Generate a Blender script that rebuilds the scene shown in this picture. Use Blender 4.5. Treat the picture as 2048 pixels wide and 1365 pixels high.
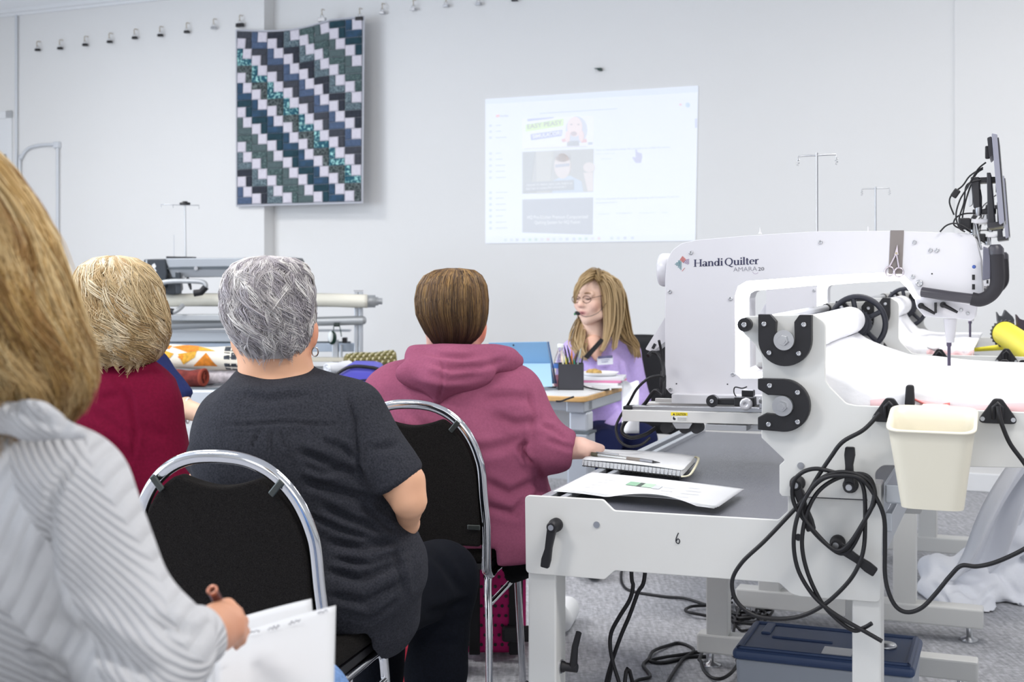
import bpy, bmesh, math, random
import numpy as np
from mathutils import Vector, Matrix, Quaternion

random.seed(7)
rng = np.random.default_rng(7)
for o in list(bpy.data.objects):
    bpy.data.objects.remove(o)
scn = bpy.context.scene
COL = scn.collection

# ------------------------------------------------------------------ camera
F = 2600.0; CX = 1024.0; HY = 540.0; H = 1.25      # focal length in pixels, principal column, horizon row, eye height
cam_d = bpy.data.cameras.new('camera'); cam = bpy.data.objects.new('camera', cam_d); COL.objects.link(cam)
cam.location = (0, 0, H); cam.rotation_euler = (math.pi/2, 0, 0)
cam_d.sensor_width = 36; cam_d.lens = F/2048*36
cam_d.shift_y = -(682.5-HY)/2048
cam_d.clip_start = .05; cam_d.clip_end = 60
cam_d.dof.use_dof = True; cam_d.dof.focus_distance = 3.1; cam_d.dof.aperture_fstop = 6.3
scn.camera = cam

# ------------------------------------------------------------------ light
w = bpy.data.worlds.new('world'); scn.world = w; w.use_nodes = True
bg = w.node_tree.nodes['Background']
bg.inputs[0].default_value = (.93, .96, 1, 1); bg.inputs[1].default_value = .55
def area(name, loc, rot, sx, sy, power, color):
    l = bpy.data.lights.new(name, 'AREA'); l.shape = 'RECTANGLE'; l.size = sx; l.size_y = sy
    l.energy = power; l.color = color
    o = bpy.data.objects.new(name, l); COL.objects.link(o); o.location = loc; o.rotation_euler = rot
    return o
CEIL = 3.36
TROFFERS_AND_FILL = [(-2.2, 1.6, 56), (1.6, 1.6, 56), (-2.2, 4.4, 50), (1.6, 4.4, 38), (-3.4, 7.0, 48), (.2, 6.0, 2), (3.4, 5.4, 16)]  # last entry is fill, added to brighten the right of the back wall
for lx, ly, pw in TROFFERS_AND_FILL:
    area('troffer_and_fill_light', (lx, ly, CEIL-.07), (0, 0, 0), 1.2, .6, pw, (1, .97, .94))
area('window_daylight', (-5.93, 3.0, 1.7), (0, -math.pi/2, 0), 2.0, 5.0, 135, (.78, .88, 1))
area('shopfront_daylight', (-.5, -3.4, 1.9), (math.pi/2, 0, 0), 7.0, 2.4, 62, (.95, .97, 1))
vs = scn.view_settings
vs.view_transform = 'Standard'; vs.look = 'None'; vs.gamma = 1; vs.use_curve_mapping = False
vs.exposure = .22

# ------------------------------------------------------------------ pixel helpers
def P(px, py, d):
    return Vector(((px-CX)/F*d, d, H+(HY-py)/F*d))
def R(px, d):
    return px*d/F
class Frame:
    """a vertical plane: origin O, u to the right along it, v away from the viewer, z up"""
    def __init__(s, O, U):
        s.O = Vector((O[0], O[1], 0)); s.U = Vector((U[0], U[1], 0)).normalized(); s.V = Vector((-s.U.y, s.U.x, 0))
        s.m = Matrix(((s.U.x, s.V.x, 0, s.O.x), (s.U.y, s.V.y, 0, s.O.y), (0, 0, 1, 0), (0, 0, 0, 1)))
    def hit(s, px, py, v=0):
        r = Vector(((px-CX)/F, 1, (HY-py)/F))
        t = (v + s.O.dot(s.V))/r.dot(s.V)
        q = r*t
        return (q-s.O).dot(s.U), H+q.z
    def l(s, px, py, v=0):
        u, z = s.hit(px, py, v); return Vector((u, v, z))
    def onz(s, px, py, z):
        r = Vector(((px-CX)/F, 1, (HY-py)/F)); t = (z-H)/r.z; q = r*t-s.O
        return Vector((q.dot(s.U), q.dot(s.V), z))
    def w(s, u, v, z):
        return s.O+s.U*u+s.V*v+Vector((0, 0, z))
    def loc(s, p):
        q = Vector(p)-s.O; return Vector((q.dot(s.U), q.dot(s.V), p[2]))

# ------------------------------------------------------------------ materials
def srgb(h):
    if not isinstance(h, str): return tuple(h)[:3]
    h = h.lstrip('#'); v = [int(h[i:i+2], 16)/255 for i in (0, 2, 4)]
    return tuple(c/12.92 if c <= .04045 else ((c+.055)/1.055)**2.4 for c in v)
MATS = {}
def mk(name, color, rough=.5, metal=0, var=None, bump=None, spec=.5, emit=None, trans=0, alpha=1, sheen=0, coat=0, color2=None, aniso=None):
    if name in MATS: return MATS[name]
    m = bpy.data.materials.new(name); m.use_nodes = True; nt = m.node_tree; b = nt.nodes['Principled BSDF']
    c = srgb(color)
    b.inputs['Base Color'].default_value = (*c, 1); b.inputs['Roughness'].default_value = rough
    b.inputs['Metallic'].default_value = metal; b.inputs['Specular IOR Level'].default_value = spec
    b.inputs['Transmission Weight'].default_value = trans; b.inputs['Alpha'].default_value = alpha
    b.inputs['Sheen Weight'].default_value = sheen; b.inputs['Coat Weight'].default_value = coat
    if emit:
        b.inputs['Emission Color'].default_value = (*srgb(emit[0]), 1); b.inputs['Emission Strength'].default_value = emit[1]
    tc = nt.nodes.new('ShaderNodeTexCoord')
    if var:
        n = nt.nodes.new('ShaderNodeTexNoise'); n.inputs['Scale'].default_value = var[0]; n.inputs['Detail'].default_value = 5
        nt.links.new(tc.outputs['Object'], n.inputs['Vector'])
        r = nt.nodes.new('ShaderNodeValToRGB'); r.color_ramp.elements[0].position = .3; r.color_ramp.elements[1].position = .7
        a = var[1]; c2 = srgb(color2) if color2 else tuple(min(1, x*(1+a)) for x in c)
        r.color_ramp.elements[0].color = (*((c if color2 else tuple(x*(1-a) for x in c))), 1); r.color_ramp.elements[1].color = (*c2, 1)
        nt.links.new(n.outputs['Fac'], r.inputs['Fac']); nt.links.new(r.outputs['Color'], b.inputs['Base Color'])
    if bump:
        n = nt.nodes.new('ShaderNodeTexNoise'); n.inputs['Scale'].default_value = bump[0]; n.inputs['Detail'].default_value = 3
        nt.links.new(tc.outputs['Object'], n.inputs['Vector'])
        bp = nt.nodes.new('ShaderNodeBump'); bp.inputs['Strength'].default_value = bump[1]; bp.inputs['Distance'].default_value = bump[2] if len(bump) > 2 else .002
        nt.links.new(n.outputs['Fac'], bp.inputs['Height']); nt.links.new(bp.outputs['Normal'], b.inputs['Normal'])
    MATS[name] = m
    return m
def mk_attr(name, rough=.5, spec=.3, sheen=0, bump=None):
    """material that takes its colour from the mesh's own colour attribute (hair strands, dyed cloth, skin)"""
    if name in MATS: return MATS[name]
    m = mk(name, '#808080', rough, spec=spec, sheen=sheen, bump=bump); nt = m.node_tree
    a = nt.nodes.new('ShaderNodeAttribute'); a.attribute_name = 'Col'
    nt.links.new(a.outputs['Color'], nt.nodes['Principled BSDF'].inputs['Base Color'])
    return m

# ------------------------------------------------------------------ objects
def put(o, parent=None, mat=None):
    COL.objects.link(o)
    if parent: o.parent = parent
    if mat is not None:
        o.data.materials.append(mat)
    return o
def tag(o, label=None, cat=None, group=None, kind=None):
    if label: o['label'] = label
    if cat: o['category'] = cat
    if group: o['group'] = group
    if kind: o['kind'] = kind
    return o
def empty(name, m=None, label=None, cat=None, group=None):
    o = bpy.data.objects.new(name, None); COL.objects.link(o); o.empty_display_size = .05
    if m is not None: o.matrix_world = m if isinstance(m, Matrix) else Matrix.Translation(Vector(m))
    return tag(o, label, cat, group)
def copy_tree(o, parent=None):
    c = o.copy(); COL.objects.link(c); c.parent = parent
    for ch in list(o.children): copy_tree(ch, c)
    return c
def stem(o): return o.name.split('.')[0]
def nest(t, part, subs):
    """hang the small pieces named in subs under the nearest part of that name (parts share the thing's axes)"""
    ps = [c for c in t.children if stem(c) == part]
    ctr = lambda o: o.matrix_basis @ (sum((Vector(b) for b in o.bound_box), Vector())/8)
    for c in list(t.children):
        if stem(c) in subs:
            p = min(ps, key=lambda q: (ctr(q)-ctr(c)).length); c.parent = p
def round_poly(pts, r, n=5):
    """round the corners of a closed 2-D polygon; r is one radius or one per corner"""
    out = []; N = len(pts)
    for i in range(N):
        p = Vector(pts[i]).to_2d(); a = Vector(pts[i-1]).to_2d(); b = Vector(pts[(i+1) % N]).to_2d()
        rr = r[i] if isinstance(r, (list, tuple)) else r
        va = a-p; vb = b-p
        if rr <= 0 or va.length < 1e-6 or vb.length < 1e-6: out.append((p.x, p.y)); continue
        ca = max(-1, min(1, va.normalized().dot(vb.normalized()))); ang = math.acos(ca)
        t = min(rr/max(1e-4, math.tan(ang/2)), va.length*.48, vb.length*.48)
        A = p+va.normalized()*t; B = p+vb.normalized()*t
        if math.pi-ang < .05: out.append((p.x, p.y)); continue
        for k in range(n+1):
            s = k/n; q = A*(1-s)**2+p*2*s*(1-s)+B*s*s
            out.append((q.x, q.y))
    return out
def arc(cx, cy, r, a0, a1, n=12):
    return [(cx+r*math.cos(math.radians(a0+(a1-a0)*k/n)), cy+r*math.sin(math.radians(a0+(a1-a0)*k/n))) for k in range(n+1)]
def spline(pts, n=8):
    """Catmull-Rom through 3-D points"""
    pts = [Vector(p) for p in pts]; out = []
    for i in range(len(pts)-1):
        p0 = pts[max(0, i-1)]; p1 = pts[i]; p2 = pts[i+1]; p3 = pts[min(len(pts)-1, i+2)]
        for k in range(n):
            t = k/n
            out.append(.5*((2*p1)+(p2-p0)*t+(2*p0-5*p1+4*p2-p3)*t*t+(3*p1-p0-3*p2+p3)*t**3))
    out.append(pts[-1]); return out
class MB:
    def __init__(s): s.v = []; s.f = []; s.sm = []
    def add(s, vs, fs, smooth=False):
        o = len(s.v); s.v += [tuple(v) for v in vs]; s.f += [tuple(i+o for i in f) for f in fs]; s.sm += [smooth]*len(fs); return s
    def box(s, c, size, m=None):
        x, y, z = size[0]/2, size[1]/2, size[2]/2; c = Vector(c)
        vs = [Vector((i*x, j*y, k*z)) for i in (-1, 1) for j in (-1, 1) for k in (-1, 1)]
        vs = [(m @ v if m else v)+c for v in vs]
        return s.add(vs, [(0, 1, 3, 2), (4, 6, 7, 5), (0, 4, 5, 1), (2, 3, 7, 6), (0, 2, 6, 4), (1, 5, 7, 3)])
    def b2(s, a, b):
        return s.box([(a[i]+b[i])/2 for i in range(3)], [abs(b[i]-a[i]) for i in range(3)])
    def prism(s, poly, v0, v1, m=None):
        """poly of (u, z), extruded from v0 to v1 along v"""
        n = len(poly)
        vs = [Vector((p[0], v0, p[1])) for p in poly]+[Vector((p[0], v1, p[1])) for p in poly]
        if m: vs = [m @ v for v in vs]
        return s.add(vs, [tuple(range(n)), tuple(range(2*n-1, n-1, -1))]+[(i, i+n, (i+1) % n+n, (i+1) % n) for i in range(n)])
    def slab(s, poly, z0, z1):
        n = len(poly)
        vs = [Vector((p[0], p[1], z0)) for p in poly]+[Vector((p[0], p[1], z1)) for p in poly]
        return s.add(vs, [tuple(range(n))[::-1], tuple(range(n, 2*n))]+[(i, (i+1) % n, (i+1) % n+n, i+n) for i in range(n)])
    def tube(s, path, r, n=10, sx=1, up=None, close=False, cap=True):
        """sweep an ellipse (r across, r*sx along `up`) down a path; r may be a list"""
        path = [Vector(p) for p in path]; K = len(path); rings = []
        t0 = (path[1]-path[0]).normalized()
        nrm = Vector(up) if up else (Vector((0, 0, 1)) if abs(t0.z) < .9 else Vector((1, 0, 0)))
        for i, p in enumerate(path):
            if close: t = path[(i+1) % K]-path[i-1]
            else: t = path[min(i+1, K-1)]-path[max(i-1, 0)]
            t.normalize()
            if up: a = Vector(up)
            else: a = nrm
            a = a-t*a.dot(t)
            if a.length < 1e-6: a = t.orthogonal()
            a.normalize(); nrm = a; b = t.cross(a)
            rr = r[i] if isinstance(r, (list, tuple)) else r
            rings.append([p+a*(rr*sx*math.cos(2*math.pi*k/n))+b*(rr*math.sin(2*math.pi*k/n)) for k in range(n)])
        vs = [v for q in rings for v in q]; fs = []
        for i in range(K if close else K-1):
            j = (i+1) % K
            fs += [(i*n+k, i*n+(k+1) % n, j*n+(k+1) % n, j*n+k) for k in range(n)]
        s.add(vs, fs, True)
        if cap and not close:
            s.add(rings[0], [tuple(range(n))[::-1]]); s.add(rings[-1], [tuple(range(n))])
        return s
    def lathe(s, prof, c, axis=(0, 0, 1), n=24, smooth=True, cap=True):
        """profile of (radius, height along axis)"""
        ax = Vector(axis).normalized(); a = ax.orthogonal().normalized(); b = ax.cross(a); c = Vector(c)
        rings = [[c+ax*h+(a*math.cos(2*math.pi*k/n)+b*math.sin(2*math.pi*k/n))*r for k in range(n)] for r, h in prof]
        vs = [v for q in rings for v in q]
        s.add(vs, [(i*n+k, i*n+(k+1) % n, (i+1)*n+(k+1) % n, (i+1)*n+k) for i in range(len(prof)-1) for k in range(n)], smooth)
        if cap:
            s.add(rings[0], [tuple(range(n))[::-1]]); s.add(rings[-1], [tuple(range(n))])
        return s
    def disc(s, c, r, t, axis=(0, 1, 0), n=24):
        return s.lathe([(r, -t/2), (r, t/2)], c, axis, n)
    def ball(s, c, r, n=12, m=None):
        rr = r if isinstance(r, (list, tuple, Vector)) else (r, r, r); vs = []; c = Vector(c)
        for i in range(n+1):
            th = math.pi*i/n
            for k in range(2*n):
                ph = math.pi*k/n; p = Vector((rr[0]*math.sin(th)*math.cos(ph), rr[1]*math.sin(th)*math.sin(ph), rr[2]*math.cos(th)))
                vs.append((m @ p if m else p)+c)
        return s.add(vs, [(i*2*n+k, (i+1)*2*n+k, (i+1)*2*n+(k+1) % (2*n), i*2*n+(k+1) % (2*n)) for i in range(n) for k in range(2*n)], True)
    def grid(s, fn, nu, nv, thick=0):
        """surface fn(a, b), a and b in 0..1; thick gives it a back side"""
        vs = [Vector(fn(i/nu, j/nv)) for i in range(nu+1) for j in range(nv+1)]
        W = nv+1; fs = [(i*W+j, (i+1)*W+j, (i+1)*W+j+1, i*W+j+1) for i in range(nu) for j in range(nv)]
        if thick:
            me = bpy.data.meshes.new('t'); me.from_pydata(vs, [], fs); me.update()
            nn = [v.normal.copy() for v in me.vertices]; bpy.data.meshes.remove(me)
            N = len(vs); vs = vs+[v-n*thick for v, n in zip(vs, nn)]
            fs = fs+[tuple(i+N for i in f[::-1]) for f in fs]
            ed = [i*W for i in range(nu+1)]+[nu*W+j for j in range(1, nv+1)]+[i*W+nv for i in range(nu-1, -1, -1)]+[j for j in range(nv-1, 0, -1)]
            fs += [(ed[i-1], ed[i], ed[i]+N, ed[i-1]+N) for i in range(len(ed))]
        return s.add(vs, fs, True)
    def mesh(s, name):
        me = bpy.data.meshes.new(name); me.from_pydata(s.v, [], s.f); me.polygons.foreach_set('use_smooth', s.sm)
        bm = bmesh.new(); bm.from_mesh(me); bmesh.ops.recalc_face_normals(bm, faces=bm.faces); bm.to_mesh(me); bm.free()
        me.update(); return me
    def build(s, name, mat, parent=None, bevel=0, seg=2, m=None):
        o = bpy.data.objects.new(name, s.mesh(name)); put(o, parent, mat)
        if m is not None: o.matrix_world = m
        if bevel:
            b = o.modifiers.new('bevel', 'BEVEL'); b.width = bevel; b.segments = seg; b.limit_method = 'ANGLE'; b.angle_limit = .6
            b.harden_normals = False
        return o
def text_mesh(body, size, bold=0, shear=0, align='LEFT', spacing=1.0):
    cu = bpy.data.curves.new('t', 'FONT'); cu.body = body; cu.size = size; cu.offset = bold; cu.shear = shear
    cu.align_x = align; cu.space_character = spacing; cu.resolution_u = 4
    t = bpy.data.objects.new('t', cu); COL.objects.link(t)
    bpy.context.view_layer.update()
    dg = bpy.context.evaluated_depsgraph_get()
    me = bpy.data.meshes.new_from_object(t.evaluated_get(dg)); bpy.data.objects.remove(t); bpy.data.curves.remove(cu)
    return me
def text(name, body, mat, p0, p1, height, nrm, parent=None, bold=0, shear=0, spacing=1.0, up=None):
    """lettering laid from p0 to p1 (baseline), cap height `height`, lifted off its surface along nrm"""
    me = text_mesh(body, 1.0, bold, shear, spacing=spacing)
    xs = [v.co.x for v in me.vertices]; x0, x1 = min(xs), max(xs)
    p0 = Vector(p0); p1 = Vector(p1); ex = p1-p0; L = ex.length; ex.normalize(); n = Vector(nrm).normalized()
    ez = n.cross(ex).normalized() if up is None else Vector(up)
    for v in me.vertices:
        q = p0+ex*((v.co.x-x0)/(x1-x0)*L)+ez*(v.co.y/.73*height)+n*.0004
        v.co = q
    o = bpy.data.objects.new(name, me); me.name = name; me.materials.clear(); put(o, parent, mat); return o

white_paint = mk('white_powder_coat', '#e9e8e5', .38, bump=(900, .03))
chrome = mk('chrome', '#d9dadd', .09, 1)
steel = mk('brushed_steel', '#b9babd', .32, 1)
alu = mk('anodised_aluminium', '#c3c7cc', .38, .75)
black_pl = mk('black_plastic', '#131217', .5, bump=(700, .06))
cord_m = mk('black_rubber_cord', '#0d0c11', .5)
paper_m = mk('white_paper', '#e4e5e6', .8)
# ================================================================== the room
WALL = Frame((2.64, 7.34), (2.2, -1))          # back wall, u to the right
WP = .12                                        # its left half stands proud by this much
def struct(o): o['kind'] = 'structure'; return o
wall_m = mk('wall_paint', '#e8e8e7', .75, bump=(14, .05, .004), var=(.9, .012))
carpet = mk('carpet', '#adaeb3', .95, var=(55, .22), bump=(260, .6, .006))
def add_carpet():
    nt = carpet.node_tree; b = nt.nodes['Principled BSDF']
    tc = nt.nodes.new('ShaderNodeTexCoord'); mp = nt.nodes.new('ShaderNodeMapping')
    mp.inputs['Scale'].default_value = (38, 5, 1); mp.inputs['Rotation'].default_value = (0, 0, .37)
    n = nt.nodes.new('ShaderNodeTexNoise'); n.inputs['Scale'].default_value = 2.2; n.inputs['Detail'].default_value = 6
    nt.links.new(tc.outputs['Object'], mp.inputs['Vector']); nt.links.new(mp.outputs['Vector'], n.inputs['Vector'])
    mx = nt.nodes.new('ShaderNodeMix'); mx.data_type = 'RGBA'; mx.blend_type = 'OVERLAY'; mx.inputs['Factor'].default_value = .55
    src = b.inputs['Base Color'].links[0].from_socket
    nt.links.new(src, mx.inputs['A']); nt.links.new(n.outputs['Fac'], mx.inputs['B'])
    nt.links.new(mx.outputs['Result'], b.inputs['Base Color'])
add_carpet()
struct(MB().b2((-7, -4, -.1), (6.5, 13, 0)).build('floor', carpet))
struct(MB().b2((-7, -4, CEIL+.0), (6.5, 13, CEIL+.1)).build('ceiling', mk('ceiling_paint', '#e8eaed', .85, bump=(60, .1, .003))))
uL = WALL.hit(548, 300, 0)[0]                   # where the proud part of the wall ends
wb = struct(empty('wall_back', WALL.m))
MB().b2((uL-.3, 0, 0), (4.5, .15, CEIL)).build('plaster', wall_m, wb)
MB().b2((-9.5, -WP, 0), (uL, .15, CEIL)).build('plaster', wall_m, wb)
uR = WALL.hit(1909, 300, 0)[0]
MB().b2((uR, -.02, 0), (4.5, 0, CEIL)).build('plaster', wall_m, wb, bevel=.006)
bb = struct(empty('baseboard_back', WALL.m))
trim_m = mk('white_gloss_trim', '#eceef0', .4)
MB().b2((uL, -.032, 0), (4.5, -.02+.0, .105)).build('board', trim_m, bb, bevel=.006)
MB().b2((-9.5, -WP-.014, 0), (uL, -WP, .105)).build('board', trim_m, bb, bevel=.006)
# cornice: a stepped moulding along the top of the proud wall
ZC = WALL.hit(0, 36, -WP)[1]
cor = struct(empty('trim_1', WALL.m))
cpoly = [(-WP, ZC), (-WP-.02, ZC), (-WP-.025, ZC+.02), (-WP-.045, ZC+.025), (-WP-.05, ZC+.05), (-WP-.10, ZC+.10), (-WP-.11, CEIL), (-WP, CEIL)]
n = len(cpoly); cm = MB()
cm.add([(-9.5, a, b) for a, b in cpoly]+[(uL, a, b) for a, b in cpoly], [tuple(range(n)), tuple(range(2*n-1, n-1, -1))]+[(i, i+n, (i+1) % n+n, (i+1) % n) for i in range(n)])
cm.build('moulding', trim_m, cor)
# door at the far left: casing and leaf
dr = struct(empty('door_1', WALL.m))
a = WALL.l(26, 222, -WP); dz = a.z
MB().b2((a.x-.06, -WP-.02, 0), (a.x, -WP, dz)).b2((a.x-1.1, -WP-.02, dz-.06), (a.x, -WP, dz)).build('casing', trim_m, dr, bevel=.004)
MB().b2((a.x-1.04, -WP-.012, 0), (a.x-.06, -WP, dz-.06)).build('leaf', trim_m, dr)
for zz in (dz-.42, .25):
    MB().b2((a.x-.07, -WP-.03, zz), (a.x-.045, -WP-.018, zz+.08)).build('hinge', steel, dr)
# left wall with its shop window
struct(MB().b2((-6.15, -4, 0), (-6.02, 12.5, CEIL)).build('wall_left', wall_m))
wn = struct(empty('window_1', (0, 0, 0)))
for y0, y1, z0, z1 in ((.42, .5, .6, 2.8), (5.5, 5.58, .6, 2.8), (.42, 5.58, .6, .7), (.42, 5.58, 2.7, 2.8), (2.96, 3.04, .7, 2.7)):
    MB().b2((-6.02, y0, z0), (-5.95, y1, z1)).build('window_frame', trim_m, wn)
MB().b2((-6.02, .5, .7), (-6.005, 5.5, 2.7)).build('pane', mk('bright_pane', '#e8f0fa', .1, emit=('#dfeaff', 1.0)), wn)
# conduits
cond_m = mk('painted_conduit', '#d5d9de', .45)
def wl(px, py, v): return WALL.l(px, py, v)
c1 = MB().tube([wl(32.5, 30, -WP-.02), wl(32.5, 300, -WP-.02), wl(32.5, 700, -WP-.02)], .011, 10).build('conduit_pipe', cond_m, None, m=WALL.m)
tag(c1, 'thin straight white conduit pipe running up the wall beside the door casing', 'pipe')
cp = empty('conduit_pipe', WALL.m, 'white conduit pipe bending over in a curve and turning down the wall', 'pipe')
MB().tube(spline([wl(39, 700, -WP-.02), wl(39, 345, -WP-.02), wl(42, 318, -WP-.02), wl(54, 299, -WP-.02), wl(76, 291, -WP-.02), wl(112, 289, -WP-.02)], 6), .012, 10).build('bend', cond_m, cp)
MB().tube([wl(115, 290, -WP-.02), wl(115, 700, -WP-.02)], .012, 10).build('drop', cond_m, cp)
q = wl(114, 290, -WP-.02); MB().box(q, (.05, .04, .05)).build('elbow', cond_m, cp, bevel=.008)
# ceiling light fittings (above the picture); the last belongs to the added fill
for k, (lx, ly, pw) in enumerate(TROFFERS_AND_FILL):
    t = struct(empty('trim_%d' % (k+2), (lx, ly, CEIL)))
    for sx, sy, wx, wy in ((0, .33, 1.3, .05), (0, -.33, 1.3, .05), (.63, 0, .05, .62), (-.63, 0, .05, .62)):
        MB().box((sx, sy, -.025), (wx, wy, .05)).build('frame', trim_m, t)

# ------------------------------------------------------------------ clips on hooks along the wall
brass = mk('nickel_hook', '#b8aa92', .3, 1)
hooks = [(81, 98, 1, 0), (126, 95, 1, 0), (176, 88, 1, 0), (225, 82, 1, 0), (275, 74, 1, 0), (326, 69, 1, 0), (379, 62, 1, 0), (433, 54, 0, 0),
         (485, 47, 1, 1), (649, 36, 0, 1), (724, 34, 1, 1), (769, 24, 0, 0), (831, 17, 0, 0), (896, 10, 0, 0), (961, 6, 0, 0), (1033, -2, 1, 0)]
for i, (px, py, dark, onq) in enumerate(hooks):
    v = -WP if (px < 548 or onq) else 0
    p = wl(px, py, v)
    lab = ('small black binder clip hanging empty from a cup hook in the row along the wall' if dark else 'small silver clip hanging empty from a cup hook in the row along the wall')
    if onq: lab = ['black binder clip gripping the left top corner of the zigzag quilt', 'silver clip gripping the top edge of the zigzag quilt', 'black clip gripping the right top corner of the zigzag quilt'][[8, 9, 10].index(i)]
    t = empty('binder_clip', WALL.m @ Matrix.Translation(p), lab, 'clip', None if onq else 'row of clips on hooks along the wall')
    k = .9
    MB().tube([(0, .0 if (v or px < 548) else 0, .055), (0, -.03, .055), (.006, -.045, .045), (.012, -.05, .03), (.008, -.045, .018), (0, -.03, .014)], .0032, 6).build('hook', brass, t)
    MB().tube([(-.012, -.03, .018), (-.01, -.033, .0), (-.014, -.03, -.012), (.014, -.03, -.012), (.01, -.033, 0), (.012, -.03, .018)], .002, 6).build('wire_handle', steel, t)
    MB().prism([(-.02, -.02), (.02, -.02), (.017, -.002), (-.017, -.002)] if not onq else [(-.03, -.03), (.03, -.03), (.028, -.004), (-.028, -.004)], -.044, -.018).build('clip_body', black_pl if dark else steel, t, bevel=.002)
# the little bracket high on the wall
p = wl(1199, 139, 0)
tag(MB().prism([(p.x-.03, p.z+.006), (p.x+.02, p.z+.006), (p.x+.02, p.z-.012), (p.x+.002, p.z-.012), (p.x-.008, p.z)], -.03, 0).build('small_bracket', mk('dark_green_metal', '#33433f', .4, .5), None, m=WALL.m),
    'tiny dark metal bracket screwed to the wall above the projected picture', 'bracket')

# ------------------------------------------------------------------ the zigzag quilt
def patchmat(name, c1, c2, kind, scale=60):
    m = mk(name, c1, .9, bump=(220, .25, .002), sheen=.15); nt = m.node_tree; b = nt.nodes['Principled BSDF']
    oi = nt.nodes.new('ShaderNodeObjectInfo'); tc = nt.nodes.new('ShaderNodeTexCoord')
    ad = nt.nodes.new('ShaderNodeVectorMath'); ad.operation = 'MULTIPLY_ADD'
    nt.links.new(tc.outputs['Object'], ad.inputs[0]); ad.inputs[1].default_value = (1, 1, 1)
    cmb = nt.nodes.new('ShaderNodeCombineXYZ'); ml = nt.nodes.new('ShaderNodeMath'); ml.operation = 'MULTIPLY'; ml.inputs[1].default_value = 37
    nt.links.new(oi.outputs['Random'], ml.inputs[0]); nt.links.new(ml.outputs[0], cmb.inputs[1]); nt.links.new(cmb.outputs[0], ad.inputs[2])
    r = nt.nodes.new('ShaderNodeValToRGB'); r.color_ramp.elements[0].color = (*srgb(c1), 1); r.color_ramp.elements[1].color = (*srgb(c2), 1)
    if kind == 'lattice':
        t = nt.nodes.new('ShaderNodeTexVoronoi'); t.feature = 'DISTANCE_TO_EDGE'; t.inputs['Scale'].default_value = scale
        r.color_ramp.elements[0].position = .04; r.color_ramp.elements[1].position = .0
        r.color_ramp.elements[0].position = .0; r.color_ramp.elements[0].color = (*srgb(c2), 1)
        r.color_ramp.elements[1].position = .09; r.color_ramp.elements[1].color = (*srgb(c1), 1)
        nt.links.new(t.outputs['Distance'], r.inputs['Fac'])
    else:
        t = nt.nodes.new('ShaderNodeTexNoise'); t.inputs['Scale'].default_value = scale; t.inputs['Detail'].default_value = 4
        lo, hi = {'soft': (.25, .8), 'bold': (.5, .62)}[kind]
        r.color_ramp.elements[0].position = lo; r.color_ramp.elements[1].position = hi
        nt.links.new(t.outputs['Fac'], r.inputs['Fac'])
    nt.links.new(ad.outputs[0], t.inputs['Vector']); nt.links.new(r.outputs['Color'], b.inputs['Base Color'])
    return m
qm = {'charcoal': patchmat('quilt_charcoal', '#34383f', '#474a55', 'soft'), 'blue': patchmat('quilt_slate_blue', '#40526c', '#596b8a', 'soft'),
      'black': patchmat('quilt_black', '#1e232b', '#353a48', 'soft'), 'grid': patchmat('quilt_grey_lattice', '#4e5f69', '#8fa2a6', 'lattice', 48),
      'green': patchmat('quilt_sage_print', '#3b4f50', '#6f8584', 'bold', 110), 'sage': patchmat('quilt_sage', '#48595c', '#5f7172', 'soft', 90),
      'teal': patchmat('quilt_dark_teal', '#11323c', '#1f4553', 'soft', 40), 'tblue': patchmat('quilt_teal_blue', '#26404d', '#36587c', 'soft', 25),
      'aqua': patchmat('quilt_bright_teal', '#1d5668', '#a5dbd6', 'bold', 55), 'dgrid': patchmat('quilt_dark_lattice', '#313b3d', '#7c8786', 'lattice', 40),
      'light': patchmat('quilt_pale_lilac_white', '#cfcbd6', '#dedae3', 'soft', 60)}
dk = {0: 'charcoal', 1: 'blue', 2: 'black', 3: 'grid', 4: 'green', 5: 'sage', 6: 'teal', 7: 'tblue', -1: 'aqua', -2: 'dgrid', -3: 'tblue', -4: 'teal', -5: 'sage', -6: 'green', -7: 'grid', -8: 'black', -9: 'blue'}
QV = -WP-.028
qa = WALL.l(472, 56, QV); qb = WALL.l(728, 38, QV); qc = WALL.l(475, 411, QV); qd = WALL.l(728, 407, QV)
QW = ((qb.x-qa.x)+(qd.x-qc.x))/2; QH = ((qa.z-qc.z)+(qb.z-qd.z))/2
qo = Vector(((qa.x+qc.x)/2, QV, (qc.z+qd.z)/2))
def sag(s, t):       # s across 0..1, t up 0..1: the top edge sags between its clips; the sheet leans off the wall to the right
    return Vector((0, -.012*math.sin(s*9+.4)*(.3+.7*t)-.02*s*(1-t), -(.035*math.sin(math.pi*min(1, s/.75))*t**3 if s < .75 else 0)+.01*(s-.5)*t))
quilt = empty('zigzag_quilt', WALL.m @ Matrix.Translation(qo), 'quilt with teal, slate and white zigzag steps clipped to the wall', 'quilt')
MB().grid(lambda a, b: Vector((QW*a, .004, QH*b))+sag(a, b), 24, 20, .006).build('backing', mk('quilt_backing', '#c9ccd4', .9), quilt)
bm_ = mk('quilt_binding', '#c7c9d1', .9, bump=(90, .3, .003))
for A, B in (((0, 0), (1, 0)), ((1, 0), (1, 1)), ((1, 1), (0, 1)), ((0, 1), (0, 0))):
    pth = [Vector((QW*(A[0]+(B[0]-A[0])*k/16), 0, QH*(A[1]+(B[1]-A[1])*k/16)))+sag(A[0]+(B[0]-A[0])*k/16, A[1]+(B[1]-A[1])*k/16) for k in range(17)]
    MB().tube(pth, .006, 6).build('binding', bm_, quilt)
mg = .010; bw = (QW-2*mg)/8; bh = (QH-2*mg)/10
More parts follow.
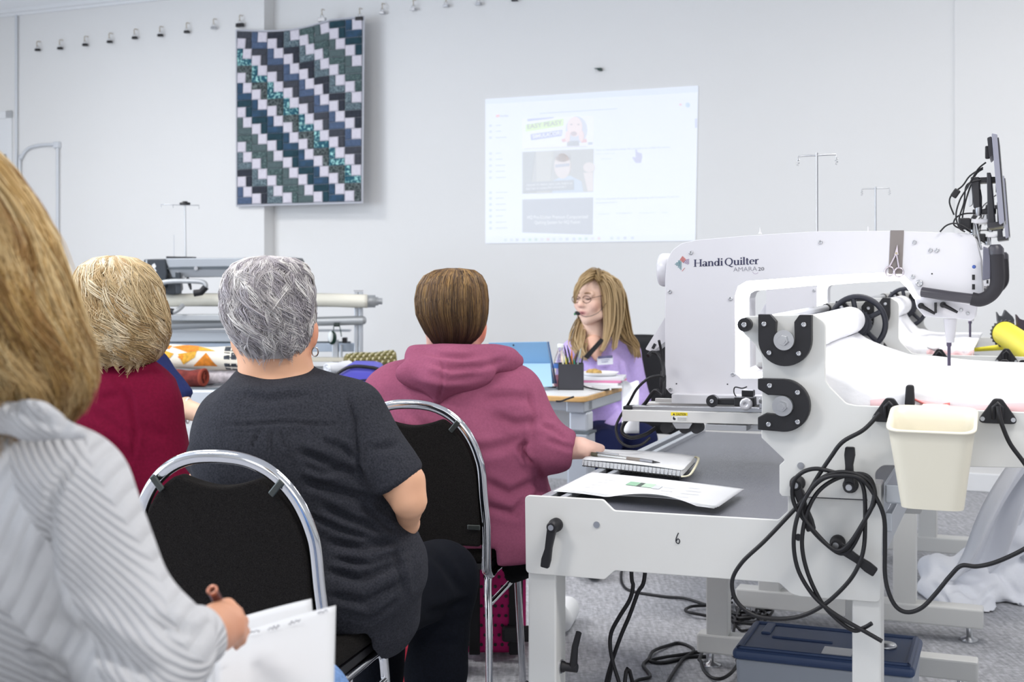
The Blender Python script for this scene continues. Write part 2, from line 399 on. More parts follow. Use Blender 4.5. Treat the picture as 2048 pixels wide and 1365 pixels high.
def pillow(x0, z0, x1, z1, cx, cz):
    g = .0012; x0 += g; z0 += g; x1 -= g; z1 -= g; e = .006
    vs = [(x0-cx, 0, z0-cz), (x1-cx, 0, z0-cz), (x1-cx, 0, z1-cz), (x0-cx, 0, z1-cz), (x0+e-cx, -.005, z0+e-cz), (x1-e-cx, -.005, z0+e-cz), (x1-e-cx, -.005, z1-e-cz), (x0+e-cx, -.005, z1-e-cz)]
    return MB().add(vs, [(0, 1, 5, 4), (1, 2, 6, 5), (2, 3, 7, 6), (3, 0, 4, 7), (4, 5, 6, 7), (3, 2, 1, 0)], False).mesh('patch')
SQ, LG, SH = (0, 0, .60, .60), (0, .60, 1, 1), (.60, 0, 1, .60)      # square, long strip, short strip of one block
def variants():
    out = {}
    for flip in (0, 1):
        for nm, (x0, z0, x1, z1) in (('sq', SQ), ('lg', LG), ('sh', SH)):
            if flip: x0, z0, x1, z1 = 1-x1, 1-z1, 1-x0, 1-z0
            out[flip, nm] = (pillow(x0*bw, z0*bh, x1*bw, z1*bh, (x0+x1)/2*bw, (z0+z1)/2*bh), (x0+x1)/2, (z0+z1)/2)
    return out
base = variants(); PM = {}
for r in range(10):
    for c in range(8):
        fl = (r+c) % 2
        for nm in ('sq', 'lg', 'sh'):
            me0, fx, fz = base[fl, nm]; key = 'light' if nm == 'sq' else dk[c-r]
            if (fl, nm, key) not in PM:
                me = me0.copy(); me.materials.append(qm[key]); PM[fl, nm, key] = me
            o = bpy.data.objects.new('patch', PM[fl, nm, key]); put(o, quilt)
            x = mg+(c+fx)*bw; z = mg+(9-r+fz)*bh
            s_ = x/QW; t_ = z/QH; sg = sag(s_, t_)
            sl = (sag(s_+.02, t_).y-sag(s_-.02, t_).y)/(.04*QW); slz = (sag(s_+.02, t_).z-sag(s_-.02, t_).z)/(.04*QW)
            o.location = Vector((x, -.0035, z))+sg; o.rotation_euler = (0, -math.atan(slz), math.atan(sl))

# ------------------------------------------------------------------ projected picture on the wall: glowing panels stand in for the projector's light
PV = -.006
pm_i = [0]
def pmat(c, e=.23):
    return mk('projected_'+c, '#e6e8ea', .75, emit=(tuple(x**2.6 for x in srgb(c)), e))
def wq(pts, v): return [WALL.l(x, y, v) for x, y in pts]
proj = empty('projected_image', WALL.m, 'bright web page of video results projected onto the white wall', 'projection')
def quad(name, pts, c, lvl=1, par=proj, e=.23):
    v = PV-.0012*lvl
    return MB().prism([(q.x, q.z) for q in wq(pts, v)], v, v+.001*(lvl if lvl < 2 else 1)).build(name, pmat(c, e), par)
def px2(x, y): return 940+x/3.592, 140+y/3.592       # from the enlarged crop to photo pixels
def Q(name, pts, c, lvl=1, par=proj): return quad(name, [px2(*p) for p in pts], c, lvl, par)
Q('screen_area', [(110, 210), (1640, 113), (1619, 1229), (110, 1248)], '#f4f8ff', 1)
Q('tab_bar', [(113, 212), (1637, 116), (1636, 160), (113, 246)], '#e6eefb', 2)
def L(body, x0, y0, x1, y1, h, c, lvl=3, bold=0):
    v = PV-.0012*lvl; a = WALL.l(*px2(x0, y0), v); b = WALL.l(*px2(x1, y1), v); hh = abs(WALL.l(*px2(x0, y0-h), v).z-a.z)
    return text('lettering', body, pmat(c), a, b, hh, (0, -1, 0), proj, bold=bold)
Q('search_bar', [(500, 310), (1060, 275), (1060, 281), (500, 316)], '#c9d6e8', 2)
Q('red_badge', [(186, 322), (211, 320), (211, 338), (186, 340)], '#ff9aa0', 2)
L('YouTube', 214, 338, 274, 335, 15, '#8f97b0', bold=.01)
# first thumbnail
t1 = Q('thumbnail', [(376, 350), (888, 330), (888, 548), (376, 566)], '#fbfcff', 2)
Q('blue_stripe', [(412, 352), (600, 338), (600, 346), (412, 370)], '#a9b4ea', 3)
Q('yellow_stripe', [(398, 394), (672, 348), (672, 402), (398, 446)], '#eaff9c', 3)
L('EASY PEASY', 412, 424, 664, 392, 34, '#6d7a55', 4, .02)
Q('blue_stripe', [(434, 462), (664, 430), (658, 474), (438, 506)], '#8fa2e6', 3)
L('SIMULATOR!', 450, 492, 656, 464, 26, '#ffffff', 4, .02)
def blob(name, pts, c, lvl): return Q(name, pts, c, lvl)
def ell(cx, cy, rx, ry, n=18): return [(cx+rx*math.cos(2*math.pi*k/n), cy+ry*math.sin(2*math.pi*k/n)) for k in range(n)]
blob('pictured_hair', ell(765, 430, 78, 98), '#d6dcea', 3)
blob('pictured_face', ell(752, 408, 54, 72), '#ffece9', 4)
blob('pictured_mouth', ell(745, 458, 24, 17), '#c98a92', 5); blob('pictured_eye', ell(728, 392, 9, 5), '#8890a8', 5); blob('pictured_eye', ell(778, 392, 9, 5), '#8890a8', 5)
blob('pictured_sleeve', [(655, 500), (690, 490), (700, 512), (665, 520)], '#f0908e', 4); blob('pictured_sleeve', [(795, 505), (835, 495), (840, 520), (800, 524)], '#f0908e', 4)
blob('pictured_top', [(700, 512), (780, 508), (785, 545), (695, 548)], '#7d8398', 4)
blob('pictured_hand', ell(700, 480, 18, 40), '#ffe6e2', 5); blob('pictured_hand', ell(800, 475, 18, 40), '#ffe6e2', 5)
Q('time_label', [(848, 520), (880, 518), (880, 536), (848, 538)], '#9fb4cf', 4)
Q('divider', [(390, 565), (840, 546), (840, 550), (390, 569)], '#d8c9d8', 2)
# second thumbnail
Q('thumbnail', [(376, 590), (888, 566), (884, 876), (376, 890)], '#b9b6a4', 2)
blob('pictured_curtain', [(380, 590), (470, 586), (430, 880), (382, 886)], '#8f9a86', 3); blob('pictured_curtain', [(475, 586), (600, 580), (570, 878), (478, 884)], '#d2cfc2', 3)
blob('pictured_face', ell(664, 690, 60, 92), '#efe3dd', 4); blob('pictured_hair', ell(664, 625, 58, 36), '#b7aea6', 4)
blob('pictured_glasses', [(612, 680), (714, 670), (714, 690), (612, 702)], '#a8aac6', 5)
blob('pictured_shirt', [(590, 800), (650, 770), (720, 760), (800, 800), (815, 876), (590, 884)], '#c8d9e8', 3)
blob('pictured_hand', ell(855, 700, 42, 36), '#efe3dd', 4); blob('pictured_forearm', [(815, 740), (884, 735), (884, 870), (845, 872)], '#efe3dd', 3)
Q('caption_band', [(395, 808), (745, 790), (745, 862), (395, 876)], '#6f7d86', 5)
L("channel it's Adam here with Adam so", 405, 836, 735, 820, 17, '#ffffff', 6); L('but I am in a beautiful school set I', 405, 862, 690, 846, 17, '#ffffff', 6)
# third thumbnail
Q('thumbnail', [(376, 932), (884, 916), (881, 1184), (376, 1168)], '#6f8aa8', 2)
L('HQ Pro-Stitcher Premium Computerized', 412, 1070, 846, 1066, 24, '#ffffff', 3, .006); L('Quilting System for HQ Fusion', 464, 1108, 790, 1103, 24, '#ffffff', 3, .006)
# result titles and side list
L('How to download a design file and load it on a USB HQ stitcher', 908, 582, 1440, 560, 14, '#b3bfd2')
L('views 3 years ago', 908, 606, 1040, 602, 9, '#c3cddd'); L('Handi Quilter', 940, 644, 1020, 642, 9, '#c3cddd')
L('HQ Pro-Stitcher Premium Design Sharing and Creation Tools for', 905, 934, 1505, 916, 14, '#b9c5d6'); L('Computerized Quilting', 905, 960, 1055, 954, 12, '#b9c5d6')
for x0, x1, y in ((920, 1005, 1040), (1050, 1170, 1034), (1215, 1335, 1032), (1378, 1422, 1030)):
    L('Chapter', x0, y, x1, y-3, 10, '#bfcadb')
side = [(401, 1), (443, 1), (487, 2), (601, 1), (644, 1.3), (688, 1.8), (731, 1.7), (775, 1.9), (882, 2.2), (924, 1.5), (967, 1.9), (1009, 1.9), (1052, 1.4), (1096, 2), (1138, 2.2)]
for y, wd in side:
    Q('list_icon', [(138, y-8), (156, y-9), (156, y+8), (138, y+9)], '#b6cfd6' if y > 850 else '#cdd6e6', 2)
    Q('list_entry', [(185, y-5), (185+38*wd, y-7), (185+38*wd, y+1), (185, y+3)], '#cfd8e6', 2)
# task bar icons, scroll bar, cursor
Q('task_bar', [(112, 1196), (1620, 1178), (1619, 1228), (112, 1246)], '#f0f5fb', 2)
for k, x in enumerate([255, 297, 338, 385, 430, 474, 516, 560, 603, 652, 697, 746, 790, 834, 880, 926, 1018, 1064, 1113, 1167]):
    y = 1222-(x-250)*.016
    Q('task_icon', [(x-10, y-9), (x+10, y-9), (x+10, y+10), (x-10, y+10)], ['#cfe0d6', '#d8e2ef', '#bfc9d8', '#c8d6e8', '#a8dfb8', '#9fd6ae', '#e0dfe8', '#e6c8c8'][k % 8], 3)
Q('scroll_bar', [(1616, 350), (1632, 349), (1631, 415), (1616, 416)], '#b9c5ea', 2)
blob('account_badge', ell(1564, 252, 16, 18), '#a9d9ee', 2); blob('bell_badge', ell(1512, 249, 10, 9), '#f3a9ae', 2)
Q('hand_cursor', [(1188, 572), (1197, 570), (1201, 590), (1232, 600), (1234, 622), (1228, 652), (1225, 668), (1190, 668), (1165, 632), (1172, 624), (1190, 630)], '#a79adf', 4)
# ================================================================== quilting frames (near one and the one beyond it)
F1 = Frame((.03, 3.0), (2.56, -1))
plate_m = mk('frame_white', '#d8d8d5', .42, bump=(800, .04))
tabletop_m = mk('speckled_grey_laminate', '#54565f', .27, spec=.8, var=(420, .4), bump=(260, .7, .003))
def uz(pts, v=0): return [F1.hit(x, y, v) for x, y in pts]
def poly_px(name, pts, v0, v1, mat, par, r=0, bevel=.0015, at=None):
    pl = uz(pts, v0 if at is None else at)
    return MB().prism(round_poly(pl, r) if r else pl, v0, v1).build(name, mat, par, bevel=bevel)
UP = [(1480, 655), (1491, 633), (1627, 629), (1652, 645), (1651, 760), (1660, 774), (1693, 807), (1712, 811), (2130, 828), (2130, 937), (1765, 930), (1750, 945), (1752, 1003), (1565, 992), (1560, 985), (1560, 930), (1571, 920), (1524, 875), (1526, 726), (1523, 707), (1510, 687), (1491, 669)]
UPr = [.02, .012, .01, .02, .02, .01, .02, .03, .02, .02, .02, .02, .005, .005, .005, .005, .004, .006, .02, .02, .02, .02]
LO = [(1048, 992), (1204, 1001), (1226, 1023), (1555, 1042), (1575, 1024), (1575, 993), (1757, 1004), (1765, 1024), (1760, 1207), (1600, 1195), (1582, 1190), (1558, 1168), (1228, 1143), (1208, 1161), (1050, 1148)]
LOr = [.012, .012, .012, .01, .01, .0, .012, .012, .012, .02, .02, .01, .01, .01, .012]
UPu = round_poly(uz(UP), UPr); LOu = round_poly(uz(LO), LOr)
def bolt(par, p, r=.0055, t=.004, mat=None):
    """socket-head screw facing the viewer"""
    return MB().lathe([(r, t), (r, .3*t), (r*.85, 0), (r*.5, 0), (r*.45, .5*t)], Vector(p)+Vector((0, -t, 0)), (0, 1, 0), 12).build('bolt', mat or steel, par)
uB = F1.hit(1574, 679)[0]; zB = F1.hit(1574, 679)[1]; zL = F1.hit(1571, 809)[1]
def sc(px): return R(px, 2.783)
TOPBR = [(-sc(52), sc(50)), (-sc(29), sc(50)), (-sc(17), sc(36)), (-sc(19), 0)]+arc(0, 0, sc(20), 180, 360, 10)+[(sc(19), sc(36)), (sc(29), sc(50)), (sc(52), sc(50)), (sc(52), 0)]+arc(0, 0, sc(52), 0, -180, 18)
SIDBR = [(-sc(50), sc(52)), (0, sc(52))]+arc(0, 0, sc(52), 90, -90, 18)+[(-sc(50), -sc(50)), (-sc(50), -sc(25)), (-sc(35), -sc(17)), (0, -sc(20))]+arc(0, 0, sc(20), -90, 90, 10)+[(-sc(30), sc(20)), (-sc(50), sc(31))]
def clamp_tri(par, u, z, v, s=1.0):
    """triangular cord clamp with an eye and two screws"""
    t = empty('cord_clamp', Matrix.Translation((u, v, z))); t.parent = par
    MB().prism(round_poly([(-.042*s, -.022*s), (.042*s, -.022*s), (.008*s, .028*s), (-.008*s, .028*s)], .010*s), -.014, 0).build('clamp_plate', black_pl, t, bevel=.002)
    MB().tube([(-.008*s, -.016, -.012*s), (-.008*s, -.022, .012*s), (0, -.023, .02*s), (.008*s, -.022, .012*s), (.008*s, -.016, -.012*s)], .004*s, 8).build('clamp_eye', black_pl, t)
    for sg in (-1, 1):
        MB().disc((sg*.029*s, -.015, -.013*s), .0045*s, .003).build('screw', steel, t)
    return t
def lever(par, p, ang, L=.105, name='clamp_lever'):
    """ratchet lever: hub facing the viewer plus a flat tapering arm at angle ang (0 = up, clockwise)"""
    a = math.radians(ang); d = Vector((math.sin(a), 0, math.cos(a))); e = Vector((math.cos(a), 0, -math.sin(a)))
    t = empty(name, Matrix.Translation(Vector(p))); t.parent = par
    MB().lathe([(.016, 0), (.016, -.012), (.0125, -.016), (.0125, -.034), (.010, -.038)], (0, 0, 0), (0, 1, 0), 18).build('hub', black_pl, t)
    q = [(-.011, -.004), (.011, -.004), (.008, L*.55), (.012, L*.8), (.011, L), (-.008, L), (-.010, L*.8), (-.008, L*.5)]
    MB().prism([((d*b+e*a_).x, (d*b+e*a_).z) for a_, b in q], -.036, -.022).build('arm', black_pl, t, bevel=.003)
    MB().disc((0, -.0385, 0), .0065, .003).build('screw', steel, t)
    return t
def ratchet_wheel(par, u, z, v, r=.08):
    t = empty('ratchet_wheel', Matrix.Translation((u, v, z))); t.parent = par
    m = mk('dark_wheel_plastic', '#30323c', .45)
    MB().tube([(r*math.cos(k*math.pi/20), 0, r*math.sin(k*math.pi/20)) for k in range(40)], .0085, 8, close=True).build('rim', m, t)
    for k in range(5):
        a = 2*math.pi*k/5+.5; MB().tube([(.03*math.cos(a), 0, .03*math.sin(a)), (r*math.cos(a), 0, r*math.sin(a))], .0075, 6).build('spoke', m, t)
    g = []
    for k in range(48):
        rr = .044 if k % 2 else .040; g.append((rr*math.cos(2*math.pi*k/48), rr*math.sin(2*math.pi*k/48)))
    MB().prism(g, -.02, .0).build('gear', m, t)
    MB().lathe([(.034, -.03), (.034, .03)], (0, 0, 0), (0, 1, 0), 24).build('hub', m, t)
    MB().tube([(r*.86*math.cos(2.3), -.03, r*.86*math.sin(2.3)), (-.035, -.035, .03)], .006, 8).build('pawl', steel, t)
    return t
def make_frame(v0, label, near):
    fr = empty('quilting_frame', F1.m @ Matrix.Translation((0, v0, 0)), label, 'quilting frame')
    VF = 1.25
    for v, nm in ((0, 'n'), (VF, 'f')):
        MB().prism(UPu, v-.008, v+.004).build('upper_end_plate', plate_m, fr, bevel=.0015)
        MB().prism(LOu if nm == 'n' else [(a_, b_-.035) for a_, b_ in LOu], v+.005, v+.016).build('lower_end_plate', plate_m, fr, bevel=.0015)
        for cx, cz, br in ((uB, zB, TOPBR), (F1.hit(1571, 809)[0], zL, SIDBR)):
            b = MB().prism([(cx+a_, cz+b_) for a_, b_ in br], v-.032, v-.008).build('roller_bracket', black_pl, fr, bevel=.002)
            MB().lathe([(sc(20), -.042), (sc(20), -.036), (sc(18), -.034)], (cx, v, cz), (0, 1, 0), 28).build('washer', steel, fr)
            MB().lathe([(sc(10.5), -.056), (sc(11), -.054), (sc(11), -.042)], (cx, v, cz), (0, 1, 0), 6, smooth=False).build('nut', steel, fr, bevel=.001)
            MB().lathe([(sc(6), -.060), (sc(6), -.05)], (cx, v, cz), (0, 1, 0), 14).build('axle_end', steel, fr)
        for a_, b_ in ((-40, 31), (38, 31), (-30, -26), (28, -26)):
            bolt(fr, (uB+sc(a_), v-.032, zB+sc(b_)), .0055)
        for a_, b_ in ((-29, 39), (26, 27), (26, -31), (-31, -38)):
            bolt(fr, (uB+sc(a_), v-.032, zL+sc(b_)), .0055)
        pz = F1.hit(1494, 649)
        MB().lathe([(sc(14), -.03), (sc(14), -.01), (sc(13), -.008)], (pz[0], v, pz[1]), (0, 1, 0), 24).build('roller_puck', black_pl, fr)
        bolt(fr, (pz[0], v-.03, pz[1]), .006)
    # rollers, rails, table top
    roll = mk('roller_tube', '#c9cacc', .35, .6)
    MB().lathe([(.021, .02), (.021, VF-.01)], (uB, 0, zB), (0, 1, 0), 24).build('take_up_roller', roll, fr)
    MB().lathe([(.021, .02), (.021, VF-.01)], (uB, 0, zL), (0, 1, 0), 24).build('lower_roller', roll, fr)
    pz = F1.hit(1494, 649); MB().lathe([(.012, .0), (.012, VF)], (pz[0], 0, pz[1]), (0, 1, 0), 16).build('levelling_bar', roll, fr)
    ZT = .700
    MB().b2((.058, .017, ZT-.018), (.745, VF+.30, ZT)).build('table_top', tabletop_m, fr)
    MB().b2((.0, .017, ZT-.05), (.022, VF+.33, ZT+.012)).build('side_rail', alu, fr, bevel=.002)
    MB().b2((.022, .017, ZT-.03), (.046, VF+.33, ZT-.004)).build('rail_groove', mk('dark_rail_groove', '#55585f', .4, .6), fr)
    MB().b2((.046, .017, ZT-.05), (.062, VF+.33, ZT+.012)).build('side_rail', alu, fr, bevel=.002)
    MB().b2((.745, .017, ZT-.05), (.80, VF+.0, ZT+.012)).build('side_rail', alu, fr, bevel=.002)
    MB().b2((.80, .02, .76), (.84, VF, .80)).build('cross_rail', alu, fr, bevel=.004)
    MB().b2((.80, .02, .70), (.815, VF, .74)).build('cross_rail', alu, fr, bevel=.003)
    # legs
    def leg(px0, px1, v, zt, foot):
        a_ = F1.hit(px0, 1200, v-v0 if False else v)[0]; b_ = F1.hit(px1, 1200, v)[0]
        return a_, b_
    if near:
        for (xa, xb, nm) in ((1056, 1112, 0), (1704, 1762, 1)):
            a_ = F1.hit(xa, 1250, .016)[0]; b_ = F1.hit(xb, 1250, .016)[0]
            MB().b2((a_, .016, .045), (b_, .086, .80 if nm else .69)).build('leg', plate_m, fr, bevel=.004)
        MB().b2((-.10, .02, .03), (.95, .085, .08)).build('foot_bar', plate_m, fr, bevel=.004)
        for u in (-.06, .9): MB().lathe([(.03, 0), (.03, .006), (.009, .01), (.009, .035)], (u, .052, 0), (0, 0, 1), 16).build('levelling_foot', steel, fr)
        vb = 1.22
        for xa, xb in ((1412, 1456), (1690, 1735)):
            a_ = F1.hit(xa, 1250, vb)[0]; b_ = F1.hit(xb, 1250, vb)[0]
            MB().b2((a_, vb, .06), (b_, vb+.05, .66)).build('leg', plate_m, fr, bevel=.004)
        a_ = F1.hit(1400, 1300, vb)[0]
        MB().b2((a_-.01, vb-.005, .045), (.95, vb+.06, .105)).build('foot_bar', plate_m, fr, bevel=.006)
        for u in (a_+.03, .9): MB().lathe([(.03, 0), (.03, .006), (.009, .012), (.009, .05)], (u, vb+.03, 0), (0, 0, 1), 16).build('levelling_foot', steel, fr)
    else:
        for vb in (.02, 1.2):
            for u0 in (.20, .66):
                MB().b2((u0, vb, .06), (u0+.075, vb+.07, .70)).build('leg', plate_m, fr, bevel=.004)
            MB().b2((.12, vb-.005, .05), (.95, vb+.075, .115)).build('foot_bar', plate_m, fr, bevel=.006)
            for u in (.16, .905): MB().lathe([(.028, 0), (.028, .008), (.01, .014), (.01, .055)], (u, vb+.035, 0), (0, 0, 1), 16).build('levelling_foot', steel, fr)
    # levers, clamps, wheels
    if near:
        p = F1.l(1113, 1050, -.0); lever(fr, p, 190, .095)
        p = F1.l(1596, 966, -.008); lever(fr, p, 160, .10)
        p = F1.l(1702, 970, -.008); lever(fr, p, 0, .083)
        p = F1.l(1676, 1085, -.0); lever(fr, p, 122, .095)
        for px, py in ((1192, 1051), (1603, 931), (1596, 1076), (1604, 984)):
            p = F1.l(px, py, -.0); MB().lathe([(.0075, -.002), (.0075, -.0005), (.005, -.0005), (.005, .0)], (p.x, .005 if py > 1000 else -.008, p.z), (0, 1, 0), 16).build('bolt_hole', steel if px != 1596 else black_pl, fr)
        # lever low on the left leg
        t = empty('leg_lever', Matrix.Translation((F1.hit(1112, 1338, .016)[0], .05, F1.hit(1112, 1338, .03)[1]))); t.parent = fr
        MB().lathe([(.013, 0), (.013, .008), (.010, .012), (.010, .04)], (0, 0, 0), (1, 0, 0), 16).build('hub', black_pl, t)
        MB().tube([(.03, 0, 0), (.036, -.004, .05), (.046, -.006, .085)], [.010, .008, .007], 8).build('arm', black_pl, t)
        MB().tube([(-.002, 0, 0), (.003, 0, 0)], .016, 16).build('washer', steel, t)
        a_ = F1.l(1351, 1086, .0045); b_ = F1.l(1362, 1086, .0045); z0 = a_.z; w_ = b_.x-a_.x
        num = [(a_.x+w_*.55, .0042, z0+.022), (a_.x+w_*.25, .0042, z0+.014), (a_.x+w_*.08, .0042, z0+.006), (a_.x+w_*.2, .0042, z0), (a_.x+w_*.6, .0042, z0-.001), (a_.x+w_*.75, .0042, z0+.005), (a_.x+w_*.45, .0042, z0+.009), (a_.x+w_*.15, .0042, z0+.004)]
        MB().tube(spline(num, 5), .0011, 6).build('handwritten_six', mk('ink', '#191a24', .5), fr)
        MB().tube([F1.l(1582, 993.5, -.0085), F1.l(1735, 1001, -.0085)], .0012, 5).build('plate_seam', mk('dark_seam', '#3a3a3e', .6), fr)
    for v, lst in ((-.008, ((1781, 822), (1996, 824))), (VF-.008, ((1830, 822), (1996, 826), (2050, 828)))):
        for px, py in lst:
            u, z = F1.hit(px, py, 0); clamp_tri(fr, u, z, v, 1.0)
    ratchet_wheel(fr, uB+.012, zB-.012, VF-.05, .080)
    nest(fr, 'roller_bracket', ('washer', 'nut', 'axle_end', 'bolt')); nest(fr, 'lower_end_plate', ('handwritten_six', 'bolt_hole')); nest(fr, 'upper_end_plate', ('plate_seam',)); nest(fr, 'foot_bar', ('levelling_foot',))
    return fr
frame1 = make_frame(0, 'white long-arm quilting frame whose near end plate is numbered 6 in ink', True)
frame2 = make_frame(1.78, 'white long-arm quilting frame set up beyond the frame numbered 6', False)
# ------------------------------------------------------------------ white quilts loaded on both frames
def loaded(v0, label, WU=.95):
    t = empty('loaded_quilt', F1.m @ Matrix.Translation((0, v0, 0)), label, 'quilt')
    m = mk('white_batting_cloth', '#f0f0f3', .9, bump=(40, .25, .006))
    MB().lathe([(.038, .06), (.0405, .07), (.041, .3), (.0395, .6), (.0405, 1.1), (.038, 1.155)], (uB, 0, zB), (0, 1, 0), 28).build('rolled_quilt', m, t)
    def fn(a, b):
        u = uB+.02+a*WU
        z = zB-.036-.075*min(1, a/.16)**.8+.012*math.sin(b*13+a*5)*math.exp(-((a-.18)/.12)**2)+.004*math.sin(a*30+b*3)*(1-b)
        return Vector((u, .05+b*1.08+.02*math.sin(a*9), z))
    MB().grid(fn, 40, 28, .006).build('stretched_top', m, t)
    MB().grid(lambda a, b: Vector((uB+.04+a*(WU-.02), .04+.008*math.sin(a*25)-.01*b, fn(a*.95+.02, 0).z+.002-.11*b)), 40, 6, .003).build('side_drop', m, t)
    MB().grid(lambda a, b: Vector((uB+.17+a*(WU-.15), .025+.012*math.sin(a*14)-.004*b, .975-.05*b+.006*math.sin(a*21))), 30, 4, .003).build('pink_border', mk('pale_pink_cloth', '#e9c4c6', .9), t)
    return t
loaded(0, 'white quilt stretched over the frame numbered 6, its edge pale pink')
loaded(1.78, 'white quilt stretched over the second frame beyond', .30)
# ================================================================== long-arm machines
VM = .85
body_m = mk('machine_white', '#d1d0d4', .34, coat=.15)
led_m = mk('led_strip', '#ffffff', .5, emit=((.88, .90, 1), 9))
def mp(px, py, v=VM): return F1.hit(px, py, v)
def make_machine(label):
    t = empty('long_arm_machine', F1.m, label, 'quilting machine')
    outer = [(1536, 757), (1482, 757), (1471, 747), (1470, 592), (1476, 573), (1493, 563), (1640, 552), (1764, 546), (1806, 549), (1822, 566), (1836, 592)]
    inner = [(1536, 746), (1504, 746), (1495, 737), (1494, 597), (1497, 587), (1506, 582), (1640, 570), (1764, 563), (1798, 562), (1812, 576), (1828, 600)]
    ext = [(1958, 612), (1966, 588), (1962, 520), (1950, 468), (1913, 466), (1785, 462), (1632, 463), (1500, 471), (1394, 480), (1363, 487), (1344, 501), (1333, 524), (1330, 560), (1330, 775), (1340, 788), (1920, 806), (1925, 788), (1562, 781), (1546, 760), (1536, 757)]
    rr = [.01, .01, .02, .03, .1, .1, .1, .1, .03, .03, .03, .03, .05, .012, .012, .004, .004, .01, .004, 0]
    ex = round_poly([mp(*p) for p in ext], rr, 4)
    pl = ex+[mp(*p) for p in outer[1:]]
    MB().prism(pl, VM, VM+.13).build('body', body_m, t, bevel=.008, seg=3)
    # lit recess round the throat
    m = MB(); k = len(outer)
    vs = [Vector((mp(*p)[0], VM+.002, mp(*p)[1])) for p in outer]+[Vector((mp(*p)[0], VM+.03, mp(*p)[1])) for p in inner]
    m.add(vs, [(i, i+1, i+1+k, i+k) for i in range(k-1)]); m.build('led_strip', led_m, t)
    m = MB(); vs = [Vector((mp(*p)[0], VM+.03, mp(*p)[1])) for p in inner]+[Vector((mp(*p)[0], VM+.125, mp(*p)[1])) for p in inner]
    m.add(vs, [(i, i+1, i+1+k, i+k) for i in range(k-1)]); m.build('throat_lining', body_m, t)
    # hand wheel
    a = Vector((mp(1334, 540)[0], VM+.065, mp(1334, 540)[1]))
    MB().lathe([(.030, 0), (.047, .004), (.049, .012), (.049, .030), (.045, .037), (.02, .038)], a, (-1, 0, 0), 32).build('hand_wheel', body_m, t)
    # screws on the face
    for px, py in ((1382, 506), (1641, 485), (1829, 485), (1340, 584), (1461, 598), (1466, 749), (1341, 779), (1826, 554), (1861, 501), (1874, 501)):
        bolt(t, (mp(px, py)[0], VM, mp(px, py)[1]), .0058, .004)
    bolt(t, (mp(1839, 567)[0], VM, mp(1839, 567)[1]), .0095, .008)
    for px, py in ((1353, 768), (1455, 769), (1864, 548)): MB().disc((mp(px, py)[0], VM-.0005, mp(px, py)[1]), .002, .001).build('pin_hole', black_pl, t)
    MB().lathe([(.005, 0), (.003, -.002)], (mp(1948, 534)[0], VM, mp(1948, 534)[1]), (0, 1, 0), 14).build('jack_socket', mk('blue_socket', '#4c64a8', .3, .4), t)
    for py in (555, 574): MB().box((mp(1947, py)[0], VM-.0005, mp(1947, py)[1]), (.007, .002, .014)).build('usb_port', black_pl, t)
    # logo
    ink = mk('logo_navy', '#2b2b4d', .5); nv = (0, -1, 0)
    def tx(body, x0, y0, x1, y1, h, bold=0, mat=ink, nm='logo_lettering'):
        A = Vector((*mp(x0, y0), 0)); B = Vector((*mp(x1, y1), 0)); hh = mp(x0, y0-h)[1]-A.y
        return text(nm, body, mat, (A.x, VM-.0005, A.y), (B.x, VM-.0005, B.y), hh, nv, t, bold=bold)
    serif_text(t, 'Handi Quilter', mp(1388, 534), mp(1519, 528.5), mp(1388, 519.6)[1]-mp(1388, 534)[1], VM-.0006, ink)
    grey_ink = mk('logo_grey', '#85858f', .5)
    tx('AMARA', 1467, 543.7, 1514, 541.7, 9.2, -.012, grey_ink); tx('20', 1516.5, 541.8, 1528.5, 541.2, 7, .004, mk('logo_dark_grey', '#55555f', .5))
    mark = [mk('logo_teal', '#5a8a92', .5), mk('logo_coral', '#c9756f', .5), mk('logo_plum', '#8d6d98', .5)]
    def seg(a, b, c, w=.0011):
        A = mp(*a); B = mp(*b); MB().tube([(A[0], VM-.0004, A[1]), (B[0], VM-.0004, B[1])], w, 5).build('logo_stroke', mark[c], t)
    def pz(x, y): return 1340+x/9.309, 490+y/9.309
    for a, b in (((205, 310), (205, 465)), ((183, 285), (183, 445)), ((160, 290), (160, 325)), ((160, 390), (155, 425))): seg(pz(*a), pz(*b), 0)
    for a, b in (((95, 360), (180, 355)), ((115, 335), (180, 332)), ((115, 380), (180, 378))): seg(pz(*a), pz(*b), 0)
    for d in range(5):
        seg(pz(188+d*10, 270-d*14), pz(250+d*11, 330-d*14), 1)
    seg(pz(225, 490), pz(275, 430), 1, .0008)
    for r_ in (30, 55, 80, 105):
        for q in range(6):
            a0 = math.radians(200+q*12); a1 = math.radians(212+q*12)
            seg(pz(355+r_*math.cos(a0), 375+r_*math.sin(a0)), pz(355+r_*math.cos(a1), 375+r_*math.sin(a1)), 2, .0009)
    for k in range(6):
        a0 = math.radians(40+k*20); seg((1511+6.5*math.cos(a0), 541+7*math.sin(a0)), (1511+6.5*math.cos(a0+.16), 541+7*math.sin(a0+.16)), 2, .0006)
    # head below: needle housing, presser, needle bar
    hp = uz([(1826, 588), (1955, 606), (1950, 636), (1944, 641), (1848, 634), (1832, 615)], VM)
    MB().prism(round_poly(hp, .004), VM+.015, VM+.115).build('needle_housing', body_m, t, bevel=.004)
    a = mp(1898, 640); b = mp(1898, 688); ww = R(13, 3.47)
    MB().lathe([(ww, 0), (ww*.95, -.01), (ww*.62, b[1]-a[1])], (a[0], VM+.065, a[1]), (0, 0, 1), 18).build('presser_housing', body_m, t)
    c = mp(1895, 735)
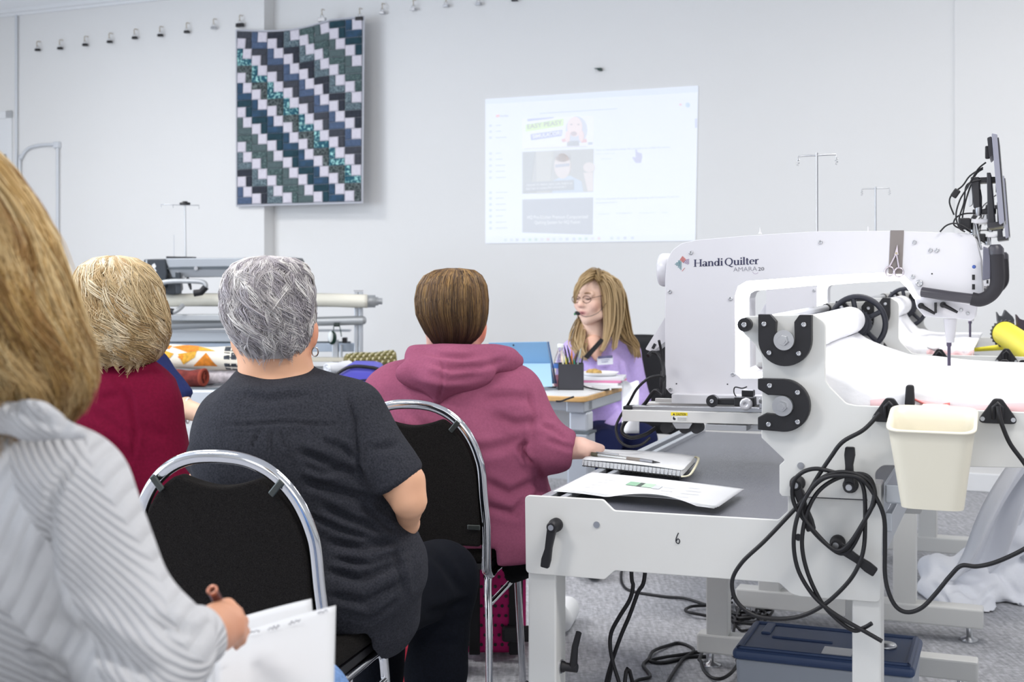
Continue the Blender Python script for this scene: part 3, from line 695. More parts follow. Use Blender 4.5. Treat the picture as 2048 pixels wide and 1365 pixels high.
    MB().lathe([(.0045, 0), (.0045, b[1]-c[1]-.012), (.007, b[1]-c[1]-.008), (.007, b[1]-c[1]+.01)], (b[0]-.003, VM+.065, c[1]), (0, 0, 1), 12).build('needle_bar', mk('needle_steel', '#5b5566', .3, .8), t)
    for px, py, ang in ((1842, 612, 120), (1886, 610, 118)):
        p = mp(px, py); A = math.radians(ang)
        MB().lathe([(.008, 0), (.008, -.02)], (p[0], VM+.015, p[1]), (0, 1, 0), 12).build('lever_hub', black_pl, t)
        MB().tube([(p[0], VM-.003, p[1]), (p[0]+.042*math.sin(A), VM-.003, p[1]+.042*math.cos(A))], [.006, .0035], 8).build('lever_arm', black_pl, t)
    MB().box((mp(1871, 616)[0], VM+.005, mp(1871, 616)[1]), (.006, .02, .028)).build('thumb_screw', black_pl, t)
    for px, py in ((1922, 621), (1935, 628)): bolt(t, (mp(px, py)[0], VM+.015, mp(px, py)[1]), .005)
    # handle bars: bar, grip and end cap on both sides
    for sv in (VM-.035, VM+.165):
        pb = [F1.l(1845, 584, VM), F1.l(1900, 592, VM), F1.l(1948, 598, VM)]
        pb = [Vector((q.x, sv+(.02 if i == 0 else 0)*(1 if sv < VM else -1), q.z)) for i, q in enumerate(pb)]
        MB().tube(pb, .0135, 16).build('handle_bar', mk('dark_handle_bar', '#3c3a40', .3), t)
        gp = [F1.l(x, y, VM) for x, y in ((1944, 597), (1960, 600), (1976, 594), (1988, 583), (1994, 568), (1994, 540), (1992, 505))]
        gp = spline([Vector((q.x, sv, q.z)) for q in gp], 5)
        MB().tube(gp, .0175, 18).build('grip', mk('black_foam_grip', '#201e24', .7), t)
        q = gp[-1]; MB().lathe([(.0185, -.006), (.0185, .012), (.012, .02)], q, (-.05, 0, 1), 18).build('grip_cap', mk('grip_cap_grey', '#3c3b42', .4), t)
        q = F1.l(1972, 520, VM); MB().prism([(q.x-.006, q.z+.035), (q.x+.014, q.z+.028), (q.x+.012, q.z-.05), (q.x-.008, q.z-.055)], sv-.008, sv+.008).build('grip_bracket', mk('grip_bracket_grey', '#5a5a68', .4), t, bevel=.003)
    # thread mast on top
    z0 = mp(1634, 466)[1]; zt = mp(1633, 306, VM+.07)[1]; u0 = mp(1634, 466, VM+.07)[0]
    MB().tube([(u0, VM+.07, z0-.01), (u0-.0005, VM+.07, zt)], .0034, 8).build('thread_mast', steel, t)
    ww = R(38, 3.64)
    MB().tube([(u0-ww, VM+.07, zt-.02), (u0-ww, VM+.07, zt-.008), (u0+ww, VM+.07, zt-.006), (u0+ww, VM+.07, zt-.018)], .0022, 6).build('mast_arm', steel, t)
    for s_ in (-1, 1):
        MB().tube([(u0+s_*ww+.004*math.cos(k*.9), VM+.07+.004*math.sin(k*.9), zt-.018-.0013*k) for k in range(14)], .001, 5).build('thread_guide', steel, t)
    for dx in (-.16, .14):
        MB().lathe([(.006, 0), (.004, .004), (.002, .006), (.002, .018)], (u0+dx, VM+.07, z0), (0, 0, 1), 10).build('spool_pin', body_m, t)
    # magnet strap round the arm
    sp = uz([(1781, 461), (1808, 461), (1804, 549), (1777, 549)], VM)
    MB().prism(sp, VM-.002, VM).build('strap', mk('taupe_strap', '#7d7673', .7), t)
    # tablet on its bracket
    tab = uz([(1985, 276), (1996, 278), (2010, 447), (2000, 455)], VM+.06)
    dark = mk('tablet_black', '#26252b', .35)
    MB().prism(round_poly(tab, .004), VM-.075, VM+.195).build('tablet', mk('tablet_silver_edge', '#8b8b97', .3, .6), t, bevel=.002)
    MB().prism(uz([(1996, 285), (1999, 284), (2012, 445), (2009, 447)], VM+.06), VM-.068, VM+.188).build('tablet_screen', dark, t)
    MB().prism(round_poly(uz([(1976, 283), (1985, 279), (1987, 315), (1980, 322)], VM+.06), .004), VM-.04, VM+.15).build('tablet_camera_bump', dark, t)
    MB().prism(uz([(1975, 350), (1983, 350), (1992, 455), (1977, 455)], VM+.06), VM-.03, VM+.15).build('tablet_clamp', dark, t, bevel=.002)
    MB().prism(uz([(1976, 448), (2008, 446), (2008, 455), (1977, 459)], VM+.06), VM-.05, VM+.17).build('clamp_shelf', dark, t, bevel=.002)
    for ya, yb in ((355, 366), (418, 428)): MB().prism(uz([(1946, ya+2), (1992, ya), (1992, yb), (1946, yb+2)], VM+.06), VM+.03, VM+.09).build('clamp_arm', dark, t, bevel=.002)
    MB().prism(uz([(1942, 356), (1960, 356), (1962, 416), (1948, 418)], VM+.06), VM+.02, VM+.10).build('control_box', dark, t, bevel=.003)
    MB().lathe([(.007, 0), (.009, .01), (.009, .05), (.006, .07)], F1.l(1957, 432, VM+.03), (0, 0, 1), 14).build('clamp_post', steel, t)
    MB().prism(uz([(1945, 440), (1978, 440), (1976, 447), (1950, 449)], VM+.06), VM+.0, VM+.12).build('bracket_plate', body_m, t, bevel=.002)
    MB().tube([F1.l(1948, 446, VM+.06), F1.l(1948, 470, VM+.06)], .012, 12).build('bracket_post', steel, t)
    MB().tube([F1.l(1952, 448, VM+.01), F1.l(1960, 490, VM+.01), F1.l(1963, 500, VM+.01)], .003, 6).build('stylus', steel, t)
    MB().prism(round_poly(uz([(1937, 375), (1946, 372), (1946, 410), (1938, 416)], VM+.06), .006), VM+.03, VM+.06).build('ring_clip', steel, t, bevel=.002)
    cb = [[(1972, 325), (1955, 340), (1935, 375), (1920, 400), (1912, 430), (1918, 455), (1930, 464)], [(1966, 335), (1940, 352), (1925, 372), (1905, 388), (1899, 405), (1908, 430)], [(1950, 427), (1928, 428), (1912, 436), (1908, 450), (1925, 458), (1940, 450), (1930, 438), (1920, 440)], [(1880, 464), (1892, 452), (1908, 447), (1926, 452), (1942, 462)], [(1962, 360), (1934, 370), (1928, 405), (1918, 440), (1926, 462)], [(1966, 338), (1950, 352), (1932, 400), (1925, 448), (1944, 466)]]
    for i, q in enumerate(cb):
        MB().tube(spline([F1.l(x, y, VM-.01+.02*(i % 3)) for x, y in q], 6), .0022, 7).build('tablet_cable', cord_m, t)
    MB().box(F1.l(1911, 387, VM+.01), (.017, .013, .024), Matrix.Rotation(.6, 3, 'Y')).build('cable_plug', black_pl, t, bevel=.003)
    MB().box(F1.l(1975, 305, VM-.02), (.012, .014, .034)).build('cable_plug', black_pl, t, bevel=.003)
    MB().box(F1.l(1930, 448, VM+.03), (.03, .05, .03)).build('cable_hub', black_pl, t, bevel=.004)
    # power socket wedge at the back
    wd = uz([(1336, 628), (1336, 680), (1307, 704), (1292, 699), (1306, 676)], VM+.03)
    MB().prism(round_poly(wd, .004), VM+.02, VM+.11).build('socket_housing', body_m, t, bevel=.003)
    MB().box(F1.l(1308, 693, VM+.019), (.008, .004, .016), Matrix.Rotation(.5, 3, 'Y')).build('socket', black_pl, t)
    nest(t, 'body', ('bolt', 'logo_letter', 'logo_lettering', 'logo_stroke', 'pin_hole', 'usb_port', 'jack_socket')); nest(t, 'needle_housing', ('lever_hub', 'lever_arm', 'thumb_screw'))
    nest(t, 'tablet', ('tablet_screen', 'tablet_camera_bump')); nest(t, 'thread_mast', ('mast_arm', 'thread_guide')); nest(t, 'grip', ('grip_cap', 'grip_bracket')); nest(t, 'socket_housing', ('socket',))
    return t
# a small serif face drawn stroke by stroke for the maker's name
def serif_text(par, s, p0, p1, cap, v, mat):
    T, t = .17, .075            # thick and thin stroke widths, in cap heights
    def bar(x, y0, y1, w=T): return [(x-w/2, y0), (x+w/2, y0), (x+w/2, y1), (x-w/2, y1)]
    def ser(x, y, w=.30, h=.055): return [(x-w/2, y-h/2), (x+w/2, y-h/2), (x+w/2, y+h/2), (x-w/2, y+h/2)]
    def stroke(pts, ws):
        L_ = []; R_ = []
        for i, p in enumerate(pts):
            a = Vector(pts[max(0, i-1)]); b = Vector(pts[min(len(pts)-1, i+1)]); d = (b-a).normalized(); nn = Vector((-d.y, d.x)); q = Vector(p)
            w_ = ws[i] if isinstance(ws, list) else ws
            L_.append(tuple(q+nn*w_/2)); R_.append(tuple(q-nn*w_/2))
        return [(L_[i], L_[i+1], R_[i+1], R_[i]) for i in range(len(pts)-1)]
    def oval(cx, cy, rx, ry, a0=0, a1=360, n=20):
        pts = [(cx+rx*math.cos(math.radians(a0+(a1-a0)*k/n)), cy+ry*math.sin(math.radians(a0+(a1-a0)*k/n))) for k in range(n+1)]
        ws = [t+(T-t)*abs(math.cos(math.radians(a0+(a1-a0)*k/n)))**1.5 for k in range(n+1)]
        return stroke(pts, ws)
    x = .68                      # x-height
    def n_like(h):               # n
        return [bar(.12, 0, x), ser(.12, .03, .32), ser(.08, x-.03, .18), bar(.50, 0, x*.7), ser(.5, .03, .30)]+stroke([(.16, x*.72), (.24, x*.92), (.34, x*.97), (.45, x*.88), (.50, x*.66)], [t, t*1.2, .11, T*.9, T])
    G = {'H': (.92, [bar(.14, 0, 1), bar(.74, 0, 1), [(.14, .47), (.74, .47), (.74, .54), (.14, .54)], ser(.14, .03, .34), ser(.14, .97, .34), ser(.74, .03, .34), ser(.74, .97, .34)]),
         'a': (.62, [bar(.44, .06, x*.72)]+stroke([(.08, x*.80), (.18, x*.95), (.32, x*.96), (.42, x*.84), (.44, x*.66)], [.12, t, .1, T, T])+oval(.24, .18, .16, .15)+stroke([(.44, .12), (.5, .02), (.6, .05)], [T, .1, .04])),
         'n': (.68, n_like(0)),
         'd': (.68, oval(.28, x*.49, .2, x*.45)+[bar(.50, 0, 1.05), ser(.45, 1.03, .20), ser(.54, .03, .22)]),
         'i': (.30, [bar(.14, 0, x), ser(.14, .03, .30), ser(.10, x-.03, .18)]+[[(.14+.1*math.cos(k*.7), .92+.1*math.sin(k*.7)) for k in range(9)]]),
         ' ': (.16, []),
         'Q': (.98, oval(.46, .5, .37, .5)+stroke([(.40, .04), (.60, -.12), (.78, -.22), (.95, -.16)], [t, T*.8, T*.8, .04])),
         'u': (.68, [bar(.12, x*.3, x), ser(.08, x-.03, .2), bar(.50, 0, x), ser(.46, x-.03, .2), ser(.54, .03, .22)]+stroke([(.12, x*.34), (.16, .08), (.28, .01), (.40, .06), (.48, .18)], [T, T*.9, .1, t, t])),
         'l': (.30, [bar(.14, 0, 1.05), ser(.14, .03, .30), ser(.09, 1.03, .18)]),
         't': (.42, [bar(.17, .1, .88, T), [(.02, x-.06), (.38, x-.06), (.38, x), (.02, x)]]+stroke([(.17, .14), (.21, .03), (.30, .01), (.39, .08)], [T, T*.9, .1, .04])),
         'e': (.58, oval(.28, x*.5, .21, x*.46, 5, 315)+[[(.08, x*.50), (.50, x*.50), (.50, x*.58), (.08, x*.58)]]),
         'r': (.50, [bar(.12, 0, x), ser(.14, .03, .34), ser(.08, x-.03, .18)]+stroke([(.16, x*.66), (.24, x*.88), (.34, x*.96), (.42, x*.9)], [t, .1, T*.8, T*.7]))}
    W = sum(G[c][0] for c in s); sx = (p1[0]-p0[0])/W; slope = (p1[1]-p0[1])/W
    cur = 0
    for c in s:
        wd, parts = G[c]
        if parts:
            m = MB()
            for q in parts:
                m.add([(p0[0]+(cur+a)*sx, v, p0[1]+b*cap+(cur+a)*slope) for a, b in q], [tuple(range(len(q)))])
            m.build('logo_letter', mat, par)
        cur += wd
mach1 = make_machine('white long-arm sewing machine with black handles lit on the frame numbered 6')
mach2 = copy_tree(mach1); mach2.matrix_world = F1.m @ Matrix.Translation((.0, 1.60, .0))
tag(mach2, 'white long-arm sewing machine on the second frame, seen through the nearer machine')
# ------------------------------------------------------------------ carriages under the machines
def make_carriage(label):
    t = empty('machine_carriage', F1.m, label, 'carriage'); v = .70
    def pp(name, pts, v0, v1, mat, r=0, bv=.0015): return poly_px(name, pts, v0, v1, mat, t, r, bv)
    lightal = mk('pale_aluminium', '#d4d3d0', .4, .25)
    pp('track_bar', [(1244, 820), (1600, 829), (1600, 852), (1244, 843)], v, v+.05, lightal, .003)
    pp('end_cap', [(1246, 813), (1264, 813), (1264, 820), (1246, 820)], v+.005, v+.045, black_pl)
    pp('top_track', [(1264, 812.5), (1600, 819), (1600, 828), (1264, 820)], v+.01, v+.04, steel, .001)
    pp('rear_track', [(1292, 806), (1600, 812), (1600, 822), (1292, 812)], .92, .97, lightal, .002)
    pp('rear_bar', [(1310, 797), (1600, 803), (1600, 811), (1310, 805)], .90, .91, lightal, .002)
    pp('base_plate', [(1343, 789), (1560, 793), (1560, 811), (1343, 808)], .80, .98, body_m, .003)
    q = F1.l(1424, 803, v-.02)
    MB().lathe([(.0165, 0), (.0165, .02)], q, (0, 1, 0), 24).build('guide_puck', black_pl, t); bolt(t, q, .006)
    pp('arm', [(1428, 798), (1490, 797), (1490, 811), (1428, 810)], v-.012, v+.008, black_pl, 0, .003)
    pp('encoder', [(1468, 795), (1508, 796), (1509, 814), (1468, 813)], v-.015, v+.02, black_pl, .003, .003)
    q = F1.l(1491, 809.5, v-.03); MB().lathe([(.0165, .015), (.0165, .002), (.015, 0), (.004, 0), (.003, .002)], q, (0, 1, 0), 26).build('knob', mk('dull_silver', '#c9c8cb', .3, .5), t)
    pp('sensor_box', [(1483, 781), (1506, 782), (1506, 794), (1483, 793)], v+.02, v+.05, black_pl)
    MB().tube(spline([F1.l(1494, 774, v+.03), F1.l(1484, 777, v+.03), F1.l(1470, 775, v+.03), F1.l(1468, 786, v+.03), F1.l(1474, 796, v+.02)], 6), .0018, 6).build('sensor_wire', cord_m, t)
    for k in range(12):
        q = F1.l(1518+k*2.6, 803, v); MB().tube([(q.x+.004*0, v+.01+.006*math.cos(a_*.8), q.z+.007*math.sin(a_*.8)) for a_ in range(8)], .0011, 5, close=True).build('spring_coil', steel, t)
    pp('rack', [(1518, 808), (1560, 809), (1560, 819), (1518, 818)], v, v+.03, steel)
    lb = [(1342, 825), (1375, 826), (1375, 832), (1342, 831.5)]
    lab = poly_px('caution_label', lb, v-.0012, v, mk('caution_yellow', '#e6cf1f', .5), t, 0, 0, at=v)
    ink = mk('ink', '#191a24', .5); A = F1.l(1352, 831, v-.0016); B = F1.l(1372, 831.4, v-.0016)
    text('label_lettering', 'CAUTION', ink, A, B, .0062, (0, -1, 0), t, .01)
    tri = [F1.l(x, y, v-.0016) for x, y in ((1345.5, 831), (1347.8, 826.5), (1350, 831))]; MB().add(tri, [(0, 1, 2)]).build('warning_triangle', ink, t)
    poly_px('caution_label_text_panel', [(1344, 832.5), (1374, 833), (1374, 843), (1344, 842)], v-.001, v, mk('label_white', '#dfdfdc', .5), t, 0, 0, at=v)
    hand = [F1.l(x, y, v-.0014) for x, y in ((1346, 840), (1345.5, 836), (1347.5, 833), (1349, 836), (1352, 838.5), (1350, 841))]; MB().add(hand, [tuple(range(6))]).build('label_hand_symbol', ink, t)
    for k in range(3):
        y = 836+k*2.3; A = F1.l(1355, y, v-.0014); B = F1.l(1373, y+.3, v-.0014); MB().tube([A, B], .0007, 4).build('label_text_line', mk('label_grey', '#9a9a98', .6), t)
    nest(t, 'caution_label', ('label_lettering', 'warning_triangle', 'label_hand_symbol', 'label_text_line'))
    for px in (1335, 1372, 1395): MB().lathe([(.016, -.02), (.016, .02)], F1.l(px, 855, v+.04), (0, 1, 0), 18).build('wheel', black_pl, t)
    pp('wheel_bracket', [(1344, 846), (1385, 847), (1378, 858), (1352, 858)], v+.01, v+.02, steel, .002)
    pp('cross_block', [(1411, 849), (1493, 852), (1493, 863), (1411, 861)], v+.0, v+.09, steel, .001)
    pp('cross_block', [(1494, 852), (1560, 854), (1560, 864), (1494, 863)], v+.05, v+.12, steel, .001)
    return t
car1 = make_carriage('silver machine carriage with yellow caution label riding the frame rails')
car2 = copy_tree(car1); car2.matrix_world = F1.m @ Matrix.Translation((0, 1.60, 0)); tag(car2, 'silver machine carriage under the second machine beyond')
# ================================================================== things on and around the near frame
ZT = .700
# hanging bin
def bucket():
    t = empty('hanging_bin', F1.m, 'cream plastic bin hanging from the end of the frame numbered 6', 'bin')
    m = mk('cream_plastic', '#e8e2cf', .4)
    bl = F1.l(1785, 815, -.05); br = F1.l(1954, 820, -.05); cx = (bl.x+br.x)/2; W = br.x-bl.x; zt = (bl.z+br.z)/2
    zb = F1.l(1860, 1012, -.09)[2]
    def ring(w_, d_, zf, zbk, cxx, vf, n=8):
        pl = round_poly([(-w_/2, 0), (w_/2, 0), (w_/2, -d_), (-w_/2, -d_)], .030, n)
        return [Vector((cxx+a, vf+b, zbk+(zf-zbk)*(-b/d_))) for a, b in pl]
    D = .135
    rings = []
    for s in np.linspace(0, 1, 9):
        w_ = .118+(W-.118)*s; d_ = .085+(D-.085)*s
        zbk = zb+(zt-zb)*s; rings.append(ring(w_, d_, zbk-.036*s, zbk, cx, -.042-.012*(1-s)))
    mm = MB(); k = len(rings[0])
    inn = []
    for s in np.linspace(1, .04, 8):
        w_ = .118+(W-.118)*s-.006; d_ = .085+(D-.085)*s-.006
        zbk = zb+(zt-zb)*s; inn.append(ring(w_, d_, zbk-.036*s+.001, zbk+.001, cx, -.045-.012*(1-s)))
    lip = ring(W+.006, D+.006, zt-.036, zt, cx, -.039)
    rings = rings[:-1]+[rings[-1], [v+Vector((0, 0, .0)) for v in lip], [v+Vector((0, 0, .004)) for v in lip]]+[[v+Vector((0, 0, .004)) for v in inn[0]]]+inn[1:]
    vs = [v for r in rings for v in r]
    mm.add(vs, [(i*k+j, i*k+(j+1) % k, (i+1)*k+(j+1) % k, (i+1)*k+j) for i in range(len(rings)-1) for j in range(k)], True)
    mm.add(rings[0], [tuple(range(k))]); mm.add(inn[-1], [tuple(range(k))[::-1]])
    mm.build('bin_shell', m, t)
    MB().box((cx, -.026, zt-.02), (.05, .036, .05)).build('hanger', m, t, bevel=.002)
bucket()
# cords looped over the levers
def z2(x, y): return 1440+x/2.257, 760+y/2.257
c1 = [(722, 150), (650, 225), (555, 280), (500, 350), (440, 440), (385, 530), (300, 625), (200, 730), (100, 825), (55, 910), (75, 1000), (150, 1062), (250, 1080), (350, 1072), (440, 1035), (520, 975), (600, 885), (645, 780), (655, 650), (650, 500), (615, 440), (540, 425), (440, 402), (370, 420), (330, 470), (335, 560), (400, 660), (470, 735), (545, 785), (600, 750), (660, 620), (700, 540), (680, 450), (620, 425), (520, 450), (440, 510), (390, 610), (370, 740), (395, 870), (455, 1000), (520, 1075), (600, 1132), (650, 1120), (685, 1100)]
c2 = [(1255, 120), (1262, 165), (1275, 210), (1310, 290), (1372, 375), (1440, 480), (1475, 610), (1440, 710), (1372, 765), (1250, 822), (1160, 843), (1090, 840), (1040, 885), (970, 970), (910, 1030), (850, 1050), (800, 1030), (765, 970), (745, 880), (745, 740), (740, 620), (700, 525), (640, 450), (560, 432), (470, 445), (400, 510), (370, 600), (440, 700), (520, 770), (580, 745), (650, 640), (690, 560), (690, 480), (620, 428), (520, 420), (430, 470), (360, 590), (333, 720), (350, 850), (410, 960), (480, 1030), (560, 1085), (650, 1135), (732, 1182)]
def cord(name, pts, lab, conv, v=-.034, r=.0045, par=None):
    q = [F1.l(*conv(x, y), v-.004*math.sin(i*.9)-.0005*(i % 3)) for i, (x, y) in enumerate(pts)]
    q[0].y = min(q[0].y, -.026)
    return tag(MB().tube(spline(q, 7), r, 9).build(name, cord_m, None, m=F1.m), lab, 'cord')
cord('black_cord', c1, 'black cord from the clamp beside the cream bin, looped over the levers', z2, -.050)
cord('black_cord', c2, 'black cord swinging out past the cream bin from the right clamp', z2, -.058)
# black lever and red cloth at the near edge of the loaded quilt
MB().prism(round_poly([(F1.hit(1808, 815)[0], F1.hit(1808, 815)[1]), (F1.hit(1829, 815)[0], F1.hit(1829, 815)[1]), (F1.hit(1827, 771)[0], F1.hit(1827, 771)[1]), (F1.hit(1811, 771)[0], F1.hit(1811, 771)[1])], .007), .006, .022).build('stop_lever', black_pl, frame1, bevel=.003)
u, z = F1.hit(1830, 812, .05)
rc = MB().grid(lambda a, b: Vector((u-.05+.12*a, .03+.05*b, z+.004+.010*math.sin(a*7)*math.sin(b*4+1)+.012*math.sin(math.pi*a))), 14, 6, .004)
tag(rc.build('red_cloth_strip', mk('coral_red_cloth', '#e2807c', .9), None, m=F1.m), 'crumpled coral red strip of cloth behind the cream bin', 'cloth')
# scissors on the strap
sc_m = mk('gold_pink_steel', '#c9bfc6', .25, .9); t = empty('scissors', F1.m, 'small silver scissors held on the strap round the machine arm', 'scissors'); v = VM-.006
piv = F1.l(1793, 507, v)
for s_, hx, hy in ((-1, 1779, 543), (1, 1798, 545)):
    h_ = F1.l(hx, hy, v); d_ = R(9.5, 3.47)
    MB().tube([(h_.x+d_*.9*math.cos(k*.35), v-.002*s_, h_.z+d_*math.sin(k*.35)) for k in range(18)], .0024, 6, close=True).build('finger_ring', sc_m, t)
    MB().tube([(h_.x, v-.002*s_, h_.z+d_), ((h_.x+piv.x)/2, v-.002*s_, (h_.z+d_+piv.z)/2), (piv.x, v-.002*s_, piv.z)], .0026, 6).build('shank', sc_m, t)
tip = F1.l(1795, 489, v); MB().prism([(piv.x-.0055, piv.z-.004), (piv.x+.0055, piv.z-.004), (piv.x+.004, piv.z+.004), (tip.x, tip.z), (piv.x-.003, piv.z+.004)], v-.003, v+.001).build('blades', sc_m, t)
MB().disc((piv.x, v-.004, piv.z), .003, .003).build('pivot', brass, t)
# power leads hanging behind the machine
def lead(pts, lab, v=.72, r=.004, name='power_lead'):
    return tag(MB().tube(spline([F1.l(x, y, v+.02*math.sin(i)) for i, (x, y) in enumerate(pts)], 7), r, 8).build(name, cord_m, None, m=F1.m), lab, 'cord')
lead([(1318, 682), (1322, 700), (1326, 730), (1326, 752), (1316, 752), (1296, 758), (1274, 778), (1258, 806), (1240, 835), (1232, 856), (1238, 880), (1256, 893), (1282, 890), (1300, 876)], 'thin black lead drooping in a loop behind the machine carriage')
lead([(1296, 712), (1304, 705), (1316, 710), (1326, 730), (1328, 770), (1326, 790), (1310, 782), (1288, 810), (1266, 830), (1248, 848), (1245, 866), (1262, 876), (1290, 870), (1312, 856)], 'thick black lead with strain relief plugged into the machine back', .76, .0055)
MB().lathe([(.006, 0), (.009, .005), (.009, .035), (.006, .05)], F1.l(1326, 778, .75), (0, 0, 1), 12).build('plug', black_pl, None, m=F1.m)
o = bpy.data.objects['plug']; tag(o, 'black plug hanging on its lead at the back of the machine', 'plug')
o.parent = bpy.data.objects['long_arm_machine']; o.matrix_world = F1.m; o.name = 'lead_plug'
for k_ in ('label', 'category'): del o[k_]
# notebook, pen and printed sheets
def onT(px, py, z=ZT): return F1.onz(px, py, z)
nb = empty('spiral_notebook', F1.m, 'open spiral notebook lying on the near edge of the grey table top', 'notebook')
A, B, C, D = [onT(*p, ZT+.001) for p in ((1164, 941), (1364, 964), (1390, 935), (1204, 917))]
def sheet(name, quad, z0, z1, mat, par, wob=0):
    a, b, c, d = [Vector(q) for q in quad]
    return MB().add([(q.x, q.y, z0) for q in (a, b, c, d)]+[(q.x, q.y, z1) for q in (a, b, c, d)], [(0, 3, 2, 1), (4, 5, 6, 7), (0, 1, 5, 4), (1, 2, 6, 5), (2, 3, 7, 6), (3, 0, 4, 7)]).build(name, mat, par, bevel=.0008)
sheet('cover', (A, B, C, D), ZT+.013, ZT+.0145, mk('notebook_cover', '#3a3a36', .6), nb)
for k in range(5):
    ins = .002*k
    q = [A.lerp(C, ins*.5), B.lerp(D, ins*.5), C.lerp(A, ins*.5), D.lerp(B, ins*.5)]
    sheet('page_block', q, ZT+.0145+.0028*k, ZT+.0172+.0028*k, paper_m, nb)
for k in range(26):
    s = (k+.5)/26; q = A.lerp(B, s); n_ = (A-D).normalized()
    MB().tube([(q.x+n_.x*.004*math.cos(a_*.9)-n_.x*.002, q.y+n_.y*.004*math.cos(a_*.9)-n_.y*.002, ZT+.0205+.010*math.sin(a_*.9)) for a_ in range(7)], .0009, 5, close=True).build('spiral_loop', steel, nb)
MB().tube(spline([Vector((B.x, B.y, ZT+.014)), Vector((B.x+.02, B.y+.01, ZT+.02)), Vector((C.x+.01, C.y, ZT+.024)), Vector((C.x-.01, C.y, ZT+.03))], 6), .004, 8, sx=.6).build('curled_page', mk('cream_page', '#e9e2c4', .8), nb)
flip = MB().grid(lambda a, b: A.lerp(B, a).lerp(D.lerp(C, a), b)+Vector((0, 0, .029+.007*math.sin(math.pi*a)*b+.004*math.sin(3*a+4*b))), 16, 8, .0006); flip.build('loose_page', paper_m, nb)
# under it: its own support block so that the pages rest on the rail
nest(nb, 'page_block', ('spiral_loop',))
sheet('back_cover', (A, B, C, D), ZT+.0120, ZT+.0132, mk('notebook_cover', '#3a3a36', .6), nb)
pen = empty('silver_pen', F1.m, 'silver click pen lying across the open notebook', 'pen')
pa = onT(1186, 909, ZT+.040); pb = onT(1320, 926, ZT+.036); ax = (pb-pa).normalized(); Lp = (pb-pa).length
def penpart(nm, s0, s1, r0, r1, mat): MB().lathe([(r0, Lp*s0), (r1, Lp*s1)], pa, ax, 14).build(nm, mat, pen)
penpart('barrel', .05, .52, .005, .0055, mk('pen_silver', '#b9b8b4', .25, .8)); penpart('grip', .52, .72, .0055, .0058, mk('pen_taupe', '#7d746c', .5)); penpart('nose', .72, .90, .0058, .0045, mk('pen_grey', '#8c8c90', .35, .6)); penpart('tip', .9, 1.0, .0035, .0008, black_pl); penpart('cap', -.02, .08, .0058, .0058, mk('pen_dark_band', '#5b5646', .3, .6))
MB().box(pa+ax*Lp*.22+Vector((0, 0, .0075)), (Lp*.34, .004, .002), Matrix.Rotation(math.atan2(ax.y, ax.x), 3, 'Z')).build('clip', steel, pen)
A, B, C, D = [onT(*p, ZT+.012) for p in ((1106, 984), (1428, 1019), (1480, 984), (1176, 950))]
def shp(k):
    def fn(a, b):
        q = A.lerp(B, a).lerp(D.lerp(C, a), b)
        curl = .020*max(0, 1-b/.45)**2*math.sin(math.pi*min(1, max(0, (a-.35)/.55)))
        return Vector((q.x+.004*k, q.y+.006*k, ZT+.013+.0012*k+.004*math.sin(2.2*a+.5)*b+curl*(1-.3*k)+.002*math.sin(9*a)*(1-b)))
    return fn
sh = empty('printed_sheets', F1.m, 'loose printed sheets with a green picture curling on the grey table top', 'papers')
for k in range(3): MB().grid(shp(k), 30, 14, .0005).build('sheet', paper_m, sh)
top = shp(2)
def pr(a0, b0, a1, b1, c, nm='print'):
    vs = []
    for a_, b_ in ((a0, b0), (a1, b0), (a1, b1), (a0, b1)): vs.append(top(a_, b_)+Vector((0, 0, .0012)))
    MB().add(vs, [(0, 1, 2, 3)]).build(nm, mk('print_'+c.strip('#'), c, .8), sh)
pr(.33, .52, .40, .70, '#8fb79a', 'printed_picture'); pr(.40, .52, .43, .70, '#4d5a52', 'printed_picture'); pr(.43, .52, .50, .70, '#b4cdb8', 'printed_picture'); pr(.5, .5, .55, .66, '#c9ccd0', 'printed_picture')
for k in range(12):
    a0 = (.56, .12, .70)[k % 3]+.01*(k % 2); b0 = .30+.05*k if k < 9 else .2
    pr(a0, min(.86, b0), a0+random.uniform(.07, .14), min(.86, b0)+.010, '#b3b5b9', 'printed_line')
# ------------------------------------------------------------------ storage box under the frame
sb = empty('storage_box', F1.m, 'clear plastic storage box with navy lid under the frame numbered 6', 'storage box')
navy = mk('navy_lid', '#3a4c70', .45)
zl = .262
MB().b2((.36, .58, zl-.035), (.82, .87, zl-.006)).build('lid', navy, sb, bevel=.012, seg=3)
for a, b in (((.37, .59), (.81, .605)), ((.37, .845), (.81, .86)), ((.37, .59), (.385, .86)), ((.795, .59), (.81, .86))):
    MB().b2((a[0], a[1], zl-.01), (b[0], b[1], zl)).build('lid_rim', navy, sb, bevel=.005)
MB().b2((.44, .72, zl-.008), (.60, .735, zl-.001)).build('lid_ridge', navy, sb, bevel=.003)
MB().b2((.405, .75, zl-.008), (.43, .85, zl-.0005)).build('lid_ridge', navy, sb, bevel=.003)
MB().b2((.585, .62, zl-.0065), (.66, .685, zl-.004)).build('paper_label', paper_m, sb)
MB().lathe([(.028, 0), (.03, .004), (.026, .010), (.0, .011)], (.735, .74, zl-.006), (0, 0, 1), 20, cap=False).build('coin_tin', steel, sb)
MB().prism([(.375, .004), (.805, .004), (.815, zl-.035), (.365, zl-.035)], .60, .85).build('tub', mk('clear_grey_plastic', '#b9c0cb', .35, trans=.25), sb, bevel=.01, seg=3)
nest(sb, 'lid', ('lid_rim', 'lid_ridge', 'paper_label'))
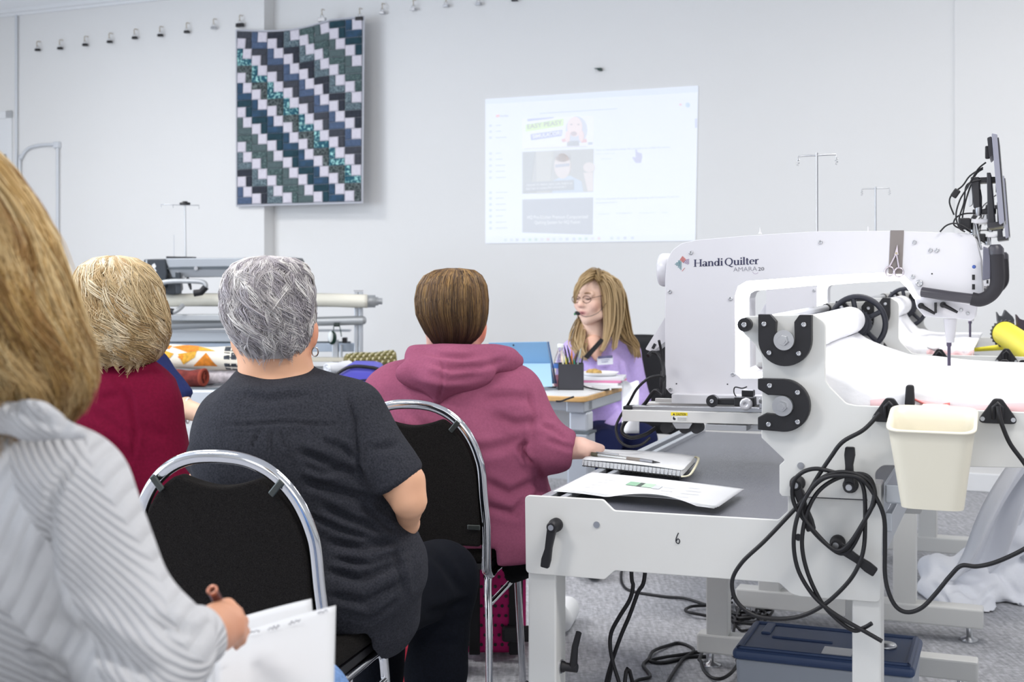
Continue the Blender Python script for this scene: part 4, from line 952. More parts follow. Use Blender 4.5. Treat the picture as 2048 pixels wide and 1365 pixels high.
# ------------------------------------------------------------------ leads on the carpet
def z7(x, y): return 1200+x/5.57, 1120+y/5.57
FEET = [(.16, 1.78+.055), (.905, 1.78+.055), (F1.hit(1400, 1300, 1.22)[0]+.03, 1.25)]
def floorcord(pts, lab, r=.0055, conv=z7, name='floor_cable', lift=0):
    q = []
    for i, p in enumerate(pts):
        w_ = F1.onz(*conv(*p[:2]), .006); w_.z = .006+(p[2] if len(p) > 2 else 0)+(.004 if i % 4 == 1 else 0); q.append(w_)
    sp = spline(q, 6)
    for p in sp:                      # the cable lies round the levelling feet, not through them
        for fx, fy in FEET:
            dxy = Vector((p.x-fx, p.y-fy))
            if dxy.length < .040: dxy = dxy.normalized()*.040 if dxy.length > 1e-5 else Vector((.04, 0)); p.x = fx+dxy.x; p.y = fy+dxy.y
        p.z = max(p.z, r)+lift
    return tag(MB().tube(sp, r, 7).build(name, cord_m, None, m=F1.m), lab, 'cable')
floorcord([(275, 60), (240, 150), (250, 270), (350, 350), (700, 410), (950, 445), (1170, 500), (1400, 560), (1560, 640)], 'black cable trailing straight across the carpet to the tangle')
floorcord([(1500, 620), (1300, 545), (1170, 540), (1020, 550), (950, 590), (1000, 630), (1170, 650), (1400, 690), (1600, 700)], 'black cable making a narrow hairpin loop on the carpet', lift=.009)
floorcord([(330, 1420), (420, 1360), (560, 1300), (480, 1180), (540, 1110), (600, 1030), (780, 950), (880, 930), (1000, 970), (1040, 1040), (900, 1105), (700, 1150), (560, 1130), (700, 1105), (900, 1060), (1080, 1030), (1170, 990), (1300, 968), (1420, 1000), (1500, 1080)], 'black cable kinked into a flat loop on the carpet beside the table leg')
floorcord([(1180, 985), (1125, 1110), (1150, 1250), (1230, 1340), (1340, 1362), (1450, 1320), (1528, 1210), (1525, 1150)], 'black cable lying in a round ring about the levelling foot', lift=.009)
floorcord([(740, 1400), (800, 1300), (870, 1180), (960, 1090), (1180, 1080)], 'black cable running from the table leg out of the loop')
for k in range(5):
    cx_, cy_ = [(1440, 640), (1520, 560), (1580, 720), (1650, 620), (1700, 690)][k]
    rr_ = random.Random(k); pts = []
    for j in range(11):
        a_ = j*.95+k; pts.append((cx_+rr_.uniform(60, 260)*math.cos(a_), cy_+rr_.uniform(40, 170)*math.sin(a_), rr_.uniform(0, .03)))
    floorcord(pts, 'black cable in the tangle on the carpet behind the navy-lidded box', .005).__setitem__('group', 'tangled cables behind the storage box')
hang = [[(350, 145), (368, 290), (330, 450), (220, 630), (130, 800), (112, 950), (140, 1130), (200, 1330), (260, 1500)], [(500, 160), (420, 370), (330, 620), (240, 830), (150, 1080), (90, 1280), (60, 1420), (50, 1560)]]
for k, hpts in enumerate(hang):
    vv = .30+.016*k; q = [F1.l(*z7(x, y), vv) for x, y in hpts]
    q = [Vector((q[0].x, vv, .676))]+q
    e = q[-1]; q += [Vector((e.x+.01, .32+.02*k, .25)), Vector((e.x+.06*(1-2*k), .36, .03)), Vector((e.x+.25*(1-2*k), .42, .006))]
    tag(MB().tube(spline(q, 6), .0052, 8).build('power_lead', cord_m, None, m=F1.m), ('black lead curving down from beneath the table end plate' if k == 0 else 'straighter black lead slanting down from beneath the table end plate'), 'cord')
# ------------------------------------------------------------------ heap of white cloth
HEAP_LATER = True
# ------------------------------------------------------------------ yellow roller end and its cradle at the far right
yr = empty('yellow_roller', (0, 0, 0), 'bright yellow roller tube lying in a black notched cradle', 'roller')
ya = P(2010, 668, 4.75); yb = P(2080, 715, 4.25); yx = (yb-ya).normalized()
MB().lathe([(.043, 0), (.045, .004), (.045, (yb-ya).length)], ya, yx, 28).build('tube', mk('bright_yellow', '#efe23a', .5), yr)
g = []
for k in range(44): rr = .052 if k % 2 else .046; g.append((rr*math.cos(2*math.pi*k/44), rr*math.sin(2*math.pi*k/44)))
aa = yx.orthogonal().normalized(); b_ = yx.cross(aa); dg = mk('dark_grey_cradle', '#43454a', .5)
m = MB(); vs = [ya+aa*x+b_*y-yx*.012 for x, y in g]+[ya+aa*x+b_*y+yx*.0 for x, y in g]; n = len(g)
m.add(vs, [tuple(range(n))[::-1], tuple(range(n, 2*n))]+[(i, (i+1) % n, (i+1) % n+n, i+n) for i in range(n)]); m.build('toothed_collar', dg, yr)
def plate_px(name, pts, d, th, mat, par):
    q = [P(x, y, d) for x, y in pts]; n = len(q)
    return MB().add(q+[p+Vector((.2*th, th, 0)) for p in q], [tuple(range(n)), tuple(range(2*n-1, n-1, -1))]+[(i, i+n, (i+1) % n+n, (i+1) % n) for i in range(n)]).build(name, mat, par, bevel=.002)
plate_px('cradle', [(1994, 624), (1999, 632), (2006, 633), (2011, 620), (2026, 634), (2029, 640), (2028, 648), (2018, 652), (2032, 655), (2033, 660), (2012, 660), (1996, 644)], 4.82, .03, dg, yr)
plate_px('cradle', [(2033, 629), (2040, 638), (2048, 641), (2060, 640), (2060, 676), (2046, 672), (2036, 660)], 4.70, .03, mk('plum_black', '#3a3140', .5), yr)
plate_px('cradle_foot', [(2028, 706), (2040, 700), (2060, 712), (2060, 745), (2046, 738), (2030, 720)], 4.5, .03, mk('plum_grey', '#5d566c', .5), yr)
pt = [P(1905, 703, 4.9), P(1960, 699, 4.85), P(2015, 694, 4.75)]
MB().tube(pt, [.004, .008, .012], 8).build('yellow_tape', mk('bright_yellow', '#efe23a', .5), yr)
# ================================================================== the frame along the back wall, left
LD = 7.4
def lp(x, y, d=LD): return P(x, y, d)
def tubep(name, pts, r, mat, par, n=12, **k): return MB().tube(pts, r, n, **k).build(name, mat, par)
lf = empty('roller_frame', (0, 0, 0), 'silver quilting frame with cream leader cloth standing along the back wall', 'quilting frame')
cream = mk('cream_canvas', '#e9e5d6', .85, bump=(70, .3, .004))
galv = mk('grey_tube', '#b5b8ba', .42, .5)
MB().grid(lambda a, b: lp(250+485*a, 589+(23+2*a)*b+1.2*math.sin(14*a), LD-.045-.03*math.sin(math.pi*b)), 60, 8, .004).build('leader_cloth', cream, lf)
a = lp(200, 601); b = lp(736, 603)
tubep('leader_roller', [a, b], .033, galv, lf, 18)
MB().lathe([(.036, 0), (.036, .05), (.025, .052), (.025, .065), (.018, .07), (.018, .09)], lp(733, 603), (1, 0, 0), 20).build('roller_end', galv, lf)
MB().lathe([(.02, 0), (.02, .02)], lp(746, 604), (1, 0, 0), 16).build('roller_knob', black_pl, lf)
for xa in (713, 722):
    q0 = lp(xa, 584, LD+.05); MB().b2((q0.x-.011, LD+.03, 0.0), (q0.x+.011, LD+.07, q0.z)).build('post', alu, lf, bevel=.003)
q0 = lp(717, 584, LD+.05); MB().box((q0.x, LD+.05, q0.z+.006), (.05, .05, .006)).build('post_cap', steel, lf)
tubep('idler_rail', [lp(250, 653), lp(726, 641)], .026, galv, lf, 18)
MB().lathe([(.026, 0), (.02, .014), (.008, .02)], lp(726, 641), (1, 0, 0), 16).build('rail_end', galv, lf)
def lbox(name, x0, y0, x1, y1, d0, d1, mat):
    p = lp(x0, y0, d0); q = lp(x1, y1, d0); return MB().b2((p.x, d0, p.z), (q.x, d1, q.z)).build(name, mat, lf, bevel=.003)
lbox('track_panel', 240, 663, 470, 684, LD+.12, LD+.17, mk('pale_panel', '#d8dde2', .5))
lbox('track_gap', 240, 684, 700, 687, LD+.11, LD+.16, mk('dark_line', '#5a6268', .6))
lbox('track_beam', 240, 687, 715, 704, LD+.10, LD+.16, mk('blue_grey_beam', '#b9c5d4', .4, .3))
lbox('machine_track', 240, 660, 700, 664, LD+.04, LD+.11, alu)
lbox('short_post', 664, 680, 676, 735, LD+.02, LD+.06, alu)
lbox('short_post', 679, 690, 684, 735, LD+.02, LD+.06, alu)
lbox('bracket', 684, 676, 693, 687, LD, LD+.05, black_pl)
lbox('base_rail', 620, 716, 716, 724, LD-.02, LD+.05, mk('beige_rail', '#d5cfbe', .5))
# table part of the frame in front of it
zt_ = .692
MB().b2((-2.6, 5.95, zt_-.03), (-.42, LD+.12, zt_)).build('table_bed', mk('grey_bed', '#8d9096', .5), lf)
MB().b2((-2.6, 5.90, zt_-.075), (-.42, 5.95, zt_+.012)).build('front_rail', mk('silver_rail', '#cdd2d8', .35, .5), lf, bevel=.01)
MB().b2((-2.6, 5.93, zt_+.0), (-.42, 5.965, zt_+.018)).build('rail_edge', mk('dark_line', '#5a6268', .6), lf)
for x in (-2.3, -.6):
    for y in (6.05, LD-.2): MB().b2((x-.035, y-.035, 0), (x+.035, y+.035, zt_-.03)).build('leg', alu, lf, bevel=.004)
# ------------------------------------------------------------------ its machine
lm = empty('silver_long_arm', (0, 0, 0), 'silver long-arm machine with charcoal head on the frame along the wall', 'quilting machine')
char = mk('charcoal_casing', '#2f353c', .4)
def lpr(name, pts, d0, d1, mat, bv=.004, r=0):
    q = [lp(x, y, d0) for x, y in pts]; pl = [(p.x, p.z) for p in q]
    return MB().prism(round_poly(pl, r) if r else pl, d0, d1).build(name, mat, lm, bevel=bv)
D0 = LD-.16
lpr('arm', [(328, 517), (588, 515), (592, 522), (592, 532), (336, 536)], D0, D0+.14, mk('silver_casing', '#aeb3b9', .3, .5), .006)
lpr('arm_groove', [(332, 535), (560, 533), (560, 538), (335, 539)], D0+.006, D0+.13, mk('dark_line', '#5a6268', .6), 0)
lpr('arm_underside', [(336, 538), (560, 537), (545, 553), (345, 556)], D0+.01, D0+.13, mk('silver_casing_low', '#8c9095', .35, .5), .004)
lpr('rear_cap', [(572, 516), (590, 516), (594, 523), (594, 534), (580, 533)], D0-.006, LD+.10, char, .006, .008)
lpr('rear_column', [(566, 530), (592, 530), (592, 662), (566, 662)], LD+.045, LD+.095, char, .006)
lpr('head', [(287, 519), (331, 518), (334, 548), (331, 575), (318, 580), (296, 560), (287, 545)], D0-.012, D0+.152, char, .008, .01)
lpr('head_stripe', [(291, 520), (294, 520), (296, 548), (293, 546)], D0-.0135, D0-.01, mk('stripe_silver', '#c9ced3', .3, .5), 0)
for pts in ([(304, 530), (309, 527), (312, 533), (309, 538), (304, 536)], [(306, 540), (310, 538), (313, 542), (309, 546)]): lpr('head_emblem', pts, D0-.0135, D0-.01, mk('emblem_white', '#e8eaec', .4), 0)
lpr('head_foot', [(318, 570), (355, 545), (358, 580), (350, 590), (322, 588)], D0+.02, D0+.12, char, .006)
lpr('spool_tray', [(332, 513), (386, 514), (386, 518), (332, 518)], D0+.02, D0+.10, black_pl, .002)
MB().tube([lp(371, 516, D0+.07), lp(370, 412, D0+.07)], .0055, 8).build('thread_mast', mk('mast_grey', '#c9cbcd', .4, .4), lm)
MB().tube([lp(348, 516, D0+.07), lp(348, 470, D0+.07)], .002, 6).build('spool_pin', steel, lm)
MB().lathe([(.03, 0), (.03, .012), (.014, .016), (.014, .02)], lp(370, 410, D0+.07), (0, 0, 1), 16).build('mast_knob', black_pl, lm)
MB().tube([lp(322, 416, D0+.07), lp(322, 409, D0+.07), lp(347, 410, D0+.07), lp(398, 411, D0+.07), lp(398, 418, D0+.07)], .0025, 6).build('mast_arm', steel, lm)
for x in (346, ): MB().tube([lp(x, 410, D0+.07), lp(x, 416, D0+.07)], .002, 5).build('thread_guide', steel, lm)
lpr('arm_band', [(489, 516), (491, 516), (490, 528), (488, 528)], D0-.002, D0, mk('red_band', '#c23a3f', .5), 0)
tubep('handle_bar', spline([lp(305, 578, D0-.06), lp(322, 567, D0-.06), lp(345, 563, D0-.06), (lp(390, 563, D0-.06)), lp(408, 566, D0-.06), lp(411, 575, D0-.06), lp(404, 584, D0-.06)], 5), .0135, galv, lm)
tubep('grip', [lp(412, 574, D0-.06), lp(402, 585, D0-.06), lp(388, 587, D0-.06)], .019, black_pl, lm)
tubep('handle_bar', spline([lp(366, 611, D0-.02), lp(356, 620, D0-.05), lp(345, 625, D0-.06), lp(332, 622, D0-.06)], 5), .013, galv, lm)
tubep('grip', [lp(347, 624, D0-.06), lp(328, 622, D0-.06)], .018, black_pl, lm)
MB().tube([lp(375, 556, D0-.03), lp(380, 572, D0-.05), lp(382, 580, D0-.05)], [.008, .009, .005], 8).build('clamp_lever', black_pl, lm)
lpr('bracket', [(350, 545), (360, 545), (362, 588), (352, 588)], D0-.04, D0-.02, char, .003)
for x, y in ((392, 537), (355, 548), (366, 556)): MB().disc(lp(x, y, D0-.004), .011, .008).build('screw', steel, lm)
MB().b2((lp(300, 0).x, D0+.02, lp(0, 640).z), (lp(592, 0).x, D0+.12, lp(0, 628).z)).build('carriage_bed', galv, lm, bevel=.004)
# ------------------------------------------------------------------ rolled quilts and cloth lying on its bed
def rolled(name, label, a, b, r, matfn, cols, spots=None, flat=.8, turns=True):
    """a soft rolled quilt from a to b with a spiral end; patches are real triangles laid on the cloth"""
    t = empty(name, (0, 0, 0), label, 'quilt'); ax = (b-a).normalized(); L_ = (b-a).length; up = Vector((0, 0, 1)); sd = ax.cross(up).normalized(); K = 26
    def surf(s, ph, off=0):
        rr = (r+off)*(1+.05*math.sin(3*ph+2*s*5)+.03*math.sin(9*s))
        return a+ax*(s*L_)+up*(rr*flat*math.sin(ph))+sd*(rr*math.cos(ph))
    m = MB(); N = 30
    vs = [surf(i/N, 2*math.pi*k/K) for i in range(N+1) for k in range(K)]
    m.add(vs, [(i*K+k, i*K+(k+1) % K, (i+1)*K+(k+1) % K, (i+1)*K+k) for i in range(N) for k in range(K)], True)
    m.add([surf(0, 2*math.pi*k/K) for k in range(K)], [tuple(range(K))]); m.add([surf(1, 2*math.pi*k/K) for k in range(K)], [tuple(range(K))[::-1]])
    m.build('roll', matfn, t)
    if turns:
        for s_, d_ in ((0, -1), (1, 1)):
            sp = [surf(s_, q*.5)*0+(a+ax*(s_*L_+d_*.003))+up*(r*flat*(1-q/26)*math.sin(q*.5))+sd*(r*(1-q/26)*math.cos(q*.5)) for q in range(24)]
            MB().tube(sp, .006, 6).build('rolled_edge', cols, t)
    return t, surf
org = mk('orange_print_cloth', '#d9852a', .9, var=(60, .25)); gold = mk('gold_print_cloth', '#dba63c', .9, var=(70, .25)); offw = mk('off_white_cloth', '#ece6d6', .9, bump=(50, .3, .004)); inkc = mk('dark_leaf_print', '#3d4148', .9, var=(45, .5))
qa_ = P(306, 713, 6.30); qb_ = P(492, 719, 6.30)
t, sf = rolled('star_quilt_roll', 'rolled quilt with orange and gold star points on white beside the grey-haired head', qa_, qb_, .062, offw, gold, flat=.92)
def patch(name, pts, mat, nsub=5):
    """pts are (s, phase in degrees): a cloth triangle or quad lying on the roll"""
    pts = [(s, math.radians(p)) for s, p in pts]
    if len(pts) == 3: pts = [pts[0], pts[1], pts[2], pts[2]]
    m = MB(); W = nsub+1; vs = []
    for i in range(W):
        for j in range(W):
            a_, b_ = i/nsub, j/nsub
            s = (pts[0][0]*(1-a_)+pts[1][0]*a_)*(1-b_)+(pts[3][0]*(1-a_)+pts[2][0]*a_)*b_
            p = (pts[0][1]*(1-a_)+pts[1][1]*a_)*(1-b_)+(pts[3][1]*(1-a_)+pts[2][1]*a_)*b_
            vs.append(sf(s, p, .0022))
    m.add(vs, [(i*W+j, (i+1)*W+j, (i+1)*W+j+1, i*W+j+1) for i in range(nsub) for j in range(nsub)], True); m.build(name, mat, t)
vis = 0
# phase 0 faces the viewer's side: sd = ax x up points towards the viewer
patch('patch', [(.22, 60), (.50, 95), (.52, 40), (.40, 30)], org); patch('patch', [(.50, 75), (.70, 40), (.52, 38)], gold)
patch('patch', [(.30, 20), (.50, 38), (.48, 5), (.36, -30)], gold); patch('patch', [(.60, 30), (.72, -38), (.46, -40)], org)
patch('patch', [(.02, 95), (.22, 70), (.20, 45), (.0, 60)], org); patch('patch', [(.08, 45), (.26, 20), (.22, -2), (.08, 15)], gold)
patch('patch', [(.78, 110), (1.0, 110), (1.0, -60), (.80, -60)], inkc); patch('patch', [(.08, 5), (.14, 0), (.14, -50), (.08, -50)], inkc); patch('patch', [(.30, 5), (.37, 28), (.35, -10)], org)
for s in (.85, .92):
    patch('sashing', [(s, 100), (s+.012, 100), (s+.022, -55), (s+.01, -55)], offw)
patch('sashing', [(.79, 42), (1, 42), (1, 36), (.79, 36)], offw)
rdk = mk('dark_red_cloth', '#6f2a25', .9, var=(40, .4))
t2, sf2 = rolled('red_quilt_roll', 'dark red rolled quilt with a hollow end under the star quilt', P(335, 757, 6.2), P(409, 757, 6.2), .043, rdk, mk('rust_cloth', '#8f3d2c', .9), flat=.95)
MB().lathe([(.040, 0), (.044, .012), (.034, .020), (.030, .004)], P(404, 755, 6.17), (1, -.35, 0), 24, cap=False).build('hollow_end', mk('rust_cloth', '#8f3d2c', .9), t2)
MB().disc(P(404.5, 755, 6.168), .033, .004, (1, -.35, 0)).build('hollow', mk('painted_hollow_shade', '#2a1714', .95), t2)  # dark disc painting the shade inside the roll's open end
rolled('grey_print_roll', 'small rolled cloth with pale grey print behind the dark red roll', P(411, 757, 6.30), P(478, 752, 6.30), .036, mk('pale_grey_print', '#c9c2c6', .9, var=(60, .25)), mk('slate_cloth', '#4a4d5e', .9), flat=.9)
# olive knit roll and violet pad
t, sf = rolled('olive_knit_roll', 'rolled olive and cream knitted cloth lying behind the mauve hoodie shoulder', P(690, 727, 7.08), P(790, 720, 7.16), .052, mk('olive_knit', '#8a8055', .95, var=(90, .45), bump=(60, .6, .01)), mk('cream_cloth', '#cfc7a3', .95), flat=.85, turns=False)
for k in range(16):
    for j in range(5):
        p0 = sf(.03+k*.06, math.radians(-10+j*26), .003); p1 = sf(.06+k*.06, math.radians(4+j*26), .004)
        MB().tube([p0, p1], .006, 5).build('stitch', mk('cream_cloth', '#cfc7a3', .95) if (k+j) % 2 else mk('olive_stitch', '#75703f', .95), t)
for o_ in t.children:
    pass
rolled('white_wadding_roll', 'small roll of white wadding lying at the end of the olive knit roll', P(655, 738, 6.90), P(697, 733, 6.98), .036, mk('white_wadding', '#e8eaee', .95), mk('white_wadding', '#e8eaee', .95), flat=.8)
vp = empty('violet_pad', (0, 0, 0), 'violet blue cushioned pad with black piping behind the hoodie shoulder', 'cushion')
pp_ = [P(x, y, 5.99) for x, y in ((666, 756), (700, 736), (742, 737), (760, 742), (752, 775), (735, 780), (690, 775))]
n = len(pp_); m = MB(); m.add(pp_+[p+Vector((0, .22, .02)) for p in pp_], [tuple(range(n)), tuple(range(2*n-1, n-1, -1))]+[(i, i+n, (i+1) % n+n, (i+1) % n) for i in range(n)]); m.build('pad', mk('violet_vinyl', '#5a58c4', .45), vp, bevel=.02, seg=4)
MB().tube(spline([p+Vector((0, -.004, .004)) for p in pp_[:4]], 6), .008, 8).build('piping', black_pl, vp)
MB().tube(spline([P(705, 766, 5.985), P(722, 761, 5.985), P(745, 760, 5.985)], 6), .0035, 6).build('zip', black_pl, vp)
MB().b2((-.80, 6.0, zt_), (-.64, 6.2, zt_+.02)).build('base', black_pl, vp)
hp = empty('hanging_pod', (0, 0, 0), 'glossy dark green and white pod hanging on a strap from the grey rail', 'pod')
MB().ball(P(664.5, 676, LD-.05), (.025, .02, .04), 12).build('pod', mk('glossy_green', '#16352b', .15), hp)
MB().ball(P(661, 674, LD-.066), (.015, .012, .032), 10).build('pod_face', mk('glossy_white', '#e9efee', .2), hp)
MB().tube(spline([P(667, 662, LD-.05), P(668, 652, LD-.045), P(674, 648, LD-.04), P(679, 652, LD-.04), P(683, 674, LD-.03)], 5), .003, 6).build('strap', mk('strap_green', '#4a5c58', .5), hp)
MB().tube([P(668, 650, LD-.04), P(679, 650, LD-.04)], .011, 8).build('strap_clip', mk('strap_dark', '#26332f', .5), hp)
# ================================================================== presenter's desk
DT = Frame((.30, 5.34), (2.56, -1)); ZD = .73
desk = empty('height_adjustable_desk', DT.m, 'white desk with wooden edge on a silver column leg before the presenter', 'desk')
top_pl = round_poly([(-.75, 0), (.0, 0), (.0, .66), (-.75, .66)], [.02, .05, .03, .02], 6)
MB().slab(top_pl, ZD-.026, ZD-.004).build('wooden_edge', mk('beech_edge', '#cfa56a', .5, var=(30, .12)), desk, bevel=.004)
MB().slab(round_poly([(-.745, .005), (-.005, .005), (-.005, .655), (-.745, .655)], [.02, .05, .03, .02], 6), ZD-.004, ZD).build('desk_top', mk('white_laminate', '#e9eaea', .4), desk)
MB().b2((-.70, .10, ZD-.075), (-.02, .16, ZD-.026)).build('cross_beam', mk('desk_silver', '#b6bcc4', .35, .5), desk, bevel=.004)
MB().b2((-.10, .05, ZD-.075), (-.02, .60, ZD-.026)).build('bracket', mk('desk_silver', '#b6bcc4', .35, .5), desk, bevel=.006)
for u in (-.06, -.66):
    MB().b2((u-.042, .09, ZD-.16), (u+.042, .17, ZD-.075)).build('upper_column', mk('desk_silver_light', '#ccd1d8', .3, .5), desk, bevel=.01)
    MB().b2((u-.05, .083, .06), (u+.05, .178, ZD-.16)).build('lower_column', mk('desk_silver', '#b6bcc4', .35, .5), desk, bevel=.012)
    MB().b2((u-.052, .081, ZD-.168), (u+.052, .18, ZD-.158)).build('column_collar', mk('dark_line', '#5a6268', .6), desk)
    MB().b2((u-.04, -.05, .02), (u+.04, .60, .06)).build('foot', mk('desk_silver', '#b6bcc4', .35, .5), desk, bevel=.01)
MB().b2((-.62, .5, .30), (-.24, .515, ZD-.08)).build('modesty_panel', mk('pale_panel', '#d8dde2', .5), desk)
def dz(px, py, z=ZD): return DT.onz(px, py, z)
# tablet computer with kickstand
tb = empty('tablet_computer', (0, 0, 0), 'blue tablet computer propped open on its kickstand on the desk', 'tablet')
blue = mk('tablet_blue', '#86b4dc', .4); blue2 = mk('kickstand_blue', '#a4c9e9', .4)
base = DT.w(*dz(1040, 770)); dT = base.y
def tq(pts, d, th, mat, nm, lean=.0):
    q = [P(x, y, d) for x, y in pts]; n = len(q)
    return MB().add(q+[p+Vector((0, th, 0)) for p in q], [tuple(range(n)), tuple(range(2*n-1, n-1, -1))]+[(i, i+n, (i+1) % n+n, (i+1) % n) for i in range(n)]).build(nm, mat, tb, bevel=.003)
zb_ = ZD+.001
def tpt(px, py, s): return P(px, py, 5.72-.10*s)      # leans: top edge nearer the viewer
sc4 = [tpt(977, 686, 1), tpt(1094, 684, 1), tpt(1110, 768, 0), tpt(994, 768, 0)]
MB().add(sc4+[p+Vector((0, .012, 0)) for p in sc4], [(0, 1, 2, 3), (7, 6, 5, 4), (0, 4, 5, 1), (1, 5, 6, 2), (2, 6, 7, 3), (3, 7, 4, 0)]).build('screen_back', blue, tb, bevel=.003)
ks = [tpt(1010, 727, .5)+Vector((0, -.006, 0)), tpt(1101, 727, .5)+Vector((0, -.006, 0)), P(1105, 774, 5.58), P(1016, 774, 5.58)]
MB().add(ks+[p+Vector((0, .005, 0)) for p in ks], [(0, 1, 2, 3), (7, 6, 5, 4), (0, 4, 5, 1), (1, 5, 6, 2), (2, 6, 7, 3), (3, 7, 4, 0)]).build('kickstand', blue2, tb, bevel=.002)
MB().disc(P(1027, 691, 5.615), .004, .004).build('rear_camera', black_pl, tb)
sd_ = [tpt(1094, 684, 1)+Vector((.001, 0, 0)), tpt(1098, 684, 1)+Vector((0, .014, 0)), tpt(1114, 768, 0)+Vector((0, .014, 0)), tpt(1110, 768, 0)+Vector((.001, 0, 0))]
MB().add(sd_, [(0, 1, 2, 3)]).build('edge', mk('tablet_dark_blue', '#2f6aa8', .4), tb)
# pencil cup and pencils
cu = DT.w(*dz(1143, 781)); cupw = R(51, cu.y)/2
cup = empty('pencil_cup', Matrix.Translation((cu.x, cu.y+cupw, ZD)) @ Matrix.Rotation(-.04, 4, 'Z'), 'square charcoal pencil cup full of pencils standing on the desk corner', 'pencil cup')
hc = R(52, cu.y); cm_ = mk('charcoal_card', '#36363c', .6)
for a, b in (((-1, -1), (1, -.94)), ((-1, .94), (1, 1)), ((-1, -1), (-.94, 1)), ((.94, -1), (1, 1))):
    MB().b2((a[0]*cupw, a[1]*cupw, 0), (b[0]*cupw, b[1]*cupw, hc)).build('cup_side', cm_, cup, bevel=.001)
MB().b2((-cupw, -cupw, 0), (cupw, cupw, .004)).build('cup_base', cm_, cup)
pens = [(1125, 709, '#e8e2c8', 'cream pencil'), (1131, 712, '#cfc04a', 'yellow pencil'), (1128, 690, '#1f2024', 'slim black pen'), (1134, 690, '#232327', 'tall black marker'), (1137, 714, '#a4d04a', 'lime green pencil'), (1142, 712, '#d89a3c', 'amber pencil'), (1143, 699, '#e58a3a', 'orange pencil with pale tip'), (1147, 717, '#2f9a7c', 'green marker'), (1153, 705, '#8c6a4a', 'brown wooden pencil'), (1157, 700, '#3c3c44', 'dark pen with clip'), (1162, 697, '#b5c2c0', 'silver grey pen'), (1166, 712, '#3a3a40', 'short dark grey pen')]
for k, (x, y, c, nm) in enumerate(pens):
    b0 = cup.matrix_world @ Vector(((k % 4-1.5)*.018, ((k//4)-1)*.022, .006)); tp = P(x, y, cu.y+cupw+((k//4)-1)*.02)
    o = MB().lathe([(.0036, 0), (.0038, (tp-b0).length*.88), (.0009, (tp-b0).length)], b0, tp-b0, 8).build('pencil', mk('pencil_'+c.strip('#'), c, .5), None)
    tag(o, nm+' standing in the charcoal pencil cup', 'pencil')
# bottle
bq = DT.w(*dz(1117, 776)); t = empty('water_bottle', Matrix.Translation((bq.x+.010, bq.y+.03, ZD)), 'clear bottle with pink drink and blue cap ring beside the pencil cup', 'bottle')
gl = mk('clear_plastic', '#f2f4f6', .08, trans=.9, spec=.5)
MB().lathe([(.028, .003), (.030, .01), (.030, .11), (.027, .125), (.016, .155), (.012, .165), (.012, .178)], (0, 0, 0), (0, 0, 1), 20).build('bottle_body', gl, t)
MB().lathe([(.0265, .005), (.0272, .012), (.0272, .055)], (0, 0, 0), (0, 0, 1), 18).build('pink_drink', mk('pink_drink', '#f08fa0', .3), t)
MB().lathe([(.0312, .085), (.0312, .105)], (0, 0, 0), (0, 0, 1), 18, cap=False).build('blue_band', mk('blue_band', '#4f7fc9', .5), t)
MB().lathe([(.014, .176), (.014, .190), (.012, .192)], (0, 0, 0), (0, 0, 1), 16).build('cap', mk('white_cap', '#eef0f2', .4), t)
ry = MB().tube([P(1100, 711, 5.55), P(1112, 712, 5.5)], .007, 8).build('red_marker', mk('red_marker', '#d8392f', .4)); ry.location = (0, 0, 0)
bpy.data.objects.remove(ry)
# plate, food, magazines
pc = DT.w(*dz(1203, 772))
st = None
mag = [('#e9e9ee', 'white'), ('#f3f3f5', 'pale'), ('#e9a9c6', 'pink')]
zz = ZD
for k, (c, nm) in enumerate([('#eceef2', 'white bound book lowest in the pile under the paper plate'), ('#e58fb8', 'pink covered book in the middle of the pile on the desk'), ('#e6e8ee', 'white book on top of the pile under the paper plate')]):
    th = (.012, .010, .016)[k]
    o = MB().b2((-.105, -.08, 0), (.105, .08, th)).build('book', mk('book_'+c.strip('#'), c, .6), None, bevel=.002, m=Matrix.Translation((pc.x+.004*k, pc.y+.09, zz)) @ Matrix.Rotation(-.36+.1*k, 4, 'Z')); tag(o, nm, 'book'); zz += th
pl = empty('paper_plate', Matrix.Translation((pc.x, pc.y+.09, zz)), 'white paper plate with a pastry on the pile of books', 'plate')
MB().lathe([(.0, .004), (.062, .004), (.085, .017), (.086, .017), (.064, .0), (.0, .0)], (0, 0, 0), (0, 0, 1), 28, cap=False).build('plate', mk('plate_white', '#f1f2f4', .6), pl)
pstr = empty('pastry', Matrix.Translation((pc.x-.03, pc.y+.08, zz+.004)), 'small golden pastry lying on the paper plate', 'food')
for k in range(5): MB().ball((.018*math.cos(k*1.3), .016*math.sin(k*1.3), .012+.004*(k % 2)), (.020, .016, .012), 8).build('pastry_piece', mk('golden_crust', '#c2a05e', .7, var=(90, .3)), pstr)
